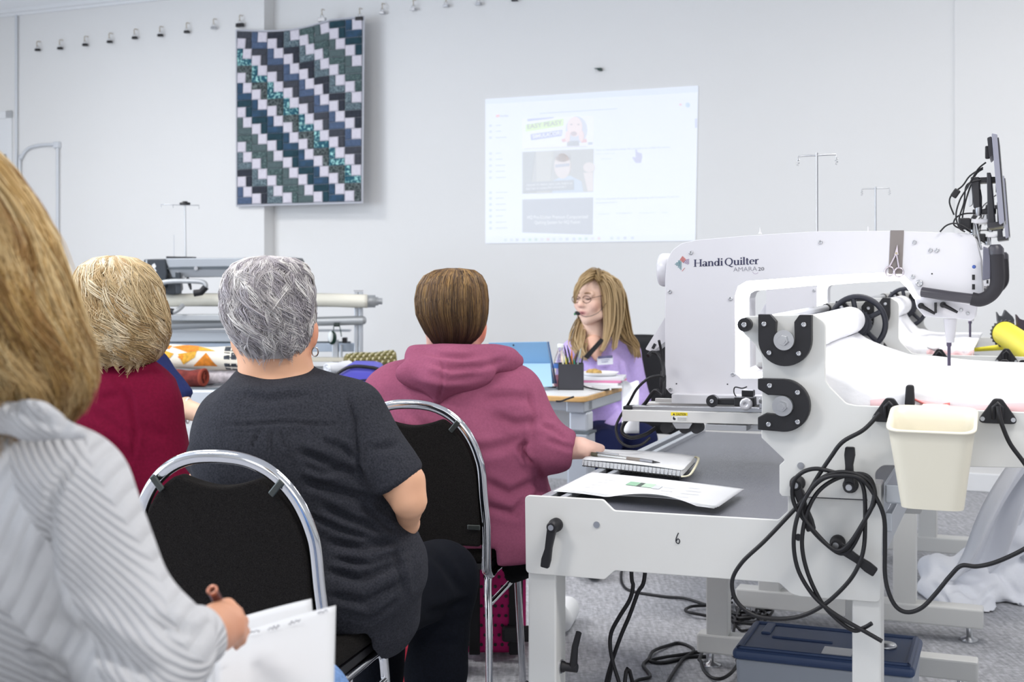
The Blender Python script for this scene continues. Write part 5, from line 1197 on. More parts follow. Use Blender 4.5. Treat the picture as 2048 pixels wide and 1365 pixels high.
# paper hanging over the edge and sheets on the desk
hs = MB().grid(lambda a, b: P(1244+34*a, 762+105*b if b > .08 else 764-2*math.sin(a*9), 5.30+.03*math.sin(3*a+4*b)), 8, 16, .001)
tag(hs.build('hanging_paper', mk('receipt_white', '#eef0f3', .7)), 'long white paper strip hanging over the desk edge behind the carriage', 'paper')
ps = MB()
for k, (x, y) in enumerate(((1095, 778), (1195, 781), (1225, 778))):
    q = dz(x, y, ZD+.002); o = MB().b2((-.07, -.05, 0), (.07, .05, .002)).build('desk_paper', paper_m, None, m=DT.m @ Matrix.Translation((q.x-.03, q.y+.06, ZD+.0005+.0006*k)) @ Matrix.Rotation(.3*k, 4, 'Z'))
    tag(o, ['white sheet lying before the blue tablet', 'white sheet lying by the pencil cup and cable', 'white sheet lying under the edge of the book pile'][k], 'paper')
dc = [dz(x, y, ZD+.009) for x, y in ((1166, 772), (1176, 776), (1190, 779), (1206, 781), (1218, 779))]
tag(MB().tube(spline(dc, 5), .0035, 7).build('desk_cable', cord_m, None, m=DT.m), 'black cable lying on the desk beside the pencil cup', 'cable')
dc = [P(1112, 803, 5.345), P(1122, 803, 5.34), P(1136, 798, 5.335), P(1148, 794, 5.33)]
tag(MB().tube(spline(dc, 5), .004, 7).build('desk_cable', cord_m, None), 'black cable drooping under the wooden desk edge', 'cable')
dc = [dz(x, y, ZD+.008) for x, y in ((1062, 756), (1078, 762), (1090, 770), (1100, 774), (1112, 775))]
tag(MB().tube(spline(dc, 5), .003, 7).build('desk_cable', cord_m, None, m=DT.m), 'thin dark cable lying in front of the blue tablet', 'cable')

# ================================================================== chairs
fab = mk('dark_woven_fabric', '#1f1d1c', .95, spec=.1, var=(500, .6), bump=(900, .5, .002))
def chrome_tube(name, pts, par, r=.0125, sx=.75, up=None): return MB().tube(pts, r, 12, sx=sx, up=up).build(name, chrome, par)
def make_chair(label, m):
    t = empty('banquet_chair', m, label, 'chair', None)
    hw = .19; lean = math.tan(math.radians(10)); zs = .45
    def bk(x, z): return Vector((x, -.20-(z-zs)*lean, z))
    arch = [bk(hw, zs-.0)]+[bk(hw+.004, .56), bk(hw, .64)]+[bk(hw*math.cos(a)**.8 if math.cos(a) > 0 else 0, .68+.21*math.sin(a)) for a in [math.radians(q) for q in range(10, 91, 10)]]
    left = [Vector((-p.x, p.y, p.z)) for p in arch[:-1]]
    pth = [Vector((hw-.004, -.10, zs-.028)), Vector((hw-.002, -.155, zs-.034)), Vector((hw, -.188, zs-.02))]+arch+left[::-1]+[Vector((-hw, -.188, zs-.02)), Vector((-hw+.002, -.155, zs-.034)), Vector((-hw+.004, -.10, zs-.028))]
    chrome_tube('back_frame', spline(pth, 4), t, .0135, .8)
    # fabric back: fills the arch, with a scooped hand hole at the top
    m_ = MB(); outl = []
    for a in np.linspace(0, 1, 30):
        ang = math.radians(2+a*64); outl.append(((hw-.014)*math.cos(ang)**.8, .672+.196*math.sin(ang)))
    pl = [(hw-.012, zs+.055), (hw-.010, .56), (hw-.013, .64)]+outl
    xe, ze = outl[-1]
    dip = [(xe*(1-2*s), ze-.020*math.sin(math.pi*s)) for s in np.linspace(.06, .94, 14)]
    full = pl+dip+[(-x, z) for x, z in pl[::-1]]
    n = len(full); vs = [bk(x, z)+Vector((0, -.014, 0)) for x, z in full]+[bk(x, z)+Vector((0, .026, 0)) for x, z in full]
    m_.add(vs, [tuple(range(n)), tuple(range(2*n-1, n-1, -1))]+[(i, i+n, (i+1) % n+n, (i+1) % n) for i in range(n)])
    m_.build('backrest', fab, t, bevel=.008, seg=3)
    for x, z, an in ((.125, .835, .7), (-.125, .835, -.7), (.165, .56, 1.57), (-.165, .56, -1.57)):
        q = bk(x, z)+Vector((0, -.0175, 0)); MB().box(q, (.014, .005, .036), Matrix.Rotation(an, 3, 'Y')).build('fixing_tab', mk('tab_metal', '#4e5250', .3, .7), t, bevel=.0024)
    # seat
    MB().slab(round_poly([(-.19, -.17), (.19, -.17), (.20, .22), (-.20, .22)], .06, 6), zs-.005, zs+.045).build('seat', fab, t, bevel=.02, seg=3)
    MB().slab(round_poly([(-.185, -.16), (.185, -.16), (.19, .21), (-.19, .21)], .05, 6), zs-.022, zs-.005).build('seat_pan', black_pl, t)
    for s in (-1, 1):
        x = s*.185
        chrome_tube('leg_frame', spline([(x*1.12, -.235, .0), (x*1.06, -.195, .28), (x, -.165, zs-.06), (x, -.135, zs-.036), (x, 0, zs-.034), (x, .10, zs-.034), (x, .135, zs-.045), (x*1.02, .15, zs-.09), (x*1.08, .185, .0)], 6), t, .0125, .8)
        chrome_tube('stretcher', [(x*1.01, -.178, zs-.115), (x*1.02, .155, zs-.105)], t, .008, 1)
        for y in (-.235, .185): MB().lathe([(.014, 0), (.015, .012), (.013, .02)], (x*1.1, y, 0), (0, 0, 1), 12).build('glide', black_pl, t)
    nest(t, 'backrest', ('fixing_tab',)); nest(t, 'leg_frame', ('glide', 'stretcher'))
    return t
def chair_at(x, y, yaw): return Matrix.Translation((x, y, 0)) @ Matrix.Rotation(-math.radians(yaw), 4, 'Z')
YC = 14
cC = make_chair('banquet chair with chrome arch and black woven back under the charcoal shirt', chair_at(-.500, 2.775, YC))
def dup_chair(m, lab): c = copy_tree(cC); c.matrix_world = m; tag(c, lab); return c
chairs = {'C': cC, 'D': dup_chair(chair_at(-.205, 3.75, YC), 'banquet chair with chrome arch and black back under the mauve hoodie'),
          'B': dup_chair(chair_at(-1.05, 3.58, 70), 'banquet chair under the burgundy shirt, mostly hidden'),
          'A': dup_chair(chair_at(-.50, 1.33, YC), 'banquet chair under the ribbed cardigan, hidden by the sitter'),
          'N': dup_chair(chair_at(-1.27, 4.31, 14), 'banquet chair under the navy shirt, mostly hidden')}
# presenter's black chair
oc = empty('office_chair', (0, 0, 0), 'black padded chair behind the presenter in lavender', 'chair')
ocx, ocy = P(1262, 800, 6.55).x, 6.55
def bkp(a, b):
    w_ = .25*(1-.25*max(0, b-.6)); an = (a-.5)*1.1
    return Vector((ocx+.06+w_*2*(a-.5)*1.0, ocy+.10-.06*math.cos(an*2), (.40+.50*b)+.02*math.sin(math.pi*a)))
MB().grid(bkp, 14, 10, .06).build('backrest', mk('black_mesh', '#1f2024', .7), oc)
MB().slab([(ocx-.2+.46*(.5+.5*math.cos(2*math.pi*k/24)), ocy-.22+.22*math.sin(2*math.pi*k/24)) for k in range(24)], .295, .352).build('seat', mk('black_mesh', '#1f2024', .7), oc, bevel=.015)
MB().lathe([(.03, .06), (.03, .297)], (ocx+.03, ocy-.2, 0), (0, 0, 1), 14).build('column', black_pl, oc)
for k in range(5):
    a_ = 2*math.pi*k/5; e = Vector((ocx+.03+.27*math.cos(a_), ocy-.2+.27*math.sin(a_), .06)); MB().tube([(ocx+.03, ocy-.2, .08), e], [.025, .018], 8).build('base_arm', black_pl, oc); MB().ball((e.x, e.y, .028), .028, 8).build('caster', black_pl, oc)
# ================================================================== bags under the chairs
pk = mk('hot_pink_cloth', '#c4186f', .8)
bag = empty('pink_dotted_bag', (0, 0, 0), 'hot pink bag with black dots and straps standing on the carpet', 'bag')
b0 = P(905, 1310, 4.25); b1 = P(1062, 1310, 4.2)
MB().b2((b0.x, 4.16, .012), (P(1052, 0, 4.2).x, 4.42, .345)).build('bag_body', pk, bag, bevel=.05, seg=4)
for i in range(9):
    for j in range(9):
        x = b0.x+.03+i*(P(1052, 0, 4.2).x-.04-b0.x)/9+(.012 if j % 2 else 0); z = .05+j*.031
        MB().disc((x, 4.159, z), .0052, .004).build('dot', black_pl, bag)
for x, w_ in ((P(948, 0, 4.1).x, .035), (P(1032, 0, 4.1).x, .045)):
    MB().b2((x-w_/2, 4.145, .02), (x+w_/2, 4.162, .335)).build('strap', mk('black_webbing', '#19171b', .8), bag, bevel=.004)
MB().box((P(1035, 0, 4.1).x, 4.14, .09), (.10, .03, .05)).build('buckle', black_pl, bag, bevel=.01)
MB().tube(spline([(b0.x+.05, 4.3, .34), (b0.x+.07, 4.3, .38), (b0.x+.15, 4.3, .38), (b0.x+.17, 4.3, .34)], 5), .010, 8).build('handle', mk('black_webbing', '#19171b', .8), bag)
nest(bag, 'bag_body', ('dot',)); nest(bag, 'strap', ('buckle',))
rb = empty('red_pouch', (0, 0, 0), 'red pouch with black base on the carpet beneath the chrome chair', 'bag')
q = P(795, 1345, 3.55); MB().box((q.x+.02, 3.62, .13), (.20, .10, .22)).build('pouch', mk('red_cloth', '#a8243a', .8), rb, bevel=.03, seg=3)
MB().box((q.x+.02, 3.62, .016), (.19, .11, .03)).build('pouch_base', black_pl, rb, bevel=.008)
wb_ = empty('steel_flask', (0, 0, 0), 'small steel flask with blue band standing behind the chrome chair leg', 'bottle')
q = P(805, 1365, 3.30); MB().lathe([(.028, 0), (.03, .01), (.03, .12), (.02, .14), (.02, .17), (.016, .175)], (q.x+.035, 3.36, 0), (0, 0, 1), 18).build('flask_body', chrome, wb_)
MB().lathe([(.0305, .10), (.0305, .115)], (q.x+.035, 3.36, 0), (0, 0, 1), 18, cap=False).build('blue_band', mk('blue_band', '#4f7fc9', .5), wb_)
# ================================================================== people: implicit surfaces meshed with surface nets
def Wp(p):
    """(px, py, d) or a world vector"""
    return np.array(P(*p)) if isinstance(p, tuple) else np.array(p, float)
class C_:      # tapered capsule, radii in pixels at its depth; fy squeezes it front to back
    def __init__(s, a, b, ra, rb, fy=1.0, m=False):
        s.a = Wp(a); s.b = Wp(b); s.fy = fy
        s.ra = ra if m else R(ra, s.a[1]); s.rb = rb if m else R(rb, s.b[1])
    def box(s, pad):
        r = max(s.ra, s.rb)*max(1, s.fy)+pad; return np.minimum(s.a, s.b)-r, np.maximum(s.a, s.b)+r
    def d(s, X, Y, Z):
        ba = s.b-s.a; sc_ = np.array([1, 1/s.fy, 1]); ba2 = ba*sc_; L2 = max(1e-9, (ba2**2).sum())
        qx, qy, qz = X-s.a[0], (Y-s.a[1])/s.fy, Z-s.a[2]
        t = np.clip((qx*ba2[0]+qy*ba2[1]+qz*ba2[2])/L2, 0, 1)
        return np.sqrt((qx-t*ba2[0])**2+(qy-t*ba2[1])**2+(qz-t*ba2[2])**2)-(s.ra+(s.rb-s.ra)*t)
class E_:      # ellipsoid: radii (px across, metres deep, px high), optional turn about z and roll in the picture
    def __init__(s, c, rx, ry, rz, yaw=0, roll=0, m=False):
        s.c = Wp(c); d = s.c[1]
        s.r = np.array([rx if m else R(rx, d), ry, rz if m else R(rz, d)])
        s.m = np.array((Matrix.Rotation(math.radians(yaw), 3, 'Z') @ Matrix.Rotation(math.radians(roll), 3, 'Y')).inverted())
    def box(s, pad): r = s.r.max()+pad; return s.c-r, s.c+r
    def d(s, X, Y, Z):
        q = np.stack([X-s.c[0], Y-s.c[1], Z-s.c[2]], -1) @ s.m.T
        k0 = np.sqrt(((q/s.r)**2).sum(-1)); k1 = np.sqrt(((q/s.r**2)**2).sum(-1))
        return k0*(k0-1)/np.maximum(k1, 1e-6)
def smin(a, b, k):
    h = np.clip(.5+.5*(b-a)/k, 0, 1); return b*(1-h)+a*h-k*h*(1-h)
def mesh_sdf(groups, vox, k=.04, clips=(), cut=None):
    """groups: list of (prims, clips, k); returns verts, quads"""
    allp = [p for g in groups for p in g[0]]
    lo = np.min([p.box(.03)[0] for p in allp], 0); hi = np.max([p.box(.03)[1] for p in allp], 0)
    n = np.ceil((hi-lo)/vox).astype(int)+1
    ax = [lo[i]+vox*np.arange(n[i]) for i in range(3)]
    tot = np.full(n, 1.0, np.float32)
    for prims, cl, kk in groups:
        g = np.full(n, 1.0, np.float32)
        for p in prims:
            a, b = p.box(kk+2*vox)
            i0 = np.clip(((a-lo)/vox).astype(int), 0, n); i1 = np.clip(((b-lo)/vox).astype(int)+2, 0, n)
            sl = tuple(slice(i0[i], i1[i]) for i in range(3))
            X = ax[0][sl[0], None, None]; Y = ax[1][None, sl[1], None]; Z = ax[2][None, None, sl[2]]
            X, Y, Z = np.broadcast_arrays(X, Y, Z)
            g[sl] = smin(g[sl], p.d(X, Y, Z).astype(np.float32), kk)
        for pt, nn in cl:
            pt = Wp(pt); nn = np.array(nn, float); nn /= np.linalg.norm(nn)
            pl = (ax[0][:, None, None]-pt[0])*nn[0]+(ax[1][None, :, None]-pt[1])*nn[1]+(ax[2][None, None, :]-pt[2])*nn[2]
            g = -smin(-g, -pl.astype(np.float32), .012)
        tot = smin(tot, g, k)
    for pt, nn in clips:
        pt = Wp(pt); nn = np.array(nn, float); nn /= np.linalg.norm(nn)
        pl = (ax[0][:, None, None]-pt[0])*nn[0]+(ax[1][None, :, None]-pt[1])*nn[1]+(ax[2][None, None, :]-pt[2])*nn[2]
        tot = -smin(-tot, -pl.astype(np.float32), .006)
    if cut is not None:      # a sitter ends where the chair seat begins
        im = np.array(cut.inverted()); X, Y, Z = np.meshgrid(*ax, indexing='ij')
        q = [im[i][0]*X+im[i][1]*Y+im[i][2]*Z+im[i][3] for i in range(3)]
        dx = np.abs(q[0])-.205; dy = np.abs(q[1])-.215; dzz = q[2]-.489
        bx = np.maximum(np.maximum(dx, dy), dzz)
        tot = -smin(-tot, bx.astype(np.float32), .008)
    return surface_nets(tot, lo, vox)
def surface_nets(s, lo, vox):
    ins = s < 0; nx, ny, nz = s.shape
    acc = np.zeros((nx-1, ny-1, nz-1, 3), np.float32); cnt = np.zeros((nx-1, ny-1, nz-1), np.float32)
    cs = [(i, j, k) for i in (0, 1) for j in (0, 1) for k in (0, 1)]
    def sub(o): return s[o[0]:nx-1+o[0], o[1]:ny-1+o[1], o[2]:nz-1+o[2]]
    for a in cs:
        for axi in range(3):
            if a[axi]: continue
            b = list(a); b[axi] = 1; A = sub(a); B = sub(b)
            mk_ = (A < 0) != (B < 0); den = np.where(mk_, A-B, 1); t = np.where(mk_, A/den, 0)
            for c in range(3):
                acc[..., c] += np.where(mk_, a[c]+(t if c == axi else 0), 0)
            cnt += mk_
    act = cnt > 0; idx = np.full(act.shape, -1, np.int64); ii = np.argwhere(act); idx[act] = np.arange(len(ii))
    v = lo+vox*(ii+acc[act]/cnt[act][:, None])
    quads = []
    for axi in range(3):
        o1, o2 = [(1, 2), (2, 0), (0, 1)][axi]
        A = s[tuple(slice(0, -1) if i == axi else slice(None) for i in range(3))]; B = s[tuple(slice(1, None) if i == axi else slice(None) for i in range(3))]
        e = np.argwhere((A < 0) != (B < 0))
        e = e[(e[:, o1] > 0) & (e[:, o2] > 0) & (e[:, o1] < act.shape[o1]) & (e[:, o2] < act.shape[o2])]
        if not len(e): continue
        def g(d1, d2):
            q = e.copy(); q[:, o1] -= d1; q[:, o2] -= d2; return idx[q[:, 0], q[:, 1], q[:, 2]]
        Q_ = np.stack([g(0, 0), g(1, 0), g(1, 1), g(0, 1)], 1)
        flip = A[e[:, 0], e[:, 1], e[:, 2]] < 0
        Q_[~flip] = Q_[~flip][:, ::-1]
        quads.append(Q_[(Q_ >= 0).all(1)])
    return v, np.concatenate(quads)
def np_mesh(name, v, q, smooth=True):
    me = bpy.data.meshes.new(name); me.vertices.add(len(v)); me.vertices.foreach_set('co', np.ascontiguousarray(v, np.float32).ravel())
    n, w_ = q.shape
    me.loops.add(n*w_); me.loops.foreach_set('vertex_index', np.ascontiguousarray(q, np.int32).ravel())
    me.polygons.add(n); me.polygons.foreach_set('loop_start', np.arange(0, n*w_, w_, dtype=np.int32)); me.polygons.foreach_set('use_smooth', np.full(n, smooth))
    me.update(calc_edges=True); return me
def vnormals(me):
    a = np.empty(len(me.vertices)*3, np.float32); me.vertex_normals.foreach_get('vector', a); return a.reshape(-1, 3)
def relax(v, q, it=2):
    e = np.concatenate([q[:, [0, 1]], q[:, [1, 2]], q[:, [2, 3]], q[:, [3, 0]]]); n = len(v)
    cnt = np.bincount(e[:, 0], minlength=n)+np.bincount(e[:, 1], minlength=n)
    for _ in range(it):
        s = np.stack([np.bincount(e[:, 0], v[e[:, 1], c], n)+np.bincount(e[:, 1], v[e[:, 0], c], n) for c in range(3)], 1)
        v = .5*v+.5*s/np.maximum(cnt, 1)[:, None]
    return v
def fold_disp(v, nrm, folds, wr=None):
    """folds: (pixel polyline, half width px, depth m): grooves with a raised lip, pressed into the cloth"""
    px = CX+v[:, 0]/v[:, 1]*F; py = HY-(v[:, 2]-H)/v[:, 1]*F
    face = np.clip(-nrm[:, 1]*2+.35, 0, 1); d = np.zeros(len(v))
    for pl, w_, dep in folds:
        best = np.full(len(v), 1e9); along = np.zeros(len(v)); L_ = 0; segs = []
        for (x0, y0), (x1, y1) in zip(pl[:-1], pl[1:]):
            dx, dy = x1-x0, y1-y0; l = math.hypot(dx, dy); t = np.clip(((px-x0)*dx+(py-y0)*dy)/(l*l), 0, 1)
            sgn = np.sign((px-x0)*dy-(py-y0)*dx); dd = np.hypot(px-x0-t*dx, py-y0-t*dy)
            up = dd < np.abs(best); best = np.where(up, dd*sgn, best); along = np.where(up, L_+t*l, along); L_ += l
        fade = np.clip(np.sin(np.pi*np.clip(along/L_, .0, 1))*1.6, 0, 1)
        u = best/w_; d += face*fade*dep*(-np.exp(-(u**2))+.55*np.exp(-((u-1.5)**2))+.35*np.exp(-((u+1.6)**2)))
    if wr:
        amp, fr, seed = wr; r_ = np.random.default_rng(seed); w2 = np.zeros(len(v))
        for o in range(7):
            kx = r_.normal(size=3)*fr*(1+.35*o); kx[2] *= 1.5; w2 += np.sin(v@kx+r_.uniform(0, 6.28)+1.5*np.sin(v@(r_.normal(size=3)*fr*.6)))/(1+.4*o)
        d += amp*w2*.4
    return v+nrm*d[:, None]
def organic(name, groups, vox, mat, par, k=.04, clips=(), folds=(), wr=None, col=None, it=2, cut=None):
    v, q = mesh_sdf(groups, vox, k, clips, cut); v = relax(v, q, it)
    if folds or wr:
        me = np_mesh('t', v, q); nr = vnormals(me); v = fold_disp(v, nr, folds, wr); bpy.data.meshes.remove(me)
    me = np_mesh(name, v, q)
    o = bpy.data.objects.new(name, me); put(o, par, mat)
    if col is not None:
        me2 = me; nr = vnormals(me2); c = col(v, nr); at = me.color_attributes.new('Col', 'FLOAT_COLOR', 'POINT')
        at.data.foreach_set('color', np.concatenate([c, np.ones((len(c), 1))], 1).astype(np.float32).ravel())
    return o
# ------------------------------------------------------------------ hair
hair_m = mk_attr('hair_strands', .48, .45)
def hair(par, rings, d, n_clump, per, t_end, cols, rad=.0012, seg=14, seed=1, wave=(0, 6), swirl=.15, inset=.02, clump=.5, drop=None, phi_rng=(0, 2*math.pi), base_col=None, start=(0, .55), base=True, lift=0, jitter=.0, name='hair', bs=.90, length=None, mix=None):
    """rings: (py, left px, right px, front depth m, back depth m, [centre depth shift]) from crown down.
    Strands grow from the crown along the shell; depth towards the viewer is the `back` radius."""
    r_ = np.random.default_rng(seed)
    ry = np.array([q[0] for q in rings], float); dep = np.array([d+(q[5] if len(q) > 5 else 0) for q in rings])
    zc = H+(HY-ry)/F*dep; xl = (np.array([q[1] for q in rings])-CX)/F*dep; xr = (np.array([q[2] for q in rings])-CX)/F*dep
    cx = (xl+xr)/2; rx = (xr-xl)/2; rf = np.array([q[3] for q in rings]); rb = np.array([q[4] for q in rings])
    T = np.linspace(0, 1, len(rings))
    def shell(t, ph, sc_):
        tt = np.clip(t, 0, 1); X = np.interp(tt, T, cx); RX = np.interp(tt, T, rx); Zz = np.interp(tt, T, zc); D = np.interp(tt, T, dep)
        c, s_ = np.cos(ph), np.sin(ph); ryv = np.where(s_ < 0, np.interp(tt, T, rb), np.interp(tt, T, rf))
        ex = np.maximum(t-1, 0)
        return np.stack([X+RX*c*sc_, D+ryv*s_*sc_, Zz-ex*(zc[0]-zc[-1])], -1)
    N = n_clump*per
    ph0 = r_.uniform(*phi_rng, n_clump); t0 = r_.uniform(start[0], start[1], n_clump); ln = r_.uniform(t_end[0], t_end[1], n_clump)
    if length: ln = np.minimum(t0+r_.uniform(*length, n_clump), t_end[1]+r_.normal(0, .02, n_clump))
    ins = np.abs(r_.normal(0, inset, n_clump)); sw = r_.normal(0, swirl, n_clump); wp = r_.uniform(0, 6.28, n_clump); wf = wave[1]*r_.uniform(.7, 1.4, n_clump); wa = wave[0]*r_.uniform(.4, 1.3, n_clump)
    cc = r_.integers(0, len(cols), n_clump)
    rep = lambda a: np.repeat(a, per)
    s = np.linspace(0, 1, seg)[None, :]
    spread = (1-clump*s)
    ph = rep(ph0)[:, None]+r_.normal(0, .075, N)[:, None]*spread+rep(sw)[:, None]*s+rep(wa)[:, None]*np.sin(rep(wf)[:, None]*s+rep(wp)[:, None])*(.25+s)
    tE = rep(ln)*(1+r_.normal(0, .04, N)); tS = rep(t0)+r_.normal(0, .03, N)
    t = tS[:, None]+(np.maximum(tE, tS+.08)-tS)[:, None]*s; t = np.maximum(t, .001)
    sc_ = 1-rep(ins)[:, None]*(1-.4*s)+r_.normal(0, .008, N)[:, None]+lift*np.sin(np.pi*s)*r_.uniform(0, 1, N)[:, None]+wave[0]*.35*np.sin(rep(wf)[:, None]*s*1.1+rep(wp)[:, None]+1.2)*s
    sc_ = np.where(s < .12, np.minimum(sc_, 1.0-(.12-s)*.5), sc_)
    p = shell(t, ph, sc_)
    if jitter: p = p+r_.normal(0, jitter, (N, 1, 3))*s[..., None]
    if drop: p = drop(p, s, r_)
    tg = np.gradient(p, axis=1); tg /= np.linalg.norm(tg, axis=-1, keepdims=True)+1e-9
    ref = r_.normal(size=(N, 1, 3)); a = np.cross(tg, ref); a /= np.linalg.norm(a, axis=-1, keepdims=True)+1e-9; b = np.cross(tg, a)
    rr = rad*(1-.75*s**2.5)*r_.uniform(.7, 1.3, (N, 1))
    vs = np.stack([p+rr[..., None]*(a*math.cos(q)+b*math.sin(q)) for q in (0, 2.094, 4.189)], 2)      # N, seg, 3, 3
    base_i = (np.arange(N)[:, None, None]*seg+np.arange(seg-1)[None, :, None])*3
    k = np.arange(3)[None, None, :]; k2 = (k+1) % 3
    q = np.stack([base_i+k, base_i+k2, base_i+3+k2, base_i+3+k], -1).reshape(-1, 4)
    me = np_mesh(name, vs.reshape(-1, 3), q)
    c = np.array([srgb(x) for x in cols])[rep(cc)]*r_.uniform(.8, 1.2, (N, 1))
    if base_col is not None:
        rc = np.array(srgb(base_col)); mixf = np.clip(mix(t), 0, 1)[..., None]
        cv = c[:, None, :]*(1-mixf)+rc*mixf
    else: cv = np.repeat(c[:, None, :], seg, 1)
    cv = np.repeat(cv[:, :, None, :], 3, 2).reshape(-1, 3)
    at = me.color_attributes.new('Col', 'FLOAT_COLOR', 'POINT'); at.data.foreach_set('color', np.concatenate([np.clip(cv, 0, 1), np.ones((len(cv), 1))], 1).astype(np.float32).ravel())
    o = bpy.data.objects.new(name, me); put(o, par, hair_m)
    if base:
        nt_, nk = 22, 40; tt = np.linspace(0.0, 1, nt_); pp = np.linspace(0, 2*np.pi, nk, endpoint=False)
        g = np.stack([shell(np.full(nk, a_), pp, np.full(nk, bs if a_ > 0 else 0.02)) for a_ in tt], 0).reshape(-1, 3)
        qq = np.array([(i*nk+j, i*nk+(j+1) % nk, (i+1)*nk+(j+1) % nk, (i+1)*nk+j) for i in range(nt_-1) for j in range(nk)])
        bm2 = np_mesh('under', g, qq); cm2 = np.array(srgb(cols[0]))*.72
        at = bm2.color_attributes.new('Col', 'FLOAT_COLOR', 'POINT'); at.data.foreach_set('color', np.tile([*cm2, 1], len(g)).astype(np.float32))
        bo = bpy.data.objects.new('hair_underlayer', bm2); put(bo, par, hair_m)
    return o
skin_m = mk_attr('skin', .5, .35, bump=(260, .08, .001))
def skin_col(base, warm=None, spots=()):
    b = np.array(srgb(base)); 
    def f(v, n):
        r_ = .5+.5*np.sin(v@np.array([41., 37, 29])+2*np.sin(v@np.array([23., -31, 17]))); c = b*(1+.05*(r_-.5))[:, None]
        for ctr, rad, colr, amt in spots:
            g = np.exp(-(((v-np.array(ctr))/np.array(rad))**2).sum(1))*amt; c = c*(1-g[:, None])+np.array(srgb(colr))*g[:, None]
        return np.clip(c, 0, 1)
    return f
def cloth(name, color, var=(300, .12), bump=(500, .3, .002), sheen=0, rough=.92): return mk(name, color, rough, var=var, bump=bump, sheen=sheen, spec=.12)
def ear(par, c, r, d, mat=None, yaw=0, name='ear'):
    pass
CUT = dict((('C', chair_at(-.500, 2.775, YC)), ('D', chair_at(-.205, 3.75, YC)), ('B', chair_at(-1.05, 3.58, 70)), ('N', chair_at(-1.27, 4.31, 14)), ('A', chair_at(-.50, 1.33, YC))))
def organic_on(seat, *a, **k): return organic(*a, cut=CUT[seat], **k)
# ------------------------------------------------------------------ woman with short grey hair, charcoal T-shirt
SK = '#dfab89'
def person(label, base): return empty('person', base, label, 'person')
pC = person('person with short grey hair in a charcoal T-shirt seated on a chrome chair', (0, 0, 0))
fold = []
earC = np.array(P(629, 668, 2.85))
organic_on('C', 'body', [([E_((537, 618, 2.83), 78, .10, 98), C_((543, 680, 2.83), (556, 775, 2.85), 68, 80, .85), E_((628, 668, 2.85), 9, .02, 27, roll=4), E_((471, 682, 2.85), 8, .02, 25, roll=-4),
                  E_((575, 900, 2.81), 130, .10, 150), E_((680, 1150, 2.83), 120, .12, 110)], [], .025),
                ([C_((725, 850, 2.79), (806, 968, 2.72), 42, 44), C_((806, 968, 2.72), (818, 1002, 2.71), 44, 34), C_((818, 1002, 2.71), (816, 1048, 2.80), 34, 20), C_((816, 1048, 2.80), (720, 1095, 3.08), 24, 20)], [], .012),
                ([C_((455, 860, 2.86), (415, 980, 2.88), 46, 40), C_((415, 985, 2.88), (520, 1080, 3.1), 38, 24)], [], .03)],
        .0065, skin_m, pC, k=.02, col=skin_col(SK, spots=((earC, (.03, .05, .05), '#d98a6c', .8), (np.array(P(540, 690, 2.75)), (.09, .09, .05), '#dba083', .5), (np.array(P(835, 985, 2.64)), (.03, .05, .03), '#d39a80', .5))))
tee = cloth('charcoal_jersey', '#313238', var=(260, .34), bump=(420, .25, .002))
foldsC = [([(430, 852), (560, 846), (700, 850)], 3.6, 0.0060), ([(520, 860), (500, 900)], 3.6, 0.0060), ([(545, 860), (540, 905)], 3.6, 0.0060), ([(560, 860), (572, 900)], 3.6, 0.0060),
          ([(690, 770), (712, 840), (716, 930), (735, 985)], 5.0, 0.0105), ([(590, 900), (660, 930), (720, 950)], 10.1, 0.0105), ([(600, 960), (680, 985), (740, 1000)], 10.1, 0.0120), ([(640, 1010), (700, 1040), (770, 1060)], 8.6, 0.0105), ([(650, 1085), (720, 1095), (800, 1080)], 8.6, 0.0105),
          ([(645, 1140), (720, 1160), (810, 1120)], 9.4, 0.0120), ([(650, 1190), (730, 1205), (820, 1160)], 8.6, 0.0090), ([(790, 1080), (800, 1140), (812, 1200)], 7.2, 0.0090), ([(740, 900), (800, 890)], 8.6, 0.0060), ([(600, 925), (640, 945), (690, 940)], 7, .008), ([(610, 1030), (680, 1060), (760, 1085)], 7, .008), ([(660, 1120), (740, 1130), (820, 1100)], 7, .009), ([(680, 1225), (740, 1240), (800, 1200)], 7, .008), ([(720, 1010), (760, 1040), (790, 1065)], 6, .008), ([(640, 880), (690, 900), (715, 930)], 8, .007), ([(480, 790), (540, 800), (620, 790)], 8.6, 0.0060)]
organic_on('C', 't_shirt', [([E_((575, 890, 2.81), 188, .145, 140), C_((472, 842, 2.84), (700, 832, 2.80), 66, 66, .9), C_((552, 762, 2.85), (562, 810, 2.83), 78, 125, .8), C_((580, 930, 2.81), (672, 1115, 2.82), 182, 165, .78), E_((695, 1165, 2.82), 160, .165, 112, roll=-18), C_((650, 1200, 2.84), (740, 1235, 2.84), 90, 80), C_((690, 1255, 2.79), (770, 1235, 2.86), 68, 62)], [((552, 733, 2.85), (0, -.25, 1))], .05),
                   ([C_((706, 842, 2.79), (812, 985, 2.72), 70, 59)], [((797, 968, 2.73), (.52, 0, -.85))], .03),
                   ([C_((455, 860, 2.86), (415, 960, 2.88), 64, 56)], [((420, 950, 2.88), (-.3, 0, -.95))], .03)],
        .0065, tee, pC, k=.03, folds=foldsC, wr=(.0022, 16, 3), it=3)
den = cloth('dark_navy_denim', '#0c0f17', var=(200, .25), bump=(600, .25, .002))
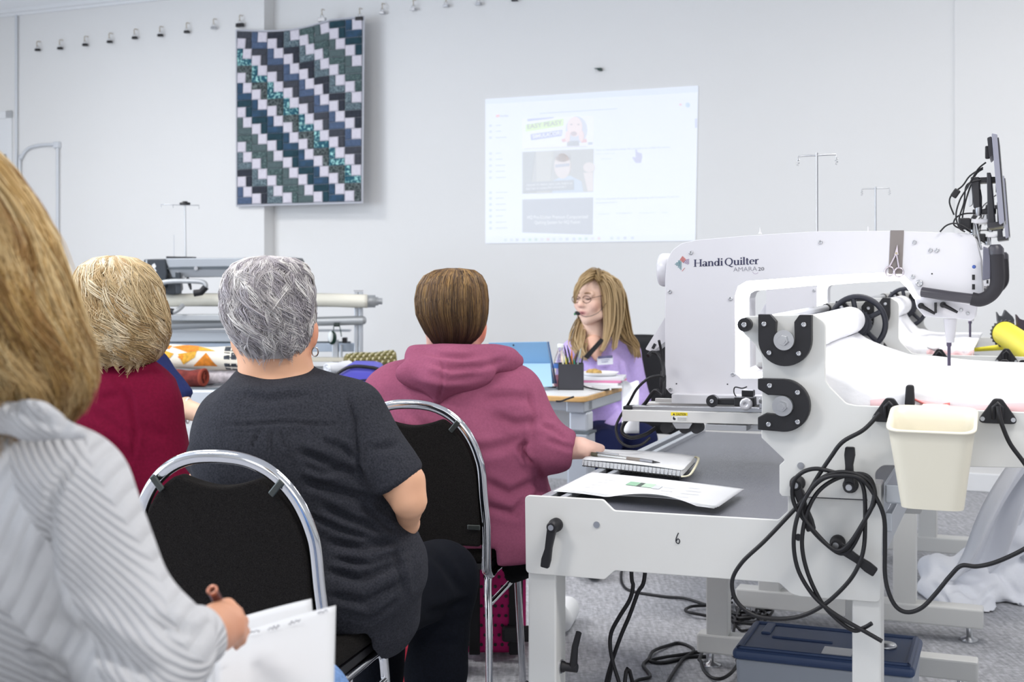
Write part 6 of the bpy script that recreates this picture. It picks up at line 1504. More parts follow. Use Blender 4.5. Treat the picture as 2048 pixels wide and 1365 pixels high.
organic_on('C', 'trousers', [([C_((730, 1210, 2.86), (880, 1152, 3.20), 96, 72), C_((886, 1165, 3.20), (872, 1350, 3.14), 66, 56), C_((872, 1350, 3.14), (865, 1545, 3.12), 56, 44), E_((690, 1220, 2.86), 130, .15, 70), C_((620, 1215, 2.95), (760, 1170, 3.32), 90, 66), C_((762, 1170, 3.32), (752, 1520, 3.28), 60, 42)], [], .04)],
        .009, den, pC, clips=[([0, 0, .03], (0, 0, -1))], folds=[([(860, 1100), (900, 1150), (925, 1190)], 10, .006), ([(850, 1230), (900, 1215), (940, 1200)], 10, .008), ([(850, 1290), (920, 1285)], 10, .004)], wr=(.002, 12, 5))
sole = mk('black_shoe', '#1a1a1c', .6)
for x, y, d in ((868, 1575, 3.17), (752, 1520, 3.36)):
    q = P(x, y, d); MB().ball((q.x, q.y+.05, .045), (.045, .13, .045), 12).build('shoe', sole, pC)
hair(pC, [(512, 528, 542, .005, .005), (517, 492, 588, .05, .05), (528, 471, 608, .08, .075), (548, 455, 619, .10, .09), (580, 446, 625, .115, .10), (615, 445, 627, .115, .105), (645, 452, 625, .11, .10), (670, 463, 620, .10, .092), (692, 477, 614, .085, .085), (714, 490, 604, .07, .078)],
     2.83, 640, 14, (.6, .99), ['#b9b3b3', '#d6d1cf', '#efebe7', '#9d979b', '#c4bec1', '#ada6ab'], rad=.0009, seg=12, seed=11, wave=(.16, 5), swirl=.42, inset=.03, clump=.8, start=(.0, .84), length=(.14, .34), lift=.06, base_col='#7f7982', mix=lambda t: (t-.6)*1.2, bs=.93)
t_ = MB().tube([P(630+6.5*math.cos(k*.42), 704+9*math.sin(k*.42), 2.83+.004*math.sin(k*.42)) for k in range(15)], .0016, 7, close=True).build('hoop_earring', mk('silver_hoop', '#d9d5cf', .2, 1), pC)
MB().tube(spline([P(634, 626, 2.86), P(632, 640, 2.85), P(629, 650, 2.84)], 4), .0013, 6).build('spectacle_arm', mk('dark_frame', '#3b3f58', .3), pC)

# ------------------------------------------------------------------ woman in mauve hoodie
pD = person('person with short brown hair in a mauve hoodie, one hand reaching the table edge', (0, 0, 0))
hn = [np.array(P(x, y, d)) for x, y, d in ((1160, 912, 3.58), (1188, 908, 3.58))]
organic_on('D', 'body', [([E_((903, 615, 3.74), 62, .10, 78), C_((905, 670, 3.74), (905, 735, 3.77), 50, 58, .9), E_((965, 661, 3.76), 8, .02, 22, roll=5), E_((905, 890, 3.72), 120, .10, 130)], [], .03),
                 ([C_((1030, 810, 3.69), (1082, 890, 3.64), 40, 34), C_((1085, 895, 3.64), (1156, 897, 3.625), 32, 21), E_((1171, 896, 3.63), 24, .035, 13, roll=6)], [], .03),
                 ([C_((1181, 891, 3.65), (1199, 894, 3.71), 8, 6)], [], .008), ([C_((1185, 894, 3.64), (1205, 896, 3.69), 8, 6)], [], .008), ([C_((1184, 897, 3.63), (1204, 899, 3.67), 8, 6)], [], .008), ([C_((1179, 900, 3.615), (1198, 902, 3.645), 7.5, 6)], [], .008), ([C_((1160, 901, 3.62), (1172, 908, 3.615), 9, 7)], [], .01)],
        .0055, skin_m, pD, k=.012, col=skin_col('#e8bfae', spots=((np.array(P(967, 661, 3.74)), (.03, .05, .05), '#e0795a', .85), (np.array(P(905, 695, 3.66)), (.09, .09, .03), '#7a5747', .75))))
mau = cloth('mauve_fleece', '#97546e', var=(160, .08), bump=(500, .3, .002), sheen=0)
foldsD = [([(760, 880), (860, 905), (980, 900), (1060, 880)], 12.0, 0.0084), ([(1055, 880), (1040, 900), (1060, 930)], 6.0, 0.0168), ([(1055, 770), (1068, 830), (1060, 885)], 6.0, 0.0084), ([(980, 830), (1030, 850), (1090, 840)], 10.5, 0.0084), ([(960, 800), (1020, 795), (1070, 800)], 10.5, 0.0070), ([(1080, 850), (1110, 860), (1135, 885)], 6.0, 0.0070), ([(1090, 880), (1120, 890), (1150, 900)], 6.0, 0.0070), ([(960, 960), (1020, 990), (1080, 960)], 10.5, 0.0098), ([(960, 1010), (1030, 1030), (1050, 990)], 9.0, 0.0084), ([(1075, 930), (1080, 980), (1060, 1030)], 7.5, 0.0084), ([(800, 850), (830, 880)], 9.0, 0.0070), ([(790, 790), (840, 850), (880, 870)], 12.0, 0.0056)]
organic_on('D', 'hoodie', [([E_((905, 900, 3.71), 178, .17, 150), C_((802, 796, 3.74), (1015, 796, 3.69), 74, 70, .9), C_((905, 735, 3.75), (905, 790, 3.73), 80, 130, .8), C_((905, 930, 3.71), (965, 1075, 3.72), 172, 160, .75), E_((965, 1065, 3.72), 150, .17, 70)], [((905, 1112, 3.7), (0, 0, -1)), ((905, 694, 3.75), (0, -.2, 1))], .05),
                   ([C_((1020, 808, 3.69), (1084, 890, 3.64), 70, 54), C_((1086, 892, 3.64), (1158, 900, 3.62), 50, 33), E_((1100, 905, 3.63), 50, .06, 36)], [((1148, 904, 3.625), (1, -.1, -.15))], .035),
                   ([C_((795, 808, 3.74), (752, 920, 3.76), 70, 58), C_((752, 925, 3.76), (860, 1000, 4.0), 52, 34)], [], .03)],
        .0075, mau, pD, k=.03, folds=foldsD, wr=(.0025, 13, 8))
organic('hood', [([C_((842, 716, 3.66), (905, 722, 3.62), 28, 30), C_((905, 722, 3.62), (1012, 722, 3.66), 30, 24), C_((1012, 720, 3.66), (1036, 722, 3.69), 22, 12), C_((838, 705, 3.69), (842, 720, 3.66), 22, 26), E_((890, 748, 3.60), 100, .045, 42), C_((880, 765, 3.575), (876, 800, 3.575), 46, 10), C_((905, 700, 3.70), (940, 705, 3.70), 68, 66, .8)], [((905, 690, 3.7), (0, .1, 1))], .035)],
        .006, mau, pD, folds=[([(887, 712), (886, 760), (876, 808)], 3.5, .004), ([(850, 722), (900, 738), (960, 735), (1020, 718)], 7, .007), ([(845, 745), (900, 762), (970, 750)], 8, .005), ([(840, 700), (880, 712), (930, 716), (970, 708)], 6, .006)], wr=(.0015, 20, 4))
blk = cloth('black_trousers_cloth', '#09090b')
organic_on('D', 'trousers', [([E_((960, 1110, 3.75), 140, .16, 60), C_((985, 1050, 3.80), (1088, 1038, 4.14), 62, 46), C_((1090, 1042, 4.14), (1092, 1222, 4.42), 42, 26), C_((885, 1055, 3.80), (915, 1045, 4.08), 60, 44), C_((915, 1050, 4.08), (900, 1330, 4.05), 38, 28)], [], .04)], .011, blk, pD, clips=[([0, 0, .03], (0, 0, -1))])
shoe_w = mk('white_shoe', '#eef0f1', .55)
q = P(1136, 1240, 4.56)
organic('shoe', [([C_([q.x-.03, q.y-.10, .045], [q.x+.0, q.y+.06, .045], .042, .044, m=True), C_([q.x-.03, q.y-.12, .06], [q.x-.045, q.y-.14, .10], .035, .03, m=True)], [([0, 0, .004], (0, 0, -1))], .02)], .006, shoe_w, pD)
MB().ball((P(890, 1290, 4.05).x, 4.05, .05), (.045, .12, .048), 12).build('shoe', shoe_w, pD)
hair(pD, [(537, 895, 918, .005, .005), (541, 868, 950, .06, .06), (552, 848, 964, .09, .085), (570, 836, 973, .11, .105), (600, 830, 976, .125, .12), (630, 833, 975, .125, .12), (650, 842, 971, .115, .11), (668, 852, 963, .10, .098), (682, 860, 952, .09, .088), (694, 868, 942, .08, .08)],
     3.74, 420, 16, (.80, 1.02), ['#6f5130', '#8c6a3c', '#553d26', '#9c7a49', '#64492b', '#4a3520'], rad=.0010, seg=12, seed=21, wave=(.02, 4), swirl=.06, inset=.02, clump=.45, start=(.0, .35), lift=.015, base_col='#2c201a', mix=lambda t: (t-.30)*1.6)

# ------------------------------------------------------------------ woman with wavy blonde hair, burgundy shirt
pB = person('person with wavy blonde hair in a burgundy shirt', (0, 0, 0))
organic_on('B', 'body', [([E_((235, 605, 3.58), 62, .10, 82), C_((232, 680, 3.58), (232, 750, 3.6), 45, 55), E_((250, 900, 3.58), 90, .1, 120), C_((315, 830, 3.54), (335, 985, 3.52), 36, 32), C_((335, 985, 3.52), (400, 1040, 3.8), 30, 22), C_((180, 830, 3.62), (150, 985, 3.62), 36, 32), C_((150, 985, 3.62), (220, 1040, 3.9), 30, 22)], [], .03)], .011, skin_m, pB, col=skin_col(SK))
def bs_(f, x, z): return [-1.05+f*math.sin(math.radians(70))+x*math.cos(math.radians(70)), 3.58+f*math.cos(math.radians(70))-x*math.sin(math.radians(70)), z]
for x in (-.09, .09):
    MB().ball(bs_(.47, x, .046), (.12, .075, .046), 12).build('shoe', sole, pB)
bur = cloth('burgundy_jersey', '#6d0f2e', var=(120, .1), bump=(500, .2, .002), sheen=0)
organic_on('B', 'shirt', [([E_((245, 900, 3.58), 128, .15, 160), C_((170, 800, 3.62), (292, 800, 3.56), 62, 62, .9), C_((225, 712, 3.60), (230, 770, 3.6), 66, 112, .8), C_((245, 950, 3.58), (270, 1110, 3.6), 122, 130, .8)], [((225, 688, 3.6), (0, -.2, 1))], .05),
                  ([C_((302, 818, 3.55), (325, 965, 3.52), 60, 52), C_((325, 965, 3.52), (380, 1030, 3.75), 46, 34)], [], .03), ([C_((175, 825, 3.62), (150, 970, 3.62), 58, 48), C_((150, 970, 3.62), (215, 1035, 3.85), 42, 32)], [], .03)],
        .008, bur, pB, k=.025, folds=[([(230, 760), (262, 800), (272, 860), (265, 930)], 6, .007), ([(180, 820), (225, 850), (262, 880)], 10, .005), ([(205, 870), (240, 900), (265, 930)], 10, .006), ([(272, 745), (300, 738), (322, 755)], 5, .004), ([(285, 850), (330, 880)], 12, .004), ([(200, 800), (240, 790)], 10, .004)], wr=(.002, 14, 12))
organic_on('B', 'trousers', [([E_(bs_(0, 0, .53), .17, .17, .09, m=True)]+[C_(bs_(0, x, .565), bs_(.40, x, .54), .085, .066, m=True) for x in (-.09, .09)]+[C_(bs_(.41, x, .53), bs_(.43, x, .08), .062, .043, m=True) for x in (-.09, .09)], [], .04)], .014, blk, pB, clips=[([0, 0, .03], (0, 0, -1))])
hair(pB, [(512, 212, 240, .01, .01), (517, 186, 272, .06, .06), (532, 164, 297, .09, .09), (560, 150, 314, .12, .12), (600, 143, 323, .135, .13), (640, 141, 330, .14, .135), (672, 146, 330, .135, .13), (696, 160, 324, .12, .125), (716, 182, 314, .10, .11), (728, 200, 302, .09, .10)],
     3.58, 330, 22, (.70, 1.02), ['#cdb48a', '#e3d0ac', '#b4966a', '#ecdcbd', '#d6bf95', '#c2a679'], rad=.0012, seg=20, seed=31, wave=(.30, 13), swirl=.15, inset=.05, clump=.8, start=(.0, .6), lift=.06, base_col='#b2925c', mix=lambda t: (t-.5)*.8)

# ------------------------------------------------------------------ person in navy, behind the burgundy shirt
pN = person('person in a navy T-shirt, mostly hidden behind the burgundy shirt', (0, 0, 0))
organic_on('N', 'body', [([E_((240, 610, 4.3), 46, .10, 62), C_((242, 660, 4.3), (245, 725, 4.32), 36, 42), E_((250, 860, 4.3), 90, .1, 110), C_((300, 745, 4.25), (358, 812, 4.2), 30, 24), C_((358, 814, 4.2), (412, 832, 4.02), 23, 17), C_((412, 832, 4.02), (432, 836, 3.97), 16, 12), C_((200, 760, 4.32), (180, 850, 4.32), 30, 26), C_((180, 850, 4.32), (230, 890, 4.5), 24, 18)], [], .025)], .010, skin_m, pN, col=skin_col('#e6bda0'))
nav = cloth('navy_jersey', '#262f5c', var=(120, .08))
organic_on('N', 't_shirt', [([E_((250, 850, 4.3), 100, .14, 120), C_((205, 760, 4.33), (290, 745, 4.27), 46, 48), C_((245, 715, 4.32), (247, 750, 4.3), 46, 78, .8), C_((250, 880, 4.3), (262, 1000, 4.3), 98, 95, .8)], [], .05), ([C_((292, 742, 4.26), (368, 818, 4.2), 48, 36)], [((362, 814, 4.21), (.75, -.1, -.66))], .03), ([C_((205, 765, 4.32), (188, 830, 4.32), 44, 38)], [], .03)], .010, nav, pN, k=.025, wr=(.002, 14, 15))
organic_on('N', 'trousers', [([E_((265, 1000, 4.32), 90, .15, 50), C_((285, 1005, 4.35), (330, 985, 4.75), 52, 42), C_((330, 985, 4.75), (330, 1180, 4.72), 40, 28), C_((235, 1005, 4.35), (270, 985, 4.75), 52, 42), C_((270, 985, 4.75), (268, 1180, 4.72), 40, 28)], [], .04)], .014, blk, pN, clips=[([0, 0, .03], (0, 0, -1))])
MB().tube([Vector(np.array(P(376, 822, 4.15))+np.array([.0, .040*math.cos(k*.4), .040*math.sin(k*.4)])) for k in range(16)], .003, 6, close=True).build('bracelet', mk('white_bracelet', '#e9ebee', .4), pN)
hair(pN, [(540, 225, 255, .01, .01), (550, 205, 275, .07, .07), (580, 192, 288, .10, .10), (630, 190, 290, .10, .10), (680, 198, 282, .08, .085)], 4.3, 60, 14, (.8, 1.0), ['#6a4d33', '#5a3f29'], rad=.0018, seg=8, seed=41)
# ------------------------------------------------------------------ woman in pale grey knit, nearest the lens
pA = person('person with long blonde hair in a pale grey ribbed cardigan, writing on a pad', (0, 0, 0))
knit = mk('pale_grey_knit', '#c9c9cb', .95, sheen=0)
def add_knit():
    nt = knit.node_tree; b = nt.nodes['Principled BSDF']; N = nt.nodes.new; Lk = nt.links.new
    tc = N('ShaderNodeTexCoord'); sp = N('ShaderNodeSeparateXYZ'); Lk(tc.outputs['Object'], sp.inputs[0])
    def M(op, a, bb=None, c=None):
        n = N('ShaderNodeMath'); n.operation = op
        for i, x in enumerate((a, bb, c)):
            if x is None: continue
            if isinstance(x, (int, float)): n.inputs[i].default_value = x
            else: Lk(x, n.inputs[i])
        return n.outputs[0]
    # chevron ribs: panels about 9 cm wide, the ribs slanting up in one panel and down in the next
    along = M('ADD', M('MULTIPLY', sp.outputs[0], .82), M('MULTIPLY', sp.outputs[2], .50))
    across = M('SUBTRACT', M('MULTIPLY', sp.outputs[2], .86), M('MULTIPLY', sp.outputs[0], -.35))
    zig = M('PINGPONG', M('ADD', along, 10.02), .062)
    ph = M('MULTIPLY', M('ADD', across, M('MULTIPLY', zig, 1.15)), 2*math.pi/.0115)
    rib = M('POWER', M('ADD', M('MULTIPLY', M('SINE', ph), .5), .5), .6)
    nz = N('ShaderNodeTexNoise'); nz.inputs['Scale'].default_value = 420; Lk(tc.outputs['Object'], nz.inputs['Vector'])
    hgt = M('ADD', rib, M('MULTIPLY', nz.outputs['Fac'], .25))
    bp = N('ShaderNodeBump'); bp.inputs['Strength'].default_value = .9; bp.inputs['Distance'].default_value = .0032
    Lk(hgt, bp.inputs['Height']); Lk(bp.outputs['Normal'], b.inputs['Normal'])
add_knit()
organic('body', [([C_((-120, 640, 1.30), (-110, 860, 1.32), 120, 130), E_((-190, 480, 1.30), 165, .10, 200), E_((-60, 1200, 1.32), 200, .12, 260), C_((140, 1010, 1.26), (300, 1300, 1.23), 70, 60), C_((305, 1305, 1.23), (432, 1262, 1.41), 56, 32), E_((445, 1246, 1.44), 27, .026, 36, roll=-38), C_((418, 1264, 1.40), (445, 1250, 1.435), 30, 25)], [], .03),
                 ([C_((436, 1232, 1.43), (456, 1211, 1.445), 14, 13.5), C_((456, 1211, 1.445), (476, 1226, 1.48), 13, 11), C_((476, 1226, 1.48), (470, 1262, 1.50), 11, 9)], [], .004), ([C_((446, 1240, 1.425), (468, 1224, 1.435), 14, 13.5), C_((468, 1224, 1.435), (487, 1244, 1.465), 13, 11), C_((487, 1244, 1.465), (476, 1272, 1.49), 11, 9)], [], .004), ([C_((452, 1252, 1.42), (477, 1242, 1.425), 13.5, 13), C_((477, 1242, 1.425), (489, 1264, 1.45), 12.5, 10.5), C_((489, 1264, 1.45), (474, 1284, 1.475), 10.5, 8.5)], [], .004), ([C_((452, 1264, 1.415), (478, 1262, 1.42), 12.5, 12), C_((478, 1262, 1.42), (484, 1282, 1.44), 11, 9), C_((484, 1282, 1.44), (472, 1296, 1.455), 9, 7.5)], [], .004), ([C_((430, 1240, 1.435), (436, 1214, 1.475), 14, 12), C_((436, 1214, 1.475), (456, 1216, 1.51), 11, 9)], [], .006)],
        .0032, skin_m, pA, k=.006, col=skin_col('#cf9675', spots=((np.array(P(465, 1260, 1.42)), (.02, .05, .02), '#cf8f78', .5),)))
foldsA = [([(95, 1040), (85, 1150), (110, 1250), (180, 1330)], 22, .010), ([(150, 900), (110, 980), (92, 1060), (80, 1150)], 10, .006), ([(120, 1230), (200, 1290), (330, 1365)], 24, .010), ([(300, 1240), (360, 1260), (420, 1270)], 14, .005), ([(60, 1290), (120, 1350)], 20, .008)]
organic('cardigan', [([E_((-60, 1230, 1.32), 260, .17, 330), C_((-190, 985, 1.34), (105, 995, 1.27), 140, 132, .9), C_((-90, 850, 1.33), (-20, 940, 1.31), 125, 165, .8), C_((-40, 1200, 1.31), (50, 1690, 1.31), 250, 265, .75)], [((-60, 770, 1.33), (-.1, -.2, 1))], .05),
                     ([C_((138, 1000, 1.255), (262, 1275, 1.225), 126, 112), C_((285, 1305, 1.22), (418, 1268, 1.40), 104, 56), E_((300, 1330, 1.22), 105, .08, 80)], [((418, 1266, 1.40), (.62, .75, .25))], .04)],
        .006, knit, pA, k=.03, folds=foldsA, wr=(.0025, 12, 25))
organic('collar', [([C_((-40, 830, 1.24), (70, 842, 1.20), 34, 30), C_((70, 842, 1.20), (165, 872, 1.195), 30, 16), C_((-120, 810, 1.28), (-40, 830, 1.24), 40, 34)], [], .02)], .006, knit, pA, folds=[([(0, 800), (80, 840), (160, 860)], 10, .006)], wr=(.003, 20, 31))
jean = cloth('blue_denim', '#6d8bb8', var=(160, .22), bump=(700, .4, .002))
organic('jeans', [([C_((190, 1770, 1.35), (585, 1440, 1.90), 140, 92), E_((612, 1420, 1.95), 92, .075, 108), C_((622, 1450, 1.94), (612, 2110, 1.90), 80, 60), C_((-40, 1770, 1.38), (380, 1450, 1.95), 135, 90), C_((385, 1455, 1.95), (370, 2110, 1.90), 80, 60), E_((50, 1770, 1.33), 300, .17, 240)], [], .04)], .009, jean, pA, cut=CUT['A'], clips=[([0, 0, .03], (0, 0, -1))], folds=[([(640, 1330), (680, 1370), (690, 1430)], 10, .004)])
cols = ['#b08a4f', '#d6b67e', '#7d5a2e', '#e6cc98', '#a37b44', '#c9a566']
hair(pA, [(215, -260, -180, .02, .02), (235, -330, -110, .06, .06), (275, -385, -52, .10, .09), (330, -412, -2, .12, .11), (400, -425, 44, .13, .12), (480, -430, 88, .135, .125), (560, -435, 112, .135, .125), (640, -437, 132, .13, .125), (700, -436, 150, .125, .12), (760, -430, 165, .115, .115), (815, -400, 150, .10, .105), (858, -370, 118, .085, .10)],
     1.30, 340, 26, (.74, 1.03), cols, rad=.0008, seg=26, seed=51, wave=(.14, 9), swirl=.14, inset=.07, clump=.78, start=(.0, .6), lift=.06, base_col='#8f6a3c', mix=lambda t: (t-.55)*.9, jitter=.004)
pen2 = empty('pen', (0, 0, 0), 'dark reddish pen held upright in the writing hand', 'pen')
pa_, pb_ = P(424, 1180, 1.43), P(482, 1292, 1.50)
MB().lathe([(.0056, .004), (.0056, .055), (.0058, .056), (.004, (pb_-pa_).length*.93), (.0008, (pb_-pa_).length)], pa_, pb_-pa_, 14).build('barrel', mk('dark_red_pen', '#5c2f2c', .35), pen2)
MB().lathe([(.0056, .004), (.0066, .0), (.0038, .0), (.0036, .006)], pa_, pb_-pa_, 16, cap=False).build('end_ring', mk('copper_ring', '#b57a63', .35, .6), pen2)
pad = empty('writing_pad', (0, 0, 0), 'white writing pad with a handwritten line held over the knee in blue jeans', 'notepad')
def page(nm, pts, lift, curl=0):
    a, b, c, d = [P(*p) for p in pts]
    MB().grid(lambda s, t: a.lerp(b, s).lerp(d.lerp(c, s), t)+Vector((0, -lift-.010*curl*math.sin(math.pi*s)*(1-t), .012*curl*(1-t)*math.sin(2.5*s))), 14, 14, .0006).build(nm, mk('pad_paper', '#bfc0c2', .85), pad)
page('page', [(400, 1262, 1.60), (622, 1204, 1.64), (640, 1420, 1.44), (420, 1440, 1.42)], -.004, .3)
page('page', [(430, 1284, 1.555), (672, 1216, 1.60), (667, 1430, 1.41), (432, 1460, 1.38)], .001, .35)
bk_ = [P(*p) for p in ((432, 1290, 1.565), (669, 1222, 1.61), (664, 1440, 1.42), (434, 1465, 1.39))]
MB().add(bk_+[p+Vector((.0, .006, -.004)) for p in bk_], [(0, 1, 2, 3), (7, 6, 5, 4), (0, 4, 5, 1), (1, 5, 6, 2), (2, 6, 7, 3), (3, 7, 4, 0)]).build('backing_card', mk('card_grey', '#c9c5bd', .8), pad)
inkp = mk('pencil_ink', '#8a8a92', .7)
def scribble(x0, y0, x1, y1, d0, d1, n, amp, seed):
    r_ = random.Random(seed); pts = []
    for i in range(n):
        s = i/(n-1); pts.append(P(x0+(x1-x0)*s+r_.uniform(-1, 1), y0+(y1-y0)*s+amp*math.sin(i*2.1)+r_.uniform(-1, 1), d0+(d1-d0)*s-.006))
    MB().tube(spline(pts, 3), .0006, 4).build('handwriting', inkp, pad)
scribble(498, 1266, 520, 1262, 1.553, 1.556, 9, 2, 1); scribble(535, 1260, 560, 1252, 1.557, 1.562, 11, 3, 2); scribble(578, 1248, 600, 1241, 1.564, 1.568, 9, 3, 3); scribble(636, 1227, 656, 1221, 1.588, 1.592, 8, 1.5, 4)
# ------------------------------------------------------------------ the presenter
pE = person('person with long fair hair and glasses in a lavender top at the desk, with badge', (0, 0, 0))
HC = np.array(P(1186, 593, 6.28)); YAW = -38; TILT = 0
Rm = np.array(Matrix.Rotation(math.radians(YAW), 3, 'Z') @ Matrix.Rotation(math.radians(4), 3, 'X'))
def hl(x, y, z): return list(HC+Rm@np.array([x, y, z]))
def He(x, y, z, rx, ry, rz): return E_(hl(x, y, z), rx, ry, rz, yaw=YAW, m=True)
def Hc(a, b, ra, rb): return C_(hl(*a), hl(*b), ra, rb, m=True)
headg = ([He(0, .015, .028, .074, .092, .076), He(0, -.030, -.035, .062, .068, .085), He(0, -.058, -.098, .028, .028, .024), Hc((-.04, -.075, .018), (.04, -.075, .018), .016, .016), He(-.038, -.062, -.035, .026, .026, .028), He(.038, -.062, -.035, .026, .026, .028),
          Hc((0, -.094, .006), (0, -.116, -.030), .0075, .0105), He(-.010, -.104, -.036, .008, .010, .007), He(.010, -.104, -.036, .008, .010, .007), Hc((-.045, -.02, -.085), (0, -.055, -.108), .026, .024), Hc((.045, -.02, -.085), (0, -.055, -.108), .026, .024)], [], .014)
lip = [Hc((-.018, -.088, -.068), (0, -.098, -.063), .006, .0075), Hc((.018, -.088, -.068), (0, -.098, -.063), .006, .0075), Hc((-.015, -.086, -.079), (.015, -.086, -.079), .008, .008)]
eyes = [He(-.031, -.082, .0, .014, .010, .009), He(.031, -.082, .0, .014, .010, .009)]
def ecol():
    sp = [(hl(0, -.095, -.071), (.022, .022, .011), '#b9626a', .95), (hl(0, -.094, -.073), (.012, .02, .004), '#5a2a30', .8), (hl(-.045, -.06, -.04), (.03, .03, .025), '#e39f92', .55), (hl(.045, -.06, -.04), (.03, .03, .025), '#e39f92', .55), (hl(-.031, -.088, -.004), (.017, .02, .005), '#6b4a42', .8), (hl(.031, -.088, -.004), (.017, .02, .005), '#6b4a42', .8), (hl(-.032, -.09, .024), (.02, .02, .006), '#a9825f', .7), (hl(.032, -.09, .024), (.02, .02, .006), '#a9825f', .7), (hl(0, -.115, -.034), (.018, .018, .014), '#e6a596', .5)]
    return skin_col('#f0cdb9', spots=[(np.array(a), b, c, d) for a, b, c, d in sp])
organic('body', [headg, (lip, [], .006), (eyes, [], .004),
                 ([C_((1186, 640, 6.32), (1196, 700, 6.34), 22, 25), C_((1150, 706, 6.33), (1252, 704, 6.36), 20, 20), E_((1202, 780, 6.35), 46, .09, 70), C_((1262, 715, 6.36), (1276, 800, 6.34), 15, 14), C_((1276, 800, 6.34), (1212, 868, 6.12), 14, 10), E_((1206, 872, 6.10), 9, .03, 12), C_((1138, 712, 6.33), (1114, 750, 6.30), 15, 13), C_((1114, 750, 6.30), (1110, 744, 5.98), 13, 9)], [], .02)],
        .0055, skin_m, pE, k=.010, col=ecol(), it=1)
lav = cloth('lavender_knit', '#c9b4ee', var=(100, .06), bump=(400, .25, .002))
organic('top', [([C_((1150, 706, 6.33), (1250, 702, 6.36), 29, 30, .9), E_((1203, 760, 6.35), 62, .14, 70), C_((1203, 770, 6.36), (1212, 855, 6.36), 60, 66, .75)], [([0, 0, .362], (0, 0, -1))], .04),
                ([C_((1256, 712, 6.36), (1277, 800, 6.34), 27, 23), C_((1277, 802, 6.34), (1222, 858, 6.15), 22, 18)], [], .03), ([C_((1143, 714, 6.33), (1117, 750, 6.30), 26, 20), C_((1117, 750, 6.30), (1112, 745, 6.06), 17, 14)], [], .03)],
        .009, lav, pE, k=.02, folds=[([(1240, 720), (1248, 770), (1240, 800)], 4, .008), ([(1180, 745), (1210, 752), (1238, 745)], 5, .006), ([(1230, 800), (1250, 830)], 5, .006)], wr=(.003, 14, 44))
def flat(name, pts, d, mat, par, th=.002):
    q = [P(*p, d) if len(p) == 2 else P(*p) for p in pts]; n = len(q)
    return MB().add(q+[p+Vector((0, th, 0)) for p in q], [tuple(range(n)), tuple(range(2*n-1, n-1, -1))]+[(i, i+n, (i+1) % n+n, (i+1) % n) for i in range(n)]).build(name, mat, par)
organic('neckline', [([C_((1188, 690, 6.27), (1194, 716, 6.22), 20, 8, .6)], [], .02)], .006, skin_m, pE, col=skin_col('#eebfa8'))
organic('trousers', [([E_((1220, 872, 6.36), 68, .16, 34), C_((1235, 875, 6.30), (1282, 880, 5.92), 36, 32), C_((1282, 880, 5.92), (1275, 1075, 5.85), 28, 20), C_((1197, 875, 6.30), (1212, 890, 5.80), 36, 30), C_((1212, 890, 5.80), (1216, 1030, 5.56), 27, 19), C_((1216, 1030, 5.56), (1192, 1122, 5.35), 18, 14)], [], .04)], .013, cloth('navy_trousers_cloth', '#20264a'), pE, clips=[([0, 0, .03], (0, 0, -1))])
for x, d in ((1185, 5.28), (1277, 5.80)):
    q = P(x, 0, d); MB().ball((q.x, q.y, .045), (.045, .12, .045), 12).build('shoe', sole, pE)
hair(pE, [(548, 1186, 1196, .01, .01), (551, 1172, 1210, .06, .055), (562, 1160, 1226, .09, .07), (585, 1152, 1238, .11, .07), (620, 1150, 1246, .115, .06), (655, 1150, 1254, .11, .06), (690, 1150, 1268, .10, .08), (712, 1156, 1276, .09, .10)],
     6.33, 130, 18, (.78, 1.0), ['#a88d66', '#bfa680', '#8d7350', '#cdb794'], rad=.0022, seg=16, seed=61, wave=(.03, 6), swirl=.08, inset=.04, clump=.6, start=(0, .3), phi_rng=(-.75, 2.6), bs=.86, base=False)
# locks framing the face: left of it and on the near side
def lock(pts, rad, n, seed, spread=.012):
    r_ = np.random.default_rng(seed); m = MB(); c0 = [np.array(p) for p in spline([P(*p) for p in pts], 5)]
    for k in range(n):
        off = r_.normal(0, spread, 3); pth = [Vector(c+off*(.35+.65*math.sin(math.pi*min(1, .15+i/len(c0))))) for i, c in enumerate(c0)]
        m.tube(pth, [rad*(1-.7*(i/len(pth))**2) for i in range(len(pth))], 5)
    me = m.mesh('hair_lock'); col = np.tile([*np.array(srgb(['#ae946c', '#bda47c', '#9a8058'][seed % 3])), 1], len(me.vertices)).astype(np.float32)
    at = me.color_attributes.new('Col', 'FLOAT_COLOR', 'POINT'); at.data.foreach_set('color', col); o = bpy.data.objects.new('hair_lock', me); put(o, pE, hair_m)
lock([(1192, 554, 6.26), (1176, 558, 6.19), (1160, 570, 6.17), (1152, 590, 6.18), (1150, 606, 6.21)], .003, 60, 0, .008)
lock([(1164, 652, 6.36), (1160, 675, 6.30), (1158, 695, 6.24), (1172, 716, 6.20)], .0035, 90, 1, .020)
lock([(1168, 640, 6.40), (1160, 665, 6.36), (1152, 690, 6.28), (1160, 706, 6.22)], .0035, 80, 2, .016)
lock([(1194, 556, 6.24), (1210, 562, 6.20), (1219, 590, 6.20), (1220, 640, 6.20), (1213, 680, 6.17), (1204, 702, 6.16)], .003, 100, 3, .012)
lock([(1198, 557, 6.26), (1222, 570, 6.23), (1232, 610, 6.23), (1233, 655, 6.22), (1228, 696, 6.18)], .0035, 120, 4, .018)
lock([(1204, 560, 6.30), (1232, 580, 6.26), (1242, 630, 6.26), (1252, 670, 6.25), (1270, 690, 6.24), (1276, 712, 6.22)], .0035, 120, 5, .020)
lock([(1206, 556, 6.36), (1192, 549, 6.28), (1178, 551, 6.21), (1164, 562, 6.18), (1155, 580, 6.19)], .003, 90, 6, .010)
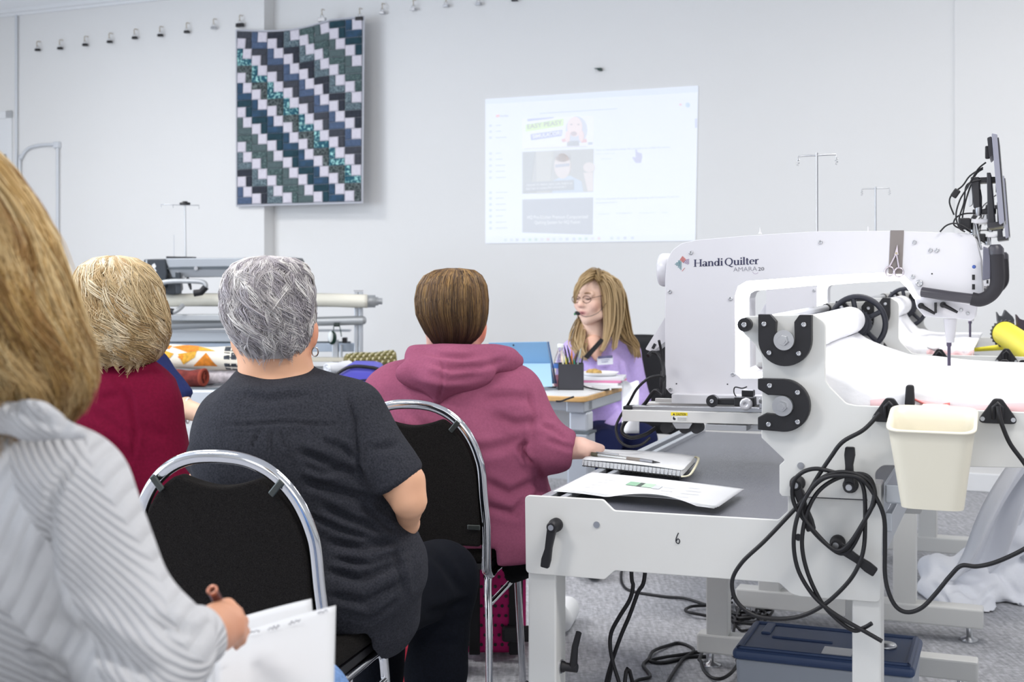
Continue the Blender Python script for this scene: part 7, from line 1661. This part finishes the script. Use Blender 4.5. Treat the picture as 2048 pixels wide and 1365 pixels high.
lock([(1210, 560, 6.38), (1196, 551, 6.32), (1182, 551, 6.26), (1168, 560, 6.24), (1156, 578, 6.26), (1152, 600, 6.30)], .0035, 90, 7, .012)
lock([(1206, 553, 6.38), (1200, 549, 6.30), (1196, 552, 6.22), (1200, 562, 6.18)], .0035, 70, 8, .012)
# glasses, headset microphone, lanyard strap, badge
gm = mk('bronze_spectacle_frame', '#6d4a40', .35, .3)
for sx_ in (-1, 1):
    ring = [Vector(hl(sx_*.031+.024*math.cos(k*.4), -.108+.010*abs(math.cos(k*.4)), -.006+.017*math.sin(k*.4))) for k in range(16)]
    MB().tube(ring, .0018, 6, close=True).build('spectacle_rim', gm, pE)
    MB().tube([Vector(hl(sx_*.055, -.098, .0)), Vector(hl(sx_*.078, -.02, .008)), Vector(hl(sx_*.080, .02, .0))], .0015, 6).build('spectacle_arm', gm, pE)
MB().tube([Vector(hl(-.008, -.112, .0)), Vector(hl(.008, -.112, .0))], .0012, 6).build('spectacle_bridge', gm, pE)
lash = mk('lash_brown', '#4a352c', .7)
for sx_ in (-1, 1):
    MB().tube(spline([Vector(hl(sx_*.031+.015*q, -.093+.004*abs(q), -.003-.004*(1-q*q))) for q in (-1, -.5, 0, .5, 1)], 3), .0016, 6).build('eyelash', lash, pE)
    MB().tube(spline([Vector(hl(sx_*.031+.018*q, -.095+.006*abs(q), .021+.004*(1-q*q))) for q in (-1, 0, 1)], 4), .0022, 6).build('eyebrow', mk('brow_brown', '#9a7656', .8), pE)
mc = Vector(hl(-.028, -.128, -.082)); md = Vector(hl(.02, -.135, -.074))
MB().ball(P(1155, 627, 6.12), (.014, .012, .009), 10, Matrix.Rotation(.4, 3, 'Y')).build('microphone', black_pl, pE)
MB().tube([P(1148, 629, 6.12), P(1152, 628, 6.12)], .005, 8).build('microphone_tip', mk('mic_green', '#2f8a55', .5), pE)
MB().tube(spline([P(1158, 627, 6.12), P(1172, 634, 6.13), P(1196, 626, 6.16), P(1214, 604, 6.2)], 5), .0012, 6).build('microphone_boom', black_pl, pE)
flat('bag_strap', [(1201, 677, 6.17), (1209, 681, 6.17), (1176, 719, 6.155), (1167, 714, 6.155)], 6.17, mk('black_webbing', '#19171b', .8), pE, .004)
flat('badge', [(1194, 716), (1226, 714), (1226, 729), (1195, 731)], 6.185, mk('badge_white', '#eceef6', .5), pE, .003)
flat('badge_header', [(1196, 713), (1225, 711), (1225, 716), (1196, 718)], 6.183, mk('badge_slate', '#6a688c', .5), pE, .003)
text('badge_name', 'Name', mk('badge_ink', '#8a8ab0', .6), P(1203, 724, 6.181), P(1217, 723, 6.181), .008, (0, -1, 0), pE)
bpy.data.objects.remove(bpy.data.objects['badge_name'])
for k in range(2): MB().tube([P(1202+k, 720.5+4*k, 6.182), P(1219-3*k, 719.5+4*k, 6.182)], .0012, 4).build('badge_writing', mk('badge_ink', '#8a8ab0', .6), pE)

nest(pE, 'badge', ('badge_header', 'badge_writing')); nest(pE, 'body', ('eyelash', 'eyebrow')); nest(pE, 'microphone', ('microphone_tip', 'microphone_boom'))
nest(pad, 'page', ('handwriting',))
# ------------------------------------------------------------------ heap of white cloth by the second frame
t = empty('white_cloth_heap', (0, 0, 0), 'long white cloth falling off the frame into a heap on the carpet', 'cloth')
mus = mk('white_muslin', '#eef0f6', .9, bump=(60, .2, .004))
fl = [([(1870, 1130), (1930, 1160), (1990, 1150)], 7, .012), ([(1880, 1190), (1920, 1175), (1960, 1200)], 6, .012), ([(1950, 1215), (1975, 1190), (2000, 1170)], 6, .014), ([(1990, 1130), (2020, 1170), (2035, 1200)], 7, .012), ([(1860, 1160), (1890, 1200), (1895, 1230)], 6, .010), ([(1930, 1110), (1960, 1130), (2010, 1125)], 6, .010), ([(2000, 1200), (2030, 1215), (2050, 1210)], 6, .012)]
organic('heap', [([E_((1905, 1190, 4.95), 62, .22, 42), E_((1962, 1160, 5.05), 66, .20, 62), E_((2020, 1150, 5.05), 60, .22, 48), E_((1945, 1215, 4.85), 50, .14, 26), E_((2020, 1205, 4.95), 48, .16, 26, roll=-20), E_((1880, 1150, 5.1), 34, .18, 40), C_((1960, 1130, 5.0), (2030, 1060, 4.9), 40, 46), E_((2085, 1190, 5.0), 60, .2, 40)], [], .03)], .011, mus, t, clips=[([0, 0, .004], (0, 0, -1))], folds=fl, wr=(.012, 17, 71), it=1)
def dr(a, b):
    side = b-.5; p = P(2110, 880, 4.55).lerp(P(1955, 1140, 4.95), a); wd = .22+.16*a
    q = p+Vector((side*wd, side*wd*.4, 0))
    return q+Vector((-.03*math.sin(a*5), -.045*math.sin(side*15+2*a)-.025*math.sin(side*29+1.5), -.05*math.sin(math.pi*a)+.03*side))
MB().grid(dr, 30, 50, .004).build('falling_length', mus, t)
